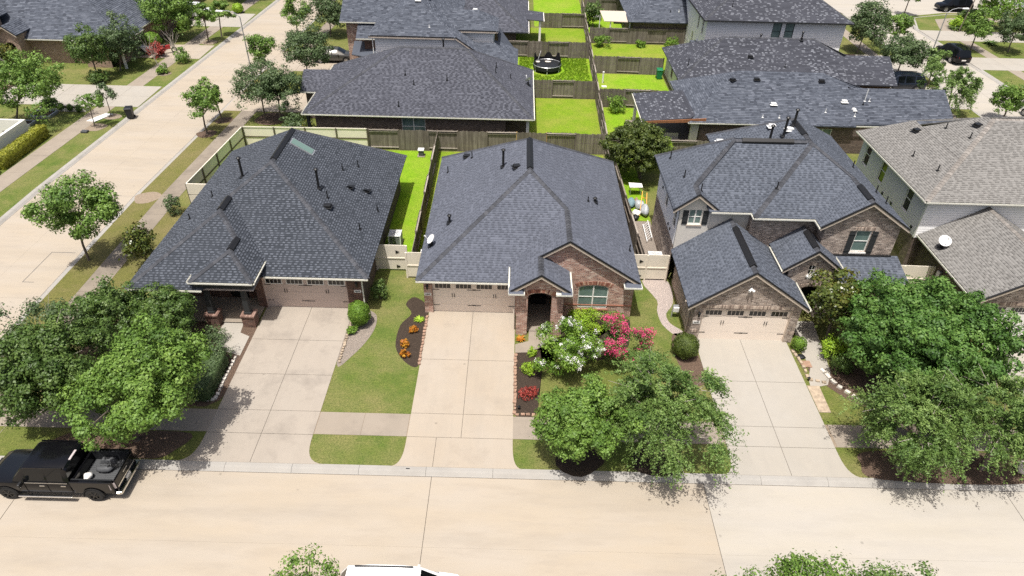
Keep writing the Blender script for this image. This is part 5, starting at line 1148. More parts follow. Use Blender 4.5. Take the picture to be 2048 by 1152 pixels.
plr = [[(-45.8,70.8,e),(-41.0,70.8,e),(-43.4,73.4,4.4)],[(-41.0,70.8,e),(-41.0,76,e),(-43.4,76,4.4),(-43.4,73.4,4.4)],[(-45.8,76,e),(-45.8,70.8,e),(-43.4,73.4,4.4),(-43.4,76,4.4)]]
roof(D1, plr, M['sh_m'], style='blend', wide=.4, exposure=.2, name='porch_roof', gutters=[((-45.8,70.8,e),(-41.0,70.8,e)),((-41.0,70.8,e),(-41.0,76,e))])
wall(D1, (-45.4,71.2), (-42.8,71.2), 2.6, M['brick_p']); b = MB(); b.box(-41.4,-41.2,71.0,71.2,0,2.6); b.build('porch_post', M['white'], D1)
D2 = thing('house', 'grey roofed house farther up the side street, top left corner', 'house', (-52, 100, 0))
pln, hn, gn = hiproof(-64, -43.5, 95, 110, e, 6.8); roof(D2, pln, M['sh_m'], style='blend', hips=hn, wide=.4, exposure=.22); simple_walls(D2, -63.4, -44, 95.6, 109.4, 2.62, M['brick_p'])
D3 = thing('house', 'grey roof edge at the top right corner behind the flowering tree', 'house', (75, 95, 0))
pln, hn, gn = hiproof(66, 86, 84.5, 97, e, 6.8); roof(D3, pln, M['sh_m'], style='blend', hips=hn, wide=.4, exposure=.22); simple_walls(D3, 66.6, 85.4, 85.1, 96.4, 2.62, M['brick_p'])

# ================================================================ FENCES AND GATES
def wood_fence(p0, p1, label, h=1.8, first=0, pl=2.44, new_posts=(), flip=1):
    p0, p1 = Vector((*p0,0)), Vector((*p1,0)); L = (p1-p0).length; d = (p1-p0).normalized(); o = Vector((d.y,-d.x,0))*flip
    t = thing('wooden_fence', label, 'fence', p0); n = max(1, round(L/pl)); seg = L/n
    for k in range(n):
        a = p0+d*seg*k; back = (k+first) % 2 == 0; off = -.05 if back else .05
        b = MB(); m = max(1, int(seg/.145)); base_t = rng.uniform(.15,.7)
        for i in range(m):
            c = a+d*(seg*(i+.5)/m)+o*(off+rng.uniform(-.006,.006)); w_ = seg/m*.955; hh = h+rng.uniform(-.045,.03)
            ang = math.atan2(d.y, d.x)+rng.uniform(-.02,.02)
            b.obox((c.x,c.y,.03+hh/2), (w_,.018,hh), ang, min(1, max(0, base_t+rng.uniform(-.45,.45))))
        b.build('picket_panel', M['wood'], t, kind='stuff')
        for zz in ((.22, 1.62) if back else (.3, .95, 1.55)):
            MB().bar(a+d*.02+Vector((0,0,zz)), a+d*(seg-.02)+Vector((0,0,zz+rng.uniform(-.01,.01))), .085, .075, rng.random()).build('rail', M['wood_l'] if back else M['wood'], t)
        if back:
            MB().bar(a+o*.03+Vector((0,0,h-.03)), a+d*seg+o*.03+Vector((0,0,h-.03)), .10, .03, rng.random()).build('top_rail', M['wood_l'], t)
    for k in range(n+1):
        a = p0+d*seg*k
        MB().obox((a.x,a.y,h/2+.01), (.10,.10,h+.05), math.atan2(d.y,d.x), rng.random()).build('post', M['wood_n'] if k in new_posts else M['wood'], t)
    return t
wood_fence((-12.3,53.25),(7.5,53.4),'weathered wooden fence across the back of the left and middle houses', new_posts=(5,6))
wood_fence((-6.3,35.0),(-6.55,53.1),'wooden fence dividing the left and middle houses', first=1)
wood_fence((8.2,35.4),(7.6,53.2),'wooden fence dividing the middle and right houses', first=1)
wood_fence((7.6,53.5),(8.5,98),'long wooden fence running back between the rear yards')
wood_fence((1.3,65.85),(7.8,65.85),'short wooden fence below the trampoline lawn', first=1)
wood_fence((-1.2,78.05),(8.05,78.05),'wooden fence above the trampoline lawn')
wood_fence((2.6,89.7),(8.3,89.7),'wooden fence beyond the covered patio', first=1)
wood_fence((8.0,63.95),(15.2,63.75),'wooden fence above the patio roof yard', first=1)
wood_fence((8.25,73.55),(15.6,73.3),'wooden fence above the yard with the green bin', first=1)
wood_fence((8.55,83.95),(20.0,83.95),'wooden fence below the tan canopy', first=1)
wood_fence((7.8,52.7),(24.6,52.5),'wooden fence behind the right house', first=0)
wood_fence((2.3,104.5),(8.5,104.5),'farthest wooden fence at the top')
wood_fence((8.8,97.2),(20,97.2),'wooden fence at the top beyond the tan canopy', first=1)
def cream_fence(p0, p1, label, h=1.85, pl=2.5, posts=True, flip=1, n=None):
    p0, p1 = Vector((*p0,0)), Vector((*p1,0)); L = (p1-p0).length; d = (p1-p0).normalized(); o = Vector((d.y,-d.x,0))*flip
    t = thing('panel_fence', label, 'fence', p0); n = n or max(1, round(L/pl)); seg = L/n; rz = math.atan2(d.y,d.x)
    for k in range(n):
        a = p0+d*seg*k; c = a+d*seg/2
        MB().obox((c.x,c.y,.05+h*.26), (seg-.02,.03,h*.50), rz).build('panel', M['cream'], t); MB().obox((c.x,c.y,.05+h*.765), (seg-.02,.03,h*.46), rz).build('panel', M['cream'], t)
        for zz in (.12, h*.53, h): MB().obox((c.x+o.x*.03,c.y+o.y*.03,zz), (seg-.04,.05,.09), rz).build('rail', M['postd'] if zz < h else M['cream'], t)
    for k in range(n+1):
        a = p0+d*seg*k+o*.05; MB().obox((a.x,a.y,h/2), (.11,.09,h+.04), rz).build('post', M['postd'], t)
    return t
cream_fence((-22.7,53.0),(-12.4,53.2),'cream panel fence behind the left house')
cream_fence((-23.4,43.0),(-22.75,52.9),'cream panel fence along the side street sidewalk', flip=1)
cream_fence((-23.4,42.95),(-21.0,42.95),'short cream fence panel beside the left roof', flip=-1, n=1)
def gate(p0, p1, label, leafs=1, hinge=True):
    p0, p1 = Vector((*p0,0)), Vector((*p1,0)); L = (p1-p0).length; d = (p1-p0).normalized(); o = Vector((d.y,-d.x,0)); rz = math.atan2(d.y,d.x)
    t = thing('gate', label, 'gate', p0); h = 1.88
    for k in range(leafs):
        a = p0+d*(L*k/leafs); c = a+d*(L/leafs/2); w_ = L/leafs-.03
        MB().obox((c.x,c.y,.08+h*.24), (w_,.04,h*.44), rz).build('panel', M['cream'], t); MB().obox((c.x,c.y,.08+h*.74), (w_,.04,h*.50), rz).build('panel', M['cream'], t)
        MB().obox((c.x+o.x*.03,c.y+o.y*.03,.08+h*.475), (w_,.05,.08), rz).build('rail', M['cream'], t)
        if hinge and k == 0:
            for zz in (.35, 1.45):
                b = MB(); q = a+d*(w_*.66)+o*.026
                b.poly([q+Vector((0,0,zz-.12)), q+d*.26+Vector((0,0,zz)), q+Vector((0,0,zz+.12))]); b.poly([q+o*.02+Vector((0,0,zz-.12)), q+o*.02+d*.26+Vector((0,0,zz)), q+o*.02+Vector((0,0,zz+.12))])
                b.build('hinge', M['black'], t)
    for k in range(leafs+1):
        a = p0+d*(L*k/leafs); MB().obox((a.x,a.y,h/2), (.10,.10,h+.06), rz).build('post', M['cream'], t)
    return t
gate((-8.65,35.66),(-6.7,35.66),'cream gate with black hinges beside the left house')
gate((-6.62,34.9),(-5.15,34.9),'cream fence panel beside the middle house', hinge=False)
gate((7.08,35.3),(9.72,35.3),'cream double gate between the middle and right houses', 2)
gate((22.35,34.9),(26.0,34.8),'cream gate beside the grey roofed house', 2)
# low white wall across the side street
cw = thing('garden_wall', 'white garden wall behind the yellow hedge, left edge', 'wall', (-43,53,0))
MB().box(-41.6,-41.35,44,53.9,0,1.6).build('wall_panel', M['white'], cw); MB().box(-46,-41.6,53.7,53.9,0,1.6).build('wall_panel', M['white'], cw)
for yy in (46.5,49,51.5): MB().box(-41.75,-41.61,yy-.06,yy+.06,0,1.62).build('post', M['postd'], cw)

# ================================================================ TREES, SHRUBS, FLOWERS
def leaf_quads(pos, nrm, size, rg, aspect=.55, szvar=.55):
    N = len(pos); nrm = nrm/np.maximum(np.linalg.norm(nrm, axis=1, keepdims=True), 1e-6)
    r = rg.normal(size=(N,3)); tdir = r-nrm*(r*nrm).sum(1, keepdims=True); tdir /= np.maximum(np.linalg.norm(tdir, axis=1, keepdims=True), 1e-6)
    bdir = np.cross(nrm, tdir); s = size*rg.uniform(1-szvar, 1+szvar, (N,1))
    a = pos-tdir*s*.5; b = pos+bdir*s*aspect*.5; c = pos+tdir*s*.5; d = pos-bdir*s*aspect*.5
    # slight fold along the midrib
    b = b+nrm*s*.08; d = d+nrm*s*.08
    return np.stack([a,b,c,d],1).reshape(-1,3)

def crown_mesh(seed, rx, ry, rz, n, leaf, mat, style='oak', dens=.5, flower=None, flow_n=0, name='crown'):
    """foliage in separate clumps (boughs) spread over lobes of the crown; 'elm' builds drooping sprays instead"""
    rg = np.random.default_rng(seed); R3 = np.array([rx, ry, rz]); rm = (rx*rx*rz)**(1/3)
    area = 4*math.pi*(((rx*ry)**1.6+2*(rx*rz)**1.6)/3)**(1/1.6)
    cr0 = {'oak': (.125 if n > 15000 else .19)*rm+.06, 'dense': .085*rm+.10, 'elm': .18*rm+.14, 'open': .26*rm+.05, 'shrub': .30*rm+.02, 'sap': .38*rm}[style]
    cov = {'oak': 1.25, 'dense': 1.5, 'elm': 1.2, 'open': .75, 'shrub': 1.3, 'sap': .9}[style]
    K = int(max(8, min(560, cov*area/(math.pi*cr0*cr0))))
    nl_ = 14; lob = rg.normal(size=(nl_,3)); lob /= np.linalg.norm(lob, axis=1, keepdims=True); la = rg.uniform(.12,.46,nl_)*np.where(rg.random(nl_) < .3, -.75, 1)*(.55 if style == 'dense' else 1)
    def lump(d): return .80+(la[None,:]*np.exp(-(1-d@lob.T)/.075)).sum(1)
    dr = rg.normal(size=(K*3,3)); dr /= np.linalg.norm(dr, axis=1, keepdims=True); dr = dr[dr[:,2] > -.82][:K]; K = len(dr)
    inner = rg.random(K) < .34
    rad = np.where(inner, rg.uniform(.30,.72,K), rg.uniform(.74,1.0,K)+np.where(rg.random(K) < .10, .16, 0))*lump(dr)
    cen = dr*rad[:,None]*R3; crs = cr0*rg.uniform(.65,1.35,K)
    P, Nn, T, ends = [], [], [], []; per = max(20, n//K)
    for i in range(K):
        out = dr[i]/R3*rm+np.array([0,0,.45]); out /= np.linalg.norm(out); off = rg.normal(0,.13); cr = crs[i]
        if style == 'elm':
            ntw = max(5, per//26); m = per//ntw
            td = rg.normal(size=(ntw,3))*.55+out*1.1; td /= np.linalg.norm(td, axis=1, keepdims=True)
            ln = cr*rg.uniform(1.0,2.3,ntw)*(0.75 if inner[i] else 1); t = rg.uniform(.05,1,(ntw,m))**.85
            q = cen[i]+td[:,None,:]*(ln[:,None]*t)[:,:,None]; q[:,:,2] -= .55*ln[:,None]*t**2
            q += rg.normal(0, leaf*.42, q.shape)
            side = rg.normal(size=(ntw,1,3))*.5
            nn = rg.normal(size=q.shape)*.5+td[:,None,:]*.3+side+np.array([0,0,.8])
            P.append(q.reshape(-1,3)); Nn.append(nn.reshape(-1,3)); T.append((.5+off+rg.normal(0,.12,(ntw,1))+rg.normal(0,.12,(ntw,m))).ravel()); ends.append(cen[i]+td*ln[:,None])
        else:
            v = rg.normal(size=(per,3))+out*.8; v /= np.linalg.norm(v, axis=1, keepdims=True)
            rr = cr*(1+.18*np.sin(5*v[:,0]+seed+i)*np.sin(4*v[:,1]+i))*rg.uniform(.72,1.06,per); spray = rg.random(per) < (.30 if style != 'dense' else .16); rr = np.where(spray, rr*rg.uniform(1.1,1.75,per), rr)
            if style in ('open','sap'): rr = cr*rg.uniform(.2,1.25,per)
            q = cen[i]+v*rr[:,None]*np.array([1,1,.74])
            P.append(q); Nn.append(v*1.0+rg.normal(size=v.shape)*.42+np.array([0,0,.25])); T.append(.5+off+rg.normal(0,.13,per)); ends.append(q[:10])
    P = np.concatenate(P); Nn = np.concatenate(Nn); T = np.clip(np.concatenate(T),0,1)
    me = quads_mesh(name, leaf_quads(P, Nn, leaf, rg, .45 if style == 'elm' else .62), np.repeat(T,4), mat)
    fm = None
    if flower is not None:
        E_ = np.concatenate(ends); sel = E_[(E_[:,2] > -rz*.45)]; sel = sel[np.argsort(-(np.linalg.norm(sel/R3,axis=1)+.12*sel[:,2]/rz+rg.uniform(0,.7,len(sel))))[:flow_n]]
        PN = 60 if flower is M['fl_pink'] else 34
        fs_ = 1.0 if PN == 60 else .62
        fp = np.repeat(sel, PN, 0)+rg.normal(0,1,(len(sel)*PN,3))*np.array([.085,.085,.10])*fs_+np.array([0,0,.04])
        fm = quads_mesh('blossoms', leaf_quads(fp, rg.normal(size=fp.shape)+np.array([0,-.3,.7]), .06, rg, .9), np.repeat(np.clip(rg.normal(.55,.25,len(fp)),0,1),4), flower)
    return me, fm, cen

def trunk_mb(b, h, r, cen, zc, lean, rg, nl=7, top=.6):
    p = Vector((0,0,-.05)); q = Vector((lean[0]*.4, lean[1]*.4, h))
    mid = (p+q)/2+Vector((rg.uniform(-.06,.06),rg.uniform(-.06,.06),0))
    b.tube(p, p+Vector((0,0,.18)), r*1.45, r*1.05, 8); b.tube(p+Vector((0,0,.15)), mid, r*1.05, r*.85, 8); b.tube(mid, q, r*.85, r*.72, 8)
    idx = sorted(range(len(cen)), key=lambda i: rg.random())[:nl]
    for i in idx:
        c = Vector(cen[i])+Vector((lean[0],lean[1],zc)); m = q.lerp(c, .5)+Vector((0,0,(c-q).length*.10))
        b.tube(q-Vector((0,0,.1)), m, r*.52, r*.30, 6); b.tube(m, c, r*.30, r*.10, 6)
    return b

def tree(name, label, x, y, zc, r, rz, style, mat, n, leaf, seed, trunk=.11, base=None, bark='bark', group=None, cat='tree', flower=None, flow_n=0, z0=0.0, twigs=0):
    bx, by = base if base else (x, y)
    t = bpy.data.objects.new(name, None); COL.objects.link(t); t.location = (bx, by, z0); LOCAL.add(t.name); tag(t, label, cat, group)
    me, fm, cen = crown_mesh(seed, r, r, rz, n, leaf, M[mat], style, flower=M[flower] if flower else None, flow_n=flow_n)
    c = link('crown', me, None, t); c.location = (x-bx, y-by, zc-z0)
    rg_ = random.Random(seed); b = MB()
    h = max(.35, zc-z0-rz*.62)
    if cat == 'tree': trunk_mb(b, h, trunk, cen, zc-z0, (x-bx, y-by), rg_)
    else:
        for i in range(min(6, len(cen))):
            q = Vector(cen[i])+Vector((x-bx,y-by,zc-z0)); a = Vector((rg_.uniform(-.08,.08), rg_.uniform(-.08,.08), -.03)); b.tube(a, q, trunk*.4, trunk*.15, 5)
    b.build('trunk', M[bark], t, smooth=True)
    if twigs:
        b = MB(); rr = np.random.default_rng(seed+9)
        for k in range(twigs):
            i = rr.integers(len(cen)); a = Vector(cen[i]*.8)+Vector((x-bx,y-by,zc-z0)); dd = Vector(cen[i]).normalized()*rr.uniform(.5,1.0)*r*.55+Vector(rr.normal(0,.25,3)); b.tube(a, a+dd, .018, .006, 4, False)
        b.build('twigs', M['bark_l'], t, kind='stuff')
    if fm is not None: f = link('blossoms', fm, None, t); f.location = c.location
    return t

# --- street and garden trees in front
tree('street_tree', 'darker green tree at the left edge behind the black pickup', -21.3,22.5,3.4,2.6,2.45,'oak','lf_dark',60000,.12,11, .13, (-21.2,22.9), twigs=25)
tree('street_tree', 'bright green street tree leaning over the left driveway', -16.0,21.6,3.8,2.5,2.2,'oak','lf_oak',62000,.12,12, .13, (-17.6,21.3))
tree('street_tree', 'thin twiggy tree behind the darker left edge tree', -23.6,26.0,2.6,2.2,1.9,'open','lf_grey',9000,.11,13, .09, (-23.4,26.2), twigs=40)
tree('crepe_myrtle', 'leafy crepe myrtle in front of the left porch, farther left', -21.2,27.8,2.3,1.9,1.6,'oak','lf_dark',24000,.115,14, .07, group=None, cat='shrub')
tree('crepe_myrtle', 'leafy crepe myrtle touching the left porch eave', -18.3,28.2,2.1,1.65,1.55,'oak','lf_dark',20000,.115,15, .07, cat='shrub')
tree('street_tree', 'round bright green street tree right of the middle driveway', 3.05,20.8,2.85,2.0,1.85,'oak','lf_oak',46000,.105,16, .11, (3.3,20.95))
tree('street_tree', 'feathery elm with drooping twigs over the middle kerb', 6.85,20.9,3.8,2.35,2.4,'elm','lf_elm',72000,.10,17, .11, (6.9,20.95), twigs=45)
tree('shade_tree', 'big dense round dark green tree in front of the right house', 20.85,26.4,3.3,4.05,2.7,'dense','lf_dense',120000,.135,18, .2)
tree('street_tree', 'elm with drooping twigs below the big round tree', 18.35,21.15,3.2,2.35,1.6,'elm','lf_elm',64000,.10,19, .12, (18.3,20.9), twigs=30)
tree('street_tree', 'grey green elm at the right edge of the verge', 21.9,21.2,3.6,2.3,2.0,'elm','lf_elm',50000,.10,20, .12, (22.2,20.9), twigs=30)
tree('magnolia', 'glossy magnolia with white flowers by the right front door', 18.15,30.0,2.9,1.45,1.65,'shrub','lf_mag',6000,.17,21, .09, flower='fl_white', flow_n=5)
tree('crepe_myrtle', 'crepe myrtle covered in white blossoms in front of the arched porch', 2.9,27.0,1.6,1.7,1.45,'open','lf_shrub',18000,.10,22, .06, cat='shrub', flower='fl_white', flow_n=130)
tree('crepe_myrtle', 'crepe myrtle covered in hot pink blossoms under the gable window', 6.1,27.6,1.5,1.35,1.3,'open','lf_dark',9000,.09,23, .06, cat='shrub', flower='fl_pink', flow_n=95)
tree('street_tree', 'tree top poking up at the bottom edge beside the white car', -5.9,10.8,5.75,1.1,1.7,'open','lf_oak',8000,.085,24, .1, twigs=30)
tree('street_tree', 'wide tree top at the bottom right edge', 8.9,10.9,5.55,1.7,1.65,'oak','lf_oak',22000,.085,25, .11, twigs=40)
tree('street_tree', 'sparse tree top at the bottom edge, right of the wide one', 11.7,10.9,5.35,1.35,1.5,'open','lf_elm',8000,.085,26, .1, twigs=30)
# --- mid distance
tree('yard_tree', 'round olive green tree over the fence behind the right house', 9.6,49.2,2.7,2.5,2.1,'dense','lf_olive',36000,.15,27, .13, (10.0,49.3))
tree('street_tree', 'open bright tree on the verge of the side street', -26.8,35.9,3.7,2.3,1.9,'open','lf_oak',20000,.14,28, .08, (-27.3,35.9), twigs=40)
tree('magnolia', 'small dark magnolia beside the left house wall', -23.1,35.2,1.75,.9,1.6,'shrub','lf_mag',2600,.16,29, .07)
L_ = 'tree'
far = [('small verge tree with slim trunk by the side street',-26.8,55.4,2.9,1.3,1.75,'open','lf_oak',3200,.16,(-26.95,55.4)),
 ('small verge tree just behind the slim trunked one',-27.0,58.2,2.7,1.1,1.5,'open','lf_oak',2600,.16,(-26.6,58.2)),
 ('round grey green tree beside the corner house driveway, left of the pair',-22.9,59.0,3.2,2.2,2.1,'oak','lf_grey',6500,.15,(-22.9,58.9)),
 ('round grey green tree beside the corner house driveway, right of the pair',-21.0,58.7,3.2,1.9,2.0,'oak','lf_grey',5500,.15,(-21.5,58.5)),
 ('young tree behind the round pair on the side street',-25.5,68,3.6,1.35,1.7,'open','lf_oak',3000,.17,(-26.1,68)),
 ('bushy grey green tree in front of the parked grey car',-21.1,68.4,3.4,2.5,2.6,'oak','lf_grey',8000,.17,(-21.5,68.4)),
 ('tree left of the brick corner of the white siding house',-22.4,84,3.0,2.2,2.4,'oak','lf_grey',5000,.2,(-22.7,84)),
 ('tree at the top edge along the side street',-26.1,83.1,3.2,1.6,1.8,'open','lf_oak',3200,.2,(-26.4,83.1)),
 ('wide light green tree over the planters at the left edge',-42.8,57.4,3.3,3.2,2.4,'oak','lf_oak',9000,.17,(-44.7,57.3)),
 ('dark round tree on the lawn of the pink brick house',-42.8,67.9,3.1,1.8,2.2,'oak','lf_dark',5500,.18,(-42.6,67.9)),
 ('dark tree beside the parked white car',-40.9,70.6,2.9,1.9,2.4,'oak','lf_grey',5500,.18,(-41.7,70.5)),
 ('large tree beside the upper left driveway',-39.9,80.9,3.6,3.0,2.8,'oak','lf_oak',8000,.2,(-41.2,80.9)),
 ('slim bright sapling by the upper left kerb, nearer one',-35.8,80.4,3.2,1.1,1.4,'open','lf_oak',2200,.2,(-36.1,80.4)),
 ('slim bright sapling by the upper left kerb, farther one',-34.9,83.0,3.1,1.1,1.2,'open','lf_oak',2000,.2,(-35.4,82.7)),
 ('tall tree behind the roof of the white two storey house',40.7,82.6,3.4,2.3,3.0,'oak','lf_grey',6500,.2,(40.4,82.6)),
 ('pale young tree in front of the top right corner',45.0,84.3,2.9,1.5,1.5,'open','lf_oak',2400,.22,(45.0,84.3)),
 ('dark spreading tree over the parked dark car',41.3,73.9,2.9,2.6,1.9,'oak','lf_grey',6500,.19,(41.1,73.9)),
 ('thin pale tree in front of the right street lamp',43.7,72.3,2.6,1.1,1.4,'open','lf_elm',1800,.2,(44.0,72.3)),
 ('feathery tree at the end of the mottled roof',41.0,63.6,3.1,2.5,1.7,'elm','lf_elm',9000,.17,(41.5,63.5)),
 ('bright green small tree at the right edge by the roof corner',46.6,63.1,2.2,1.5,1.4,'oak','lf_oak',3600,.18,(46.8,63.1)),
 ('small street tree beside the parked black car',54.8,84.7,3.0,1.6,1.6,'oak','lf_oak',3600,.2,(55.0,84.7)),
 ('grey green tree on the lawn at the right edge',59.2,84.4,2.9,1.9,1.8,'oak','lf_grey',4000,.2,(59.4,84.4)),
 ('small tree at the top on the corner verge',53.8,100,2.9,1.6,1.3,'open','lf_oak',2400,.22,(53.7,100)),
 ('leaning brown trunked tree beside the white flowering tree',59.9,93.5,6.5,1.8,1.4,'open','lf_olive',2000,.24,(57.6,92.6)),
 ('bushy tree at the top by the far driveway',-38.5,98.5,3.4,2.5,2.4,'oak','lf_grey',4500,.24,(-38.5,98.5)),
 ('leafy tree left of the upper left driveway',-44.8,86,3.2,2.4,2.4,'oak','lf_oak',4500,.24,(-44.8,86)),
 ('dark leafy tree in the far left corner',-33.5,112,3.4,2.5,2.5,'oak','lf_grey',4000,.26,(-33.5,112)),
 ('tree beside the top edge of the side street',-22.5,96,3.6,2.4,2.6,'oak','lf_grey',4500,.24,(-22.5,96))]
for k, (lab, x, y, zc, r, rz, st, mt, n_, lf, bs) in enumerate(far):
    tree('tree', lab, x, y, zc, r, rz, st, mt, int(n_*1.7), lf*.92, 100+k, .085, bs)
tree('flowering_tree', 'tree covered in white flowers at the top right corner', 62.4,93.8,3.0,2.8,2.2,'oak','lf_shrub',5500,.22,60, .12, flower='fl_white', flow_n=40)
tree('sapling', 'sapling with a light crown across the side street, nearer one', -36.9,56.4,2.35,.95,.8,'sap','lf_oak',1500,.15,61,.045,(-37.25,56.35))
tree('sapling', 'sapling with a light crown across the side street, by the black bin', -36.75,58.7,2.15,.8,.75,'sap','lf_grey',1200,.15,62,.04,(-36.95,58.7))
tree('shrub', 'yellow green shrub against the pink brick house', -53.4,70.0,1.7,1.4,1.4,'shrub','lf_mag',2500,.2,63,.08,cat='shrub')
tree('yard_tree', 'dark shrubby tree behind the long fence at the top', 9.5,90.5,1.7,1.0,1.5,'shrub','lf_dark',2600,.18,64,.06)
for k, (lab, x, y, r, rz, mt, n_, lf) in enumerate([
  ('green bush against the fence below the tan canopy',10.0,82.6,.95,.7,'lf_shrub',1600,.15),('leafy bush in the patio roof yard',9.5,62.7,.85,.85,'lf_shrub',1800,.13),('young bush behind the long fence',8.9,74.6,.5,.6,'lf_lime',700,.14),
  ('low bush in the narrow yard, left one',14.6,82.8,.6,.4,'lf_shrub',700,.14),('low bush in the narrow yard, right one',18.2,82.6,.8,.6,'lf_shrub',900,.14),('tall bush rising behind the patio fence',11.6,52.0,1.1,1.2,'lf_lime',2200,.14),
  ('shrub by the gap beside the grey roofed house',23.3,49.6,.9,.8,'lf_shrub',1500,.14),('grey shrub at the end of the cream fence',-24.2,41.9,.5,.75,'lf_grey',1500,.1),('red leaved shrub beside the parked motorbike',-39.6,74.9,.9,.85,'lf_red',1400,.17),
  ('low green shrub round the nearer bare sapling',-36.9,69.8,.6,.45,'lf_shrub',800,.14),('leafy shrub round the farther bare sapling',-36.3,73.4,.75,.9,'lf_oak',1200,.15),('round variegated bush by the corner house',-19.6,56.6,1.0,.75,'lf_grey',2200,.13),
  ('brownish shrub beside the variegated bush',-18.3,56.2,.7,.6,'lf_mag',900,.13),('bright shrub under the right gable tree',17.9,28.5,.75,.6,'lf_lime',2200,.09),('lime green mound of shrubs under the gable window',4.1,30.2,1.15,.55,'lf_lime',5000,.075),
  ('green flowering shrub right of the lime mound',5.9,30.5,.7,.5,'lf_shrub',2400,.075),('upright shrub by the left gate',-7.95,32.6,.42,.75,'lf_dark',2200,.08),('grassy tuft beside the clipped left bush',-9.0,29.4,.3,.22,'lf_shrub',500,.09),
  ('grey green bush in the left bed, by the path',-16.4,28.3,.6,.55,'lf_grey',2200,.075),('grey green bush in the left bed, below the first',-17.2,27.2,.8,.6,'lf_grey',2600,.075),('round feathery bush beside the left path',-15.5,26.8,.6,.7,'lf_grey',3000,.075),
  ('yellow green plant in the right mulch bed, larger',.95,26.6,.38,.32,'lf_lime',700,.08),('yellow green plant in the right mulch bed, smaller',1.2,28.0,.25,.2,'lf_lime',350,.07),('dark red low plant in the right mulch bed',1.0,24.9,.5,.25,'lf_red',450,.07),
  ('bush beside the curved right path',17.9,27.3,.6,.5,'lf_dark',2000,.08),('low bush by the far right driveway',55.9,63.6,1.2,.9,'lf_dark',1600,.18),('round bush at the top right corner bed',60.3,97.0,.8,.8,'lf_dark',1500,.18),('yellow shrub beside the round bush, top right',58.3,94.3,1.0,.7,'lf_lime',1300,.18),
  ('dark hedge clump by the parked white car',-43.2,72.6,1.2,.7,'lf_dark',1500,.18),('green clump by the long left driveway',-42.0,66.9,.9,.6,'lf_dark',1200,.17),('low green plants by the planter frame',-43.4,60.5,.7,.4,'lf_dark',900,.16),('grassy clump at the far driveway edge',-41,85.5,.8,.6,'lf_lime',900,.2)]):
    tree('bush', lab, x, y, rz*.95, r, rz, 'shrub', mt, n_, lf, 200+k, .05, cat='bush')

def clipped(name, label, x, y, z0, fn, n, leaf, mat, seed, core):
    """clipped shrub: a leaf skin over a solid core"""
    rg = np.random.default_rng(seed); P, Nn = fn(rg, n)
    t = bpy.data.objects.new(name, None); COL.objects.link(t); t.location = (x,y,z0); LOCAL.add(t.name); tag(t, label, 'shrub')
    V = leaf_quads(P+Nn*rg.uniform(-.04,.03,(len(P),1)), Nn+rg.normal(size=P.shape)*.45, leaf, rg)
    link('leaves', quads_mesh('leaves', V, np.repeat(np.clip(rg.normal(.5,.18,len(P)),0,1),4), M[mat]), None, t)
    core.build('core', M[mat], t, smooth=True, weld=True)
    return t
def ball_fn(rx, rz, zc, sq=1.0):
    def f(rg, n):
        v = rg.normal(size=(n,3)); v /= np.linalg.norm(v, axis=1, keepdims=True); v = v[v[:,2] > -.8]
        w_ = np.sign(v)*np.abs(v)**sq; l = 1+.05*np.sin(7*v[:,0]+5*v[:,1])+.05*np.sin(6*v[:,2]+4*v[:,0])+.03*np.sin(13*v[:,1])
        return w_*l[:,None]*np.array([rx,rx,rz])+np.array([0,0,zc]), v
    return f
def ball_core(rx, rz, zc, k=.93):
    return MB().lathe([(rx*k*math.cos(a), zc+rz*k*math.sin(a)) for a in np.linspace(-math.pi/2, math.pi/2, 9)], n=14)
def box_fn(lx, ly, lz):
    def f(rg, n):
        P = np.zeros((n,3)); N = np.zeros((n,3)); w_ = np.array([lx*ly, 2*lx*lz*.5, 2*ly*lz*.5]); s = rg.choice(3, n, p=w_/w_.sum())
        u = rg.uniform(-.5,.5,(n,3)); P[:] = u*np.array([lx,ly,lz])+np.array([0,0,lz/2])
        P[s==0,2] = lz+.04*np.sin(P[s==0,0]*5)+.03*np.sin(P[s==0,1]*6); N[s==0,2] = 1
        sg = np.where(rg.random(n) < .5, -1, 1); P[s==1,1] = (sg*ly/2)[s==1]; N[s==1,1] = sg[s==1]; P[s==2,0] = (sg*lx/2)[s==2]; N[s==2,0] = sg[s==2]
        return P, N
    return f
clipped('clipped_bush', 'clipped egg shaped bush right of the left garage', -8.7,30.2,0, ball_fn(.62,.78,.82), 5200,.065,'lf_shrub',301, ball_core(.62,.78,.82))
clipped('clipped_bush', 'clipped round bush left of the right driveway', 9.62,28.25,0, ball_fn(.72,.68,.72), 5200,.065,'lf_olive',302, ball_core(.72,.68,.72))
clipped('clipped_bush', 'small clipped boxy bush right of the right garage door', 16.15,28.95,0.05, ball_fn(.36,.36,.42,.7), 2200,.055,'lf_shrub',303, ball_core(.33,.34,.42))
clipped('hedge', 'loose clipped hedge along the left driveway', -15.55,25.2,0, box_fn(1.05,2.7,.95), 7500,.07,'lf_grey',304, MB().box(-.48,.48,-1.3,1.3,0,.9))
clipped('hedge', 'yellow green clipped hedge by the white garden wall', -40.4,51.0,0, box_fn(.9,6.4,1.0), 5200,.12,'lf_yel',305, MB().box(-.4,.4,-3.1,3.1,0,.95))
clipped('hedge', 'dark loose hedge end at the left edge', -41.0,46.6,0, ball_fn(1.0,.8,.7), 1800,.14,'lf_shrub',306, ball_core(1.0,.8,.7))
for k, (x, y, lab) in enumerate([(-19.1,69.2,'left'),(-18.5,68.9,'second'),(-17.4,70.0,'third'),(-16.9,69.2,'right')]):
    clipped('clipped_bush', f'small clipped bush below the brick corner, {lab} of the four', x, y, 0, ball_fn(.36,.45,.45), 700,.12,'lf_shrub',310+k, ball_core(.36,.45,.45))
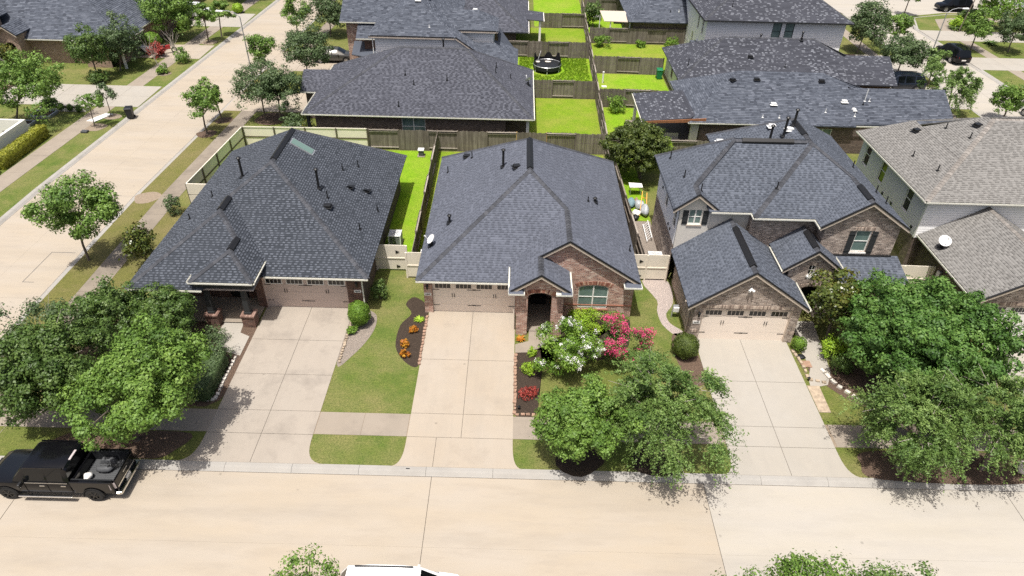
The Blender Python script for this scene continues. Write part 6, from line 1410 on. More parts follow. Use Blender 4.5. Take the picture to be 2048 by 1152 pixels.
clipped('clipped_bush', 'clipped round bush by the pink brick porch', -40.9,76.8,0, ball_fn(1.0,.8,1.3), 1500,.14,'lf_shrub',320, ball_core(1.0,.8,1.3))
clipped('clipped_bush', 'clipped round bush by the farthest left driveway', -36.8,92.8,0, ball_fn(.7,.6,.6), 900,.15,'lf_lime',321, ball_core(.7,.6,.6))
clipped('clipped_bush', 'clipped ball tree in the top right bed', 60.2,95.4,0, ball_fn(.75,.7,1.5), 1000,.15,'lf_dark',322, ball_core(.75,.7,1.5))
for k in range(5):
    clipped('clipped_bush', ['clipped planter bush at the left end of the row','clipped planter bush, second in the row','clipped planter bush, middle of the row','clipped planter bush, fourth in the row','clipped planter bush at the right end of the row'][k], -43.6+.85*k,59.9-.12*k,.02, ball_fn(.26,.35,.35), 300,.11,'lf_dark',330+k, ball_core(.26,.35,.35))

def rosette(label, x, y, mat, n, ln, seed, name='bromeliad', arch=.55, w_=.05, z0=.02):
    """spiky plant: arching blades, each with real length and width"""
    rg = random.Random(seed); b = MB()
    for k in range(n):
        a = k*2.399+rg.uniform(-.2,.2); up = rg.uniform(.35,1.0); L = ln*rg.uniform(.75,1.15); d = Vector((math.cos(a),math.sin(a),0)); s = Vector((-d.y,d.x,0))*w_; t = rg.random()
        P = [Vector((0,0,.02))+d*L*f*(1-.25*up*(1-f))+Vector((0,0,L*(up*f-arch*up*f*f*1.0-.12*f*f))) for f in (0,.35,.7,1)]
        W_ = [.7,1,.7,.05]
        for i in range(3): b.poly([P[i]-s*W_[i],P[i]+s*W_[i],P[i+1]+s*W_[i+1],P[i+1]-s*W_[i+1]], t=t)
    for i in range(len(b.v)): b.v[i] = (b.v[i][0]+x, b.v[i][1]+y, b.v[i][2]+z0)
    return b.build(name, M[mat], None, label, 'plant')
tree('bromeliad', 'orange bromeliad in the black mulch, farthest from the street', -5.55, 29.65, .2, .24, .2, 'sap', 'lf_orange', 260, .10, 400, .03, cat='plant')
tree('bromeliad', 'orange bromeliad in the black mulch, middle one', -5.85, 28.45, .2, .24, .2, 'sap', 'lf_orange', 260, .10, 401, .03, cat='plant')
tree('bromeliad', 'orange bromeliad in the black mulch, nearest to the street', -5.75, 27.6, .2, .24, .2, 'sap', 'lf_orange', 260, .10, 402, .03, cat='plant')
rosette('yellow green bromeliad beside the middle garage', -5.35,30.7,'lf_lime',26,.33,4)
rosette('cycad with stiff fronds in the corner bed', 57.6,93.4,'lf_dark',40,1.1,5,'cycad',.5,.10)
rosette('cycad beside the driveway at the right', 58.9,87.4,'lf_dark',40,1.0,6,'cycad',.5,.10)
rosette('red and orange potted plant at the porch corner', .55,29.2,'lf_orange',30,.3,7,'bromeliad',.4)
# bare saplings
for k, (x, y, lab) in enumerate([(-37.0,69.9,'leafless pale sapling by the sidewalk, nearer one'),(-36.5,73.6,'leafless pale sapling by the sidewalk, farther one')]):
    rg = random.Random(70+k); b = MB(); b.tube((x,y,0),(x-.7,y,2.6),.05,.03,6)
    for i in range(14):
        f = rg.uniform(.5,1); p = Vector((x-.7*f,y,2.6*f)); q = p+Vector((rg.uniform(-.8,.8),rg.uniform(-.6,.6),rg.uniform(.5,1.6))); b.tube(p,q,.02,.008,4,False)
        q2 = q+Vector((rg.uniform(-.4,.4),rg.uniform(-.3,.3),rg.uniform(.2,.6))); b.tube(p.lerp(q,.6),q2,.01,.005,4,False)
    b.build('bare_sapling', M['bark_l'], None, lab, 'tree')
# tall grass tufts on the overgrown lawn
rg = np.random.default_rng(77); N = 9000
gx, gy = rg.uniform(.2,7.7,N), 66.3+11.5*rg.random(N)**.6; keep = (np.hypot(gx-3.2,gy-73.9) > 1.9); gx, gy = gx[keep], gy[keep]
lump = .5+.5*np.sin(gx*1.3+gy*.7)*np.sin(gy*1.1-gx*.4); hh = .07+.22*lump*rg.random(len(gx))
P = np.stack([gx,gy,hh*.5],1); nn = rg.normal(size=P.shape)*np.array([1,1,.2])
nn[:,2] = rg.uniform(-.3,.3,len(P)); V = leaf_quads(P, nn, .22, rg, .3); V[:,2] = np.clip(V[:,2], 0.003, .45)
link('tall_grass', quads_mesh('tall_grass', V, np.repeat(np.clip(rg.normal(.5,.25,len(P)),0,1),4), M['lf_lime']), None, None, 'tall bright grass tufts on the trampoline lawn', 'grass', kind='stuff')

# ================================================================ VEHICLES
def ring(st):
    x, zl, zb, zt, w_, wt = st[:6]
    zm = zl+(zb-zl)*.45
    h = [(w_*.86,zl),(w_*.985,zl+.10),(w_,zm),(w_*.985,zb-.04),(w_*.955,zb),(wt+.02,zt-.05),(wt*.86,zt),(wt*.45,zt+.018),(0,zt+.025)]
    return [Vector((x,y,z)) for y, z in h]+[Vector((x,-y,z)) for y, z in h[-2::-1]]
def loft(stations, body_mat, t, glass_side=(), glass_top=(), caps=True, name='body'):
    """car shell lofted through cross-sections; the window faces become parts of their own"""
    R = [ring(s) for s in stations]; n = len(R[0]); b = MB(); wins = []
    for i in range(len(R)-1):
        for k in range(n-1):
            q = [R[i][k], R[i+1][k], R[i+1][k+1], R[i][k+1]]
            side = k == 4 or k == n-2-4; top = 5 < k < n-2-5
            if (side and i in glass_side) or (top and i in glass_top): wins.append((i, 's' if side else 't', k, q)); 
            else: b.poly(q)
        b.poly([R[i][0], R[i][-1], R[i+1][-1], R[i+1][0]])
    if caps: b.poly(R[0]); b.poly(R[-1][::-1])
    bo = b.build(name, body_mat, t, smooth=True, weld=True)
    m = bo.modifiers.new('edge', 'EDGE_SPLIT'); m.split_angle = R_(38)
    groups = {}
    for i, kd, k, q in wins:
        groups.setdefault((i if kd == 's' else ('t', i), k if kd == 's' else 0), []).append(q)
    for key, qs in groups.items():
        g = MB()
        for q in qs: g.poly(q)
        g.build('window', M['car_glass'], t, smooth=True, weld=True)
    return bo
def wheel(t, x, y, r, wd, rim, spokes=6):
    s = 1 if y > 0 else -1
    tb = MB(); prof = [(r*.62,-wd/2),(r*.90,-wd/2),(r,-wd*.36),(r,wd*.36),(r*.90,wd/2),(r*.62,wd/2)]
    tb.lathe(prof, n=24); tb.v = [(a+x, c+y, b+r) for a, b, c in tb.v]
    wo = tb.build('tyre', M['tyre'], t, smooth=True, weld=True); wo.modifiers.new('e','EDGE_SPLIT').split_angle = R_(40)
    rb = MB(); rb.lathe([(0,.02),(r*.12,.02),(r*.16,0)], n=12); rb.lathe([(r*.56,.0),(r*.64,.015),(r*.64,-wd*.5),(0,-wd*.5)], n=24)
    for k in range(spokes):
        a = 2*math.pi*k/spokes; rb.bar((r*.1*math.cos(a),r*.1*math.sin(a),-.01),(r*.6*math.cos(a),r*.6*math.sin(a),-.012), r*.15, .04, up=(0,0,1))
    rb.v = [(a+x, c*s+y+s*wd*.46, b+r) for a, b, c in rb.v]
    rb.build('rim', rim, t)
    ar = MB(); N = 14
    for k in range(N):
        a0, a1 = math.pi*k/N-.12*(k == 0), math.pi*(k+1)/N
        P = lambda a, rr, yy: (x+rr*math.cos(a), yy, r+rr*math.sin(a))
        yo = y+s*wd*.5+s*.012
        ar.poly([P(a0,r*1.12,yo),P(a1,r*1.12,yo),P(a1,r*1.22,yo),P(a0,r*1.22,yo)]); ar.poly([P(a0,r*1.12,yo),P(a1,r*1.12,yo),P(a1,r*1.12,y-s*wd*.5),P(a0,r*1.12,y-s*wd*.5)])
        ar.poly([P(a0,0,yo-s*.03),P(a0,r*1.12,yo-s*.03),P(a1,r*1.12,yo-s*.03)])
    ar.build('wheel_arch', M['tyre'], t)
def vehicle(name, label, cat, x, y, rz, z=RZ):
    t = bpy.data.objects.new(name, None); COL.objects.link(t); t.location = (x,y,z); t.rotation_euler = (0,0,rz); LOCAL.add(t.name)
    return tag(t, label, cat)
SUV = [(-2.38,.48,.92,.98,.80,.68),(-2.30,.36,1.02,1.10,.90,.76),(-1.98,.30,1.06,1.66,.93,.67),(-1.12,.27,1.04,1.74,.94,.69),(-1.02,.27,1.04,1.745,.94,.69),(-.06,.27,1.02,1.75,.94,.69),(.04,.27,1.02,1.75,.94,.69),(.72,.27,1.0,1.69,.94,.67),(.80,.27,1.0,1.66,.94,.67),(1.42,.27,.98,1.04,.94,.80),(2.12,.31,.90,.95,.90,.74),(2.36,.40,.72,.78,.78,.62)]
SEDAN = [(-2.36,.45,.80,.90,.78,.62),(-2.28,.32,.92,1.0,.88,.72),(-1.72,.26,.95,1.05,.91,.72),(-1.02,.24,.94,1.40,.91,.60),(-.95,.24,.94,1.41,.91,.60),(-.10,.24,.93,1.45,.92,.61),(-.02,.24,.93,1.45,.92,.61),(.50,.24,.92,1.41,.92,.60),(.56,.24,.92,1.39,.92,.60),(1.28,.24,.90,.96,.91,.74),(2.10,.28,.78,.83,.86,.68),(2.36,.36,.62,.66,.74,.56)]
def car(name, label, kind, x, y, rz, paint, rim='rim', z=RZ, sc=1.0):
    t = vehicle(name, label, 'car', x, y, rz, z); st = SUV if kind == 'suv' else SEDAN
    body = loft(st, M[paint], t, glass_side=(2,4,6) if kind == 'suv' else (3,5), glass_top=(1,8) if kind == 'suv' else (2,8))
    if kind == 'sedan': pass
    wx = (1.45,-1.38) if kind == 'suv' else (1.42,-1.36); r = .37 if kind == 'suv' else .33
    for a in wx:
        for s in (1,-1): wheel(t, a, s*(st[5][4]-.09), r, .23, M[rim])
    xr = st[0][0]; zb = st[1][2]
    for s in (1,-1):
        MB().hexa([(xr-.02,s*.62,zb-.22),(xr+.16,s*.90,zb-.22),(xr+.10,s*.86,zb-.22),(xr+.02,s*.62,zb-.22)],[(xr+.0,s*.62,zb-.02),(xr+.2,s*.90,zb+.0),(xr+.14,s*.86,zb+.0),(xr+.04,s*.62,zb-.02)]).build('tail_lamp', M['tail'], t)
        MB().hexa([(2.22,s*.55,.66),(2.06,s*.86,.66),(2.0,s*.80,.66),(2.16,s*.55,.66)],[(2.2,s*.55,.80),(1.98,s*.87,.84),(1.94,s*.80,.84),(2.14,s*.55,.80)]).build('headlamp', M['lampc'], t)
        MB().obox((.62,s*(st[5][4]+.09),zb-.0 if kind=='suv' else .97), (.10,.2,.14)).build('mirror', M[paint], t, bevel=.03)
        if kind == 'suv': MB().bar((-1.7,s*.60,1.755),(.5,s*.60,1.765),.04,.05).build('roof_rail', M['black'], t)
        for xx in (-.55,.5): MB().obox((xx,s*(st[5][4]+.0),zb-.12), (.2,.03,.03)).build('door_handle', M[paint], t)
    MB().obox((xr-.01,0,.62), (.03,.5,.13)).build('number_plate', M['white'], t); MB().obox((xr+.08,0,.42), (.22,1.6,.16)).build('rear_bumper', M[paint], t, bevel=.05); MB().obox((2.30,0,.45), (.2,1.4,.2)).build('front_bumper', M[paint], t, bevel=.06)
    return t
# --- black pickup in the foreground
T = vehicle('pickup_truck', 'black crew cab pickup truck with open bed, parked at the left kerb', 'pickup', -19.62, 18.93, math.pi); T.scale = (.97,.96,.98)
TR = [(-.98,.52,1.16,1.84,.97,.76),(-.90,.50,1.17,1.93,.985,.77),(-.74,.48,1.17,1.95,.985,.77),(-.05,.48,1.17,1.965,.985,.77),(.05,.48,1.17,1.965,.985,.77),(.88,.48,1.16,1.93,.985,.76),(.98,.48,1.16,1.90,.985,.76),(1.52,.48,1.16,1.26,.985,.86),(1.60,.48,1.15,1.22,.985,.86),(2.45,.50,1.10,1.16,.97,.82),(2.82,.55,.98,1.02,.92,.74),(2.92,.60,.90,.93,.84,.66)]
loft(TR, M['p_black'], T, glass_side=(2,4), glass_top=(6,0))
bd = MB()
for s in (1,-1):
    y0, y1 = (.80,.985) if s > 0 else (-.985,-.80)
    bd.hexa([(-2.86,y0,.52),(-1.0,y0,.52),(-1.0,y1*.97 if s > 0 else y1,.52),(-2.86,y1*.97 if s > 0 else y1,.52)],[(-2.86,y0,1.27),(-1.0,y0,1.27),(-1.0,y1,1.27),(-2.86,y1,1.27)])
bd.box(-1.14,-1.0,-.80,.80,.5,1.25); bd.box(-2.86,-1.0,-.8,.8,.5,.70)
bd.build('bed', M['p_black'], T, weld=True, bevel=.03)
fl = MB(); fl.box(-2.80,-1.14,-.79,.79,.70,.725)
for k in range(15): fl.box(-2.80,-1.14,-.76+.104*k,-.71+.104*k,.725,.742)
fl.build('bed_floor', M['plastic'], T)
for s in (1,-1): MB().box(-2.84,-1.02,s*.80-.03,s*.80+.03,.725,1.283).build('bed_liner', M['bin_k'], T)
for s in (1,-1): MB().hexa([(-2.25,s*.50,.73),(-1.45,s*.50,.73),(-1.45,s*.77,.73),(-2.25,s*.77,.73)],[(-2.12,s*.56,.95),(-1.58,s*.56,.95),(-1.58,s*.77,.95),(-2.12,s*.77,.95)]).build('wheel_housing', M['plastic'], T, bevel=.04)
MB().box(-2.96,-2.87,-.83,.83,.62,1.26).build('tailgate', M['p_black'], T, bevel=.025)
b = MB(); b.box(-2.975,-2.96,-.78,.78,.78,.86); b.box(-2.972,-2.96,-.18,.18,1.05,1.12); b.build('tailgate_trim', M['chrome'], T)
b = MB(); b.hexa([(-3.10,-.90,.42),(-2.86,-.96,.42),(-2.86,.96,.42),(-3.10,.90,.42)],[(-3.10,-.90,.58),(-2.86,-.97,.60),(-2.86,.97,.60),(-3.10,.90,.58)]); b.build('rear_bumper', M['chrome'], T, bevel=.04)
MB().box(-3.02,-2.97,-.18,.18,.60,.74).build('number_plate', M['white'], T)
for s in (1,-1):
    MB().hexa([(-2.93,s*.84,.80),(-2.72,s*.99,.80),(-2.70,s*.96,.80),(-2.90,s*.84,.80)],[(-2.93,s*.84,1.15),(-2.74,s*.99,1.15),(-2.70,s*.96,1.15),(-2.90,s*.84,1.15)]).build('tail_lamp', M['lampc'], T)
    for xx in (1.98,-1.86): wheel(T, xx, s*.87, .40, .27, M['rim_d'], 6)
    MB().bar((-.95,s*1.06,.40),(1.45,s*1.06,.40),.16,.07).build('side_step', M['chrome'], T, bevel=.02)
    MB().obox((1.05,s*1.13,1.22), (.12,.26,.22)).build('mirror', M['black'], T, bevel=.04)
    for xx in (.22,-.72): MB().obox((xx,s*.995,1.03), (.22,.04,.045)).build('door_handle', M['chrome'], T)
    MB().bar((-.92,s*.985,1.19),(.95,s*.985,1.19),.02,.025).build('window_trim', M['chrome'], T)
    MB().bar((-.86,s*.775,1.96),(.86,s*.775,1.95),.05,.05).build('roof_rail', M['p_black'], T)
    for xx in (.0,-.98,1.0): MB().bar((xx,s*.9925,.52),(xx,s*.9925,1.15),.012,.012).build('door_seam', M['dark'], T)
MB().bar((-.93,-.28,1.95),(-.93,.28,1.95),.10,.05).build('brake_lamp', M['lampc'], T, bevel=.015)
MB().obox((2.93,0,.55), (.2,1.8,.22)).build('front_bumper', M['chrome'], T, bevel=.06); MB().obox((2.93,0,.84), (.06,1.1,.24)).build('grille', M['black'], T)
# things in the bed
bag = bpy.data.objects.new('plastic_bag', None); COL.objects.link(bag)
bpy.data.objects.remove(bag)
def lumpy(name, label, cat, x, y, z, rx, ry, rz_, mat, seed):
    rg = np.random.default_rng(seed); b = MB().lathe([(math.cos(a), math.sin(a)) for a in np.linspace(-math.pi/2, math.pi/2, 8)], n=12)
    ph = rg.uniform(0,6,4)
    b.v = [(x+p[0]*rx*(1+.18*math.sin(4*p[1]+ph[0])), y+p[1]*ry*(1+.18*math.sin(5*p[2]+ph[1])), z+max(-.8,p[2])*rz_*(1+.2*math.sin(4*p[0]+ph[2]))) for p in b.v]
    return b.build(name, mat, None, label, cat, smooth=True, weld=True)
lumpy('plastic_bag', 'crumpled white plastic bag in the pickup bed', 'bag', -18.25, 18.62, .76, .17, .20, .14, M['white'], 3)
lumpy('duffel_bag', 'dark grey bag lying in the pickup bed', 'bag', -17.75, 19.05, .75, .42, .17, .13, M['plastic'], 4)
# --- other vehicles
car('suv', 'white SUV at the bottom edge of the picture', 'suv', -3.95, 13.62, 0, 'p_white')
car('sedan', 'dark grey car parked beyond the bushy tree on the side street driveway', 'sedan', -20.2, 75.1, .06, 'p_grey', z=.03)
car('suv', 'black SUV parked at the kerb of the back street', 'suv', 51.1, 81.6, math.pi/2+.05, 'p_black')
car('suv', 'dark car half hidden behind the speckled roof', 'suv', 40.0, 70.6, math.pi, 'p_blue', z=.03)
car('suv', 'large black vehicle at the top right edge', 'suv', 62.3, 103.6, math.pi, 'p_black')
car('sedan', 'white car on the upper left driveway behind the dark tree', 'sedan', -43.0, 76.1, .05, 'p_white', z=.03)
car('suv', 'white car partly hidden by the large upper left tree', 'suv', -41.5, 90.4, .1, 'p_white', z=.03)
car('sedan', 'pale car at the right edge beyond the bright small tree', 'sedan', 50.6, 63.2, math.pi/2, 'p_white')
# motorbike
mt = vehicle('motorbike', 'red and black motorbike parked beside the white car', 'motorbike', -39.0, 76.2, .5, .03)
for xx in (.65,-.65):
    b = MB(); b.lathe([(.2,-.06),(.3,-.06),(.31,.06),(.2,.06)], n=16); b.v = [(p[0]+xx,p[2],p[1]+.31) for p in b.v]; b.build('wheel', M['tyre'], mt)
b = MB(); b.hexa([(-.4,-.12,.5),(.3,-.15,.45),(.3,.15,.45),(-.4,.12,.5)],[(-.2,-.1,.85),(.35,-.14,.95),(.35,.14,.95),(-.2,.1,.85)]); b.build('tank', M['p_red'], mt, bevel=.04)
b = MB(); b.hexa([(-.95,-.12,.75),(-.2,-.14,.7),(-.2,.14,.7),(-.95,.12,.75)],[(-.95,-.1,.88),(-.2,-.12,.84),(-.2,.12,.84),(-.95,.1,.88)]); b.build('seat', M['black'], mt)
b = MB(); b.tube((.65,0,.31),(.4,0,1.0),.04,.03); b.bar((.38,-.35,1.02),(.38,.35,1.02),.03,.03); b.tube((-.65,0,.31),(-.1,0,.5),.04,.04); b.build('frame', M['steel'], mt)

# ================================================================ STREET FURNITURE AND SMALL THINGS
def street_lamp(label, x, y, h, arm):
    t = thing('street_lamp', label, 'street lamp', (x,y,0))
    b = MB(); b.tube((x,y,0),(x,y,.5),.11,.10,10); b.tube((x,y,.45),(x,y,h),.075,.045,10); b.build('pole', M['steel'], t, smooth=True)
    b = MB(); P = [(x,y,h-.05),(x+arm*.3,y,h+.35),(x+arm*.65,y,h+.5),(x+arm,y,h+.5)]
    for a, c in zip(P, P[1:]): b.tube(a, c, .035, .03, 8)
    b.build('arm', M['steel'], t, smooth=True)
    b = MB(); s = 1 if arm > 0 else -1; b.hexa([(x+arm-s*.1,y-.12,h+.42),(x+arm+s*.6,y-.14,h+.42),(x+arm+s*.6,y+.14,h+.42),(x+arm-s*.1,y+.12,h+.42)],[(x+arm-s*.1,y-.08,h+.52),(x+arm+s*.55,y-.10,h+.55),(x+arm+s*.55,y+.10,h+.55),(x+arm-s*.1,y+.08,h+.52)]); b.build('lamp_head', M['white_m'], t, bevel=.03)
street_lamp('tall grey street lamp with curved arm beside the side street', -26.6, 67.2, 6.7, -1.6)
street_lamp('tall street lamp with white head at the back street', 45.0, 75.5, 6.6, 1.5)
def wheelie(label, x, y, rz, mat, z=0.0):
    t = vehicle('wheelie_bin', label, 'bin', x, y, rz, z)
    MB().hexa([(-.24,-.27,.06),(.24,-.27,.06),(.24,.27,.06),(-.24,.27,.06)],[(-.30,-.35,.98),(.30,-.35,.98),(.30,.33,.98),(-.30,.33,.98)]).build('body', mat, t, bevel=.02)
    MB().hexa([(-.33,-.39,.99),(.33,-.39,.99),(.33,.38,.99),(-.33,.38,.99)],[(-.30,-.33,1.07),(.30,-.33,1.07),(.30,.35,1.09),(-.30,.35,1.09)]).build('lid', mat, t, bevel=.02)
    for s in (-1,1):
        b = MB(); b.lathe([(0,-.03),(.12,-.03),(.12,.03),(0,.03)], n=12); b.v = [(p[2]+s*.27,p[0]+.28,p[1]+.12) for p in b.v]; b.build('wheel', M['tyre'], t)
    MB().bar((-.28,.40,1.0),(.28,.40,1.0),.04,.04).build('handle', mat, t)
wheelie('black wheelie bin standing at the side street kerb', -35.1, 58.6, .2, M['bin_k'], RZ)
wheelie('green wheelie bin at the fence of the green yard', 15.1, 72.1, 0, M['bin_g'])
def acunit(label, x, y, s=.78, h=.85):
    t = thing('air_conditioner', label, 'air conditioner', (x,y,0))
    MB().box(x-s*.58,x+s*.58,y-s*.58,y+s*.58,0,.07).build('pad', M['walk'], t)
    MB().box(x-s*.44,x+s*.44,y-s*.44,y+s*.44,.07,h-.05).build('coil', M['plastic'], t)
    for k in range(7): MB().box(x-s*.5,x+s*.5,y-s*.5,y+s*.5,.10+k*(h-.2)/7,.145+k*(h-.2)/7).build('louvre', M['steel'], t)
    for a in (-1,1):
        for c in (-1,1): MB().box(x+a*s*.5-.03,x+a*s*.5+.03,y+c*s*.5-.03,y+c*s*.5+.03,.07,h).build('corner_post', M['white_m'], t)
    b = MB(); b.box(x-s*.53,x+s*.53,y-s*.53,y+s*.53,h-.06,h); b.build('top', M['white_m'], t, bevel=.02)
    b = MB()
    for r in (.12,.2,.28,.35): b.lathe([(r-.008,.0),(r+.008,.006),(r+.008,0)], (x,y,h+.008), 20)
    for k in range(8): a = k*math.pi/4; b.bar((x,y,h+.012),(x+.35*math.cos(a),y+.35*math.sin(a),h+.012),.012,.008)
    b.build('fan_grille', M['steel'], t)
acunit('air conditioner unit behind the left gate', -7.95, 38.8); acunit('air conditioner unit beside the middle house', -5.6, 36.6, .72, .8); acunit('air conditioner unit behind the double gate', 9.3, 37.0, .85, .8)
acunit('air conditioner unit between the right and grey roofed houses', 22.9, 36.5)
def dish(label, x, y, z, az, el=.5, s=.31):
    t = thing('satellite_dish', label, 'satellite dish', (x,y,z))
    b = MB(); b.obox((x,y,z+.04),(.45,.4,.03)); b.tube((x,y,z),(x,y+.05,z+.42),.035,.03); b.obox((x,y,z+.18),(.18,.16,.2)); b.build('mount', M['black'], t)
    d = Vector((math.cos(az)*math.cos(el), math.sin(az)*math.cos(el), math.sin(el))); u = d.orthogonal().normalized(); v = d.cross(u); c = Vector((x,y,z+.5)); b = MB(); N = 18
    def P(r, a, k): return c+(u*math.cos(a)+v*math.sin(a))*r*s+d*(r*r*.09*s*2+k)
    for i in range(4):
        for k in range(N): a0, a1 = 2*math.pi*k/N, 2*math.pi*(k+1)/N; b.poly([P(i/4,a0,0),P(i/4,a1,0),P((i+1)/4,a1,0),P((i+1)/4,a0,0)])
    b.build('reflector', M['white_m'], t, smooth=True, weld=True)
    b = MB(); b.tube(c-Vector((0,0,s*.9)), c+d*s*1.5-Vector((0,0,s*.2)), .018, .015); b.tube(c+d*s*1.45-Vector((0,0,s*.2)), c+d*s*1.75-Vector((0,0,s*.15)), .05, .04); b.build('feed_arm', M['white_m'], t)
dish('satellite dish on the left eave of the middle house', -4.85, 34.0, 3.02, math.radians(200), .75)
dish('satellite dish on the grey shingle garage roof', 26.05, 35.1, 3.12, math.radians(255), .9, .36)
dish('satellite dish at the corner of the dark hip roof', 1.0, 61.2, 2.95, math.radians(120), .7)
# trampoline with collapsed net
t = thing('trampoline', 'round trampoline with sagging black net on the overgrown lawn', 'trampoline', (3.2,73.9,0))
b = MB(); N = 28; cx, cy = 3.2, 73.9
for k in range(N): a0, a1 = 2*math.pi*k/N, 2*math.pi*(k+1)/N; b.tube((cx+1.5*math.cos(a0),cy+1.5*math.sin(a0),.72),(cx+1.5*math.cos(a1),cy+1.5*math.sin(a1),.72),.04,.04,6,False)
b.build('ring', M['steel'], t)
b = MB().lathe([(0,.66),(1.2,.69),(1.46,.72)], (cx,cy,0), 28); b.build('mat', M['bin_k'], t)
for k in range(6): a = k*math.pi/3+.5; b = MB(); b.tube((cx+1.5*math.cos(a),cy+1.5*math.sin(a),.72),(cx+1.45*math.cos(a),cy+1.45*math.sin(a),0),.04,.04,6); b.build('leg', M['white_m'], t)
nrg = random.Random(8); b = MB(); hs = [nrg.uniform(.25,1.0) for _ in range(14)]
for k in range(28):
    a0, a1 = 2*math.pi*k/28, 2*math.pi*(k+1)/28; h0 = hs[k//2]*(.5 if math.sin(a0) < -.3 else 1); h1 = hs[((k+1)//2) % 14]*(.5 if math.sin(a1) < -.3 else 1)
    if math.sin((a0+a1)/2) < -.55: h0, h1 = h0*-.4, h1*-.4
    P = lambda a, z, r=1.52: (cx+r*math.cos(a), cy+r*math.sin(a), z)
    b.poly([P(a0,.70),P(a1,.70),P(a1,.72+h1,1.45),P(a0,.72+h0,1.45)]); b.poly([P(a0,.70),P(a1,.70),P(a1,.3),P(a0,.3)])
b.build('net', M['bin_k'], t); b = MB(); b.tube((cx-1.0,cy+1.1,.7),(cx-.7,cy+1.2,1.7),.03,.03,6); b.build('net_pole', M['white_m'], t)
lumpy('towel', 'white cloth lying on the trampoline', 'cloth', 3.3,74.5,.74,.38,.2,.07,M['stone_w'],9); lumpy('towel', 'small pale cloth at the left of the trampoline', 'cloth', 2.2,74.3,.75,.25,.2,.12,M['stone_w'],10)
# utility boxes
t = thing('utility_box', 'small white utility box in the left back yard', 'utility box', (-7.85,52.2,0)); MB().box(-8.15,-7.55,51.9,52.5,0,.08).build('pad', M['walk'], t); MB().box(-8.05,-7.65,52.0,52.4,.08,.55).build('cabinet', M['plastic'], t); b = MB(); b.box(-8.1,-7.6,51.95,52.45,.55,.62); b.build('lid', M['white_m'], t)
t = thing('gas_meter', 'gas meter on pipes beside the right house wall', 'gas meter', (9.55,31.6,0)); b = MB(); b.tube((9.5,31.6,0),(9.5,31.6,.9),.035,.035); b.tube((9.8,31.6,.3),(9.8,31.6,.9),.035,.035); b.tube((9.5,31.6,.9),(9.8,31.6,.9),.035,.035); b.build('pipe', M['steel'], t); MB().box(9.52,9.86,31.48,31.74,.45,.8).build('meter', M['white_m'], t, bevel=.04)
t = thing('vent_stack', 'short white pipe standing in the green yard', 'pipe', (8.95,70.4,0)); b = MB(); b.tube((8.95,70.4,0),(8.95,70.4,1.1),.09,.09,10); b.tube((8.95,70.4,1.1),(8.95,70.4,1.2),.11,.10,10); b.build('pipe', M['white'], t); MB().box(8.75,9.25,69.1,69.5,0,.07).build('base', M['white'], t)
# clutter in the side yard of the right house
t = thing('folding_table', 'folding table under a white sheet in the side yard', 'table', (9.2,46.6,0)); b = MB(); b.hexa([(8.75,46.2,.72),(9.75,46.3,.70),(9.75,46.9,.70),(8.75,46.95,.72)],[(8.75,46.2,.77),(9.75,46.3,.75),(9.75,46.9,.75),(8.75,46.95,.78)]); b.build('top', M['white'], t)
for a, c in ((8.85,46.3),(9.65,46.35),(9.65,46.85),(8.85,46.85)): MB().bar((a,c,0),(a,c,.71),.04,.04).build('leg', M['steel'], t)
for k, (nm, lab, x, y, z, a, c, d_, m_) in enumerate([('tarp_bundle','pale blue tarp bundle at the fence',8.7,44.8,.25,.35,.5,.3,'blue'),('tarp_bundle','grey tarp heap in the middle of the side yard',9.3,44.4,.3,.4,.45,.35,'tarp'),('tarp_bundle','large crumpled grey tarp against the house wall',9.55,43.5,.35,.3,.6,.42,'tarp'),('bucket_pile','orange brown pots in the side yard heap',9.1,44.9,.3,.2,.2,.28,'edge_b'),('tarp_bundle','white cloth bundle at the near end of the heap',8.95,43.4,.2,.3,.35,.22,'white'),('tarp_bundle','black bag at the near end of the heap',8.8,42.8,.15,.25,.3,.2,'bin_k'),('rock','pale boulder at the right end of the verge',24.2,20.8,.2,.5,.4,.35,'stone_w'),('rock','second pale boulder beside the first',24.9,20.7,.15,.4,.35,.28,'stone_w')]):
    lumpy(nm, lab, 'rock' if nm == 'rock' else 'clutter', x, y, z, a, c, d_, M[m_], 20+k)
t = thing('hand_truck', 'orange hand truck leaning in the side yard', 'hand truck', (9.4,43.5,0)); b = MB(); b.bar((9.15,43.1,.1),(9.5,45.0,1.1),.05,.05); b.bar((9.6,43.0,.1),(9.8,44.8,1.1),.05,.05); b.bar((9.25,43.6,.4),(9.68,43.5,.4),.04,.04); b.bar((9.4,44.5,.85),(9.75,44.4,.85),.04,.04); b.build('frame', M['orange'], t)
t = thing('ladder', 'white stepladder leaning on the right house wall', 'ladder', (9.5,40.6,0))
for s in (0,.38): b = MB(); b.bar((9.2+s*.9,39.6+s*.6,.15+s*.5),(9.2+s*.9,41.8+s*.6,.2+s*.5),.05,.05); b.build('rail', M['white_m'], t)
for k in range(8): b = MB(); b.bar((9.2,39.75+k*.27,.16),(9.54,39.98+k*.27,.35),.03,.03); b.build('rung', M['white_m'], t)
lumpy('hose_reel', 'dark green hose reel beside the middle house', 'hose reel', 7.4,35.8,.25,.2,.28,.25,M['bin_g'],41); lumpy('kettle_grill', 'black covered grill in the corner by the olive tree', 'grill', 7.35,47.6,.55,.35,.35,.55,M['bin_k'],42)
lumpy('hose_coil', 'coiled dark hose in front of the boxy bush', 'hose', 16.15,28.35,.05,.26,.18,.06,M['bin_k'],43)
MB().box(15.95,16.5,27.5,28.0,.02,.07).build('paver', M['edge_b'], None, 'red square paver by the right garage', 'paver')
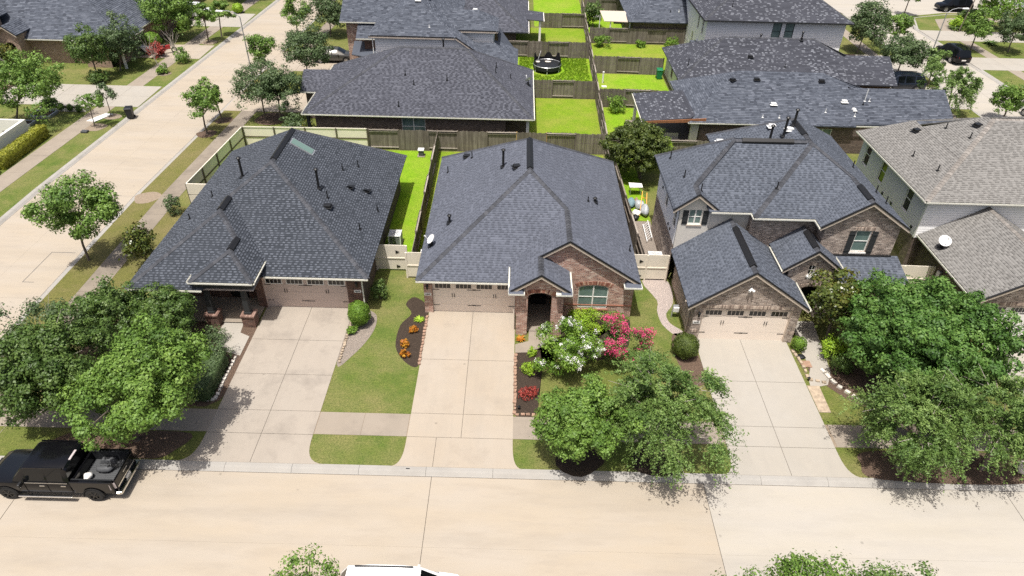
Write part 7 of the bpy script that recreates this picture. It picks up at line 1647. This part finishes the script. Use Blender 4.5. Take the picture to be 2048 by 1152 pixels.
MB().hexa([(-38.5,57.35,.02),(-37.7,57.2,.02),(-36.9,59.0,.02),(-37.6,59.2,.02)],[(-38.5,57.35,.09),(-37.7,57.2,.09),(-36.9,59.0,.09),(-37.6,59.2,.09)]).build('board', M['white'], None, 'white board lying across the sidewalk by the saplings', 'board')
MB().box(-37.75,-37.2,54.9,55.3,.0,.18).build('utility_box', M['plastic'], None, 'small dark ground box on the verge across the street', 'utility box', bevel=.04)
# planter frames on the left lawn
for k, (x0, x1, y0, y1, lab) in enumerate([(-43.9,-42.0,57.7,59.2,'square grey planter frame on the left lawn'),(-44.6,-42.7,55.9,56.9,'second grey planter frame by the white wall'),(-44.0,-39.6,59.5,60.4,'long white edged planter beside the driveway')]):
    t = thing('planter', lab, 'planter', (x0,y0,0)); m_ = M['stone_w'] if k == 2 else M['steel']
    for q in ((x0,x1,y0,y0+.12),(x0,x1,y1-.12,y1),(x0,x0+.12,y0+.12,y1-.12),(x1-.12,x1,y0+.12,y1-.12)): MB().box(*q,0,.24).build('edge_board', m_, t)
    MB().box(x0+.12,x1-.12,y0+.12,y1-.12,0,.15).build('soil_fill', M['mulch'], t)
# plastic covered frame at the left edge, on the garage roof side
t = thing('covered_frame', 'frame wrapped in clear plastic sheet at the left edge', 'greenhouse', (-51,66,0))
b = MB(); N = 8; P = [(-54.5+5.2*f, 0) for f in (0,1)]
for k in range(N):
    a0, a1 = math.pi*k/N, math.pi*(k+1)/N
    for x0, x1 in ((-56,-53.6),(-53.5,-51.2)): b.poly([(x0,66-1.5*math.cos(a0),1.1+1.3*math.sin(a0)),(x1,66-1.5*math.cos(a0),1.1+1.3*math.sin(a0)),(x1,66-1.5*math.cos(a1),1.1+1.3*math.sin(a1)),(x0,66-1.5*math.cos(a1),1.1+1.3*math.sin(a1))])
b.box(-56,-51.2,64.5,64.52,0,1.1); b.box(-51.22,-51.2,64.5,67.5,0,1.1); b.build('sheet', M['tarp'], t, smooth=True)
for x in (-56,-53.55,-51.2): b = MB(); [b.tube((x,66-1.52*math.cos(math.pi*k/8),1.1+1.32*math.sin(math.pi*k/8)),(x,66-1.52*math.cos(math.pi*(k+1)/8),1.1+1.32*math.sin(math.pi*(k+1)/8)),.04,.04,6,False) for k in range(8)]; b.build('hoop', M['white'], t)
MB().hexa([(-52,62.8,0),(-49.8,62.8,0),(-49.8,66.9,0),(-52,66.9,0)],[(-52,62.8,1.2),(-49.8,62.8,.3),(-49.8,66.9,.3),(-52,66.9,1.2)]).build('retaining_wall', M['brick_p'], None, 'sloping pink brick wall beside the plastic covered frame', 'wall')
# tan canopy
t = thing('canopy', 'tan fabric canopy on white posts beside the grey roof', 'canopy', (11.8,85.8,0))
b = MB(); b.hexa([(10.2,84.6,2.35),(13.4,84.4,2.35),(13.0,87.6,2.75),(9.9,87.6,2.75)],[(10.2,84.6,2.41),(13.4,84.4,2.41),(13.0,87.6,2.81),(9.9,87.6,2.81)]); b.build('fabric', M['canvas'], t)
for x, y in ((11.0,84.7),(13.3,84.5),(10.0,87.5),(12.9,87.5)): MB().box(x-.05,x+.05,y-.05,y+.05,0,2.36).build('post', M['white'], t)
t = thing('sofa', 'dark outdoor sofa under the tan canopy', 'sofa', (11.8,86,0)); MB().box(10.8,12.9,85.6,86.4,.1,.45).build('seat', M['bin_k'], t, bevel=.06); MB().box(10.8,12.9,86.4,86.65,.1,.85).build('backrest', M['bin_k'], t, bevel=.06)
for x in (10.65,12.9): MB().box(x,x+.2,85.6,86.6,.1,.62).build('armrest', M['bin_k'], t, bevel=.05)
t = thing('grill', 'dark barbecue with pale front at the top behind the canopy', 'grill', (12.8,92.5,0)); MB().box(12.4,13.3,92.2,92.8,0,.85).build('cabinet', M['bin_k'], t); b = MB(); b.lathe([(.42,0),(.36,.25),(.15,.38),(0,.4)], (12.85,92.5,.85), 12); b.build('lid', M['bin_k'], t)
MB().box(9.6,10.9,93.5,94.4,.35,.42).build('table', M['white'], None, 'low white table at the top behind the long fence', 'table')
# patio furniture
t = thing('patio_bench', 'pale bench under the wooden patio cover', 'bench', (13.6,56,0)); MB().box(13.0,14.2,55.6,56.1,.40,.46).build('seat', M['stone_w'], t); MB().box(13.0,14.2,56.1,56.16,.46,.9).build('backrest', M['stone_w'], t)
for x in (13.1,14.1): MB().box(x-.05,x+.05,55.65,56.05,0,.40).build('leg', M['stone_w'], t)
t = thing('entry_bench', 'brick red bench with green cushion by the right front door', 'bench', (18.7,31,0)); MB().box(18.6,19.6,31.2,31.6,.3,.45).build('seat', M['edge_b'], t); MB().box(18.7,19.1,31.25,31.55,.45,.56).build('cushion', M['bin_g'], t); MB().box(18.6,19.6,31.6,31.68,.3,.95).build('backrest', M['edge_b'], t)
# white downspout box and ladder rack beside the right house
t = thing('equipment_box', 'white equipment box on the right house corner', 'utility box', (22.3,33.8,0)); MB().box(22.05,22.5,33.6,34.3,2.0,2.9).build('cabinet', M['white_m'], t, bevel=.03); b = MB(); b.tube((22.5,34.0,0),(22.5,34.0,2.1),.03,.03); b.build('pipe', M['steel'], t)
# drain covers on the kerb
MB().box(-4.66,-4.48,20.02,20.08,.004,.009).build('kerb_mark', M['shutter'], None, 'small dark stamp on the middle kerb', 'marking')
MB().box(24.2,26.2,19.8,20.9,-.1,.05).build('storm_inlet', M['kerb'], None, 'concrete storm drain inlet at the right end of the kerb', 'drain')
# landscape lights
for k, (x, y, lab) in enumerate([(.5,23.9,'small black path light at the lower end of the brick edging'),(15.95,26.5,'small black path light by the tan stones')]):
    t = thing('path_light', lab, 'light', (x,y,0)); b = MB(); b.tube((x,y,0),(x,y,.22),.02,.02,6); b.build('stake', M['black'], t); b = MB(); b.tube((x,y,.2),(x,y,.28),.09,.02,8); b.build('shade', M['black'], t)

# storm drain panel in the side street: thin saw cuts round a slab patch
t = thing('road_patch', 'rectangular slab patch cut into the side street kerb', 'road patch', (-29.5,35,RZ))
for a, c in (((-28.75,36.9),(-30.3,36.9)),((-30.3,36.9),(-30.3,33.6)),((-30.3,33.6),(-29.6,33.6))): MB().bar((a[0],a[1],RZ+.002),(c[0],c[1],RZ+.002),.035,.006).build('saw_cut', M['plastic'], t)
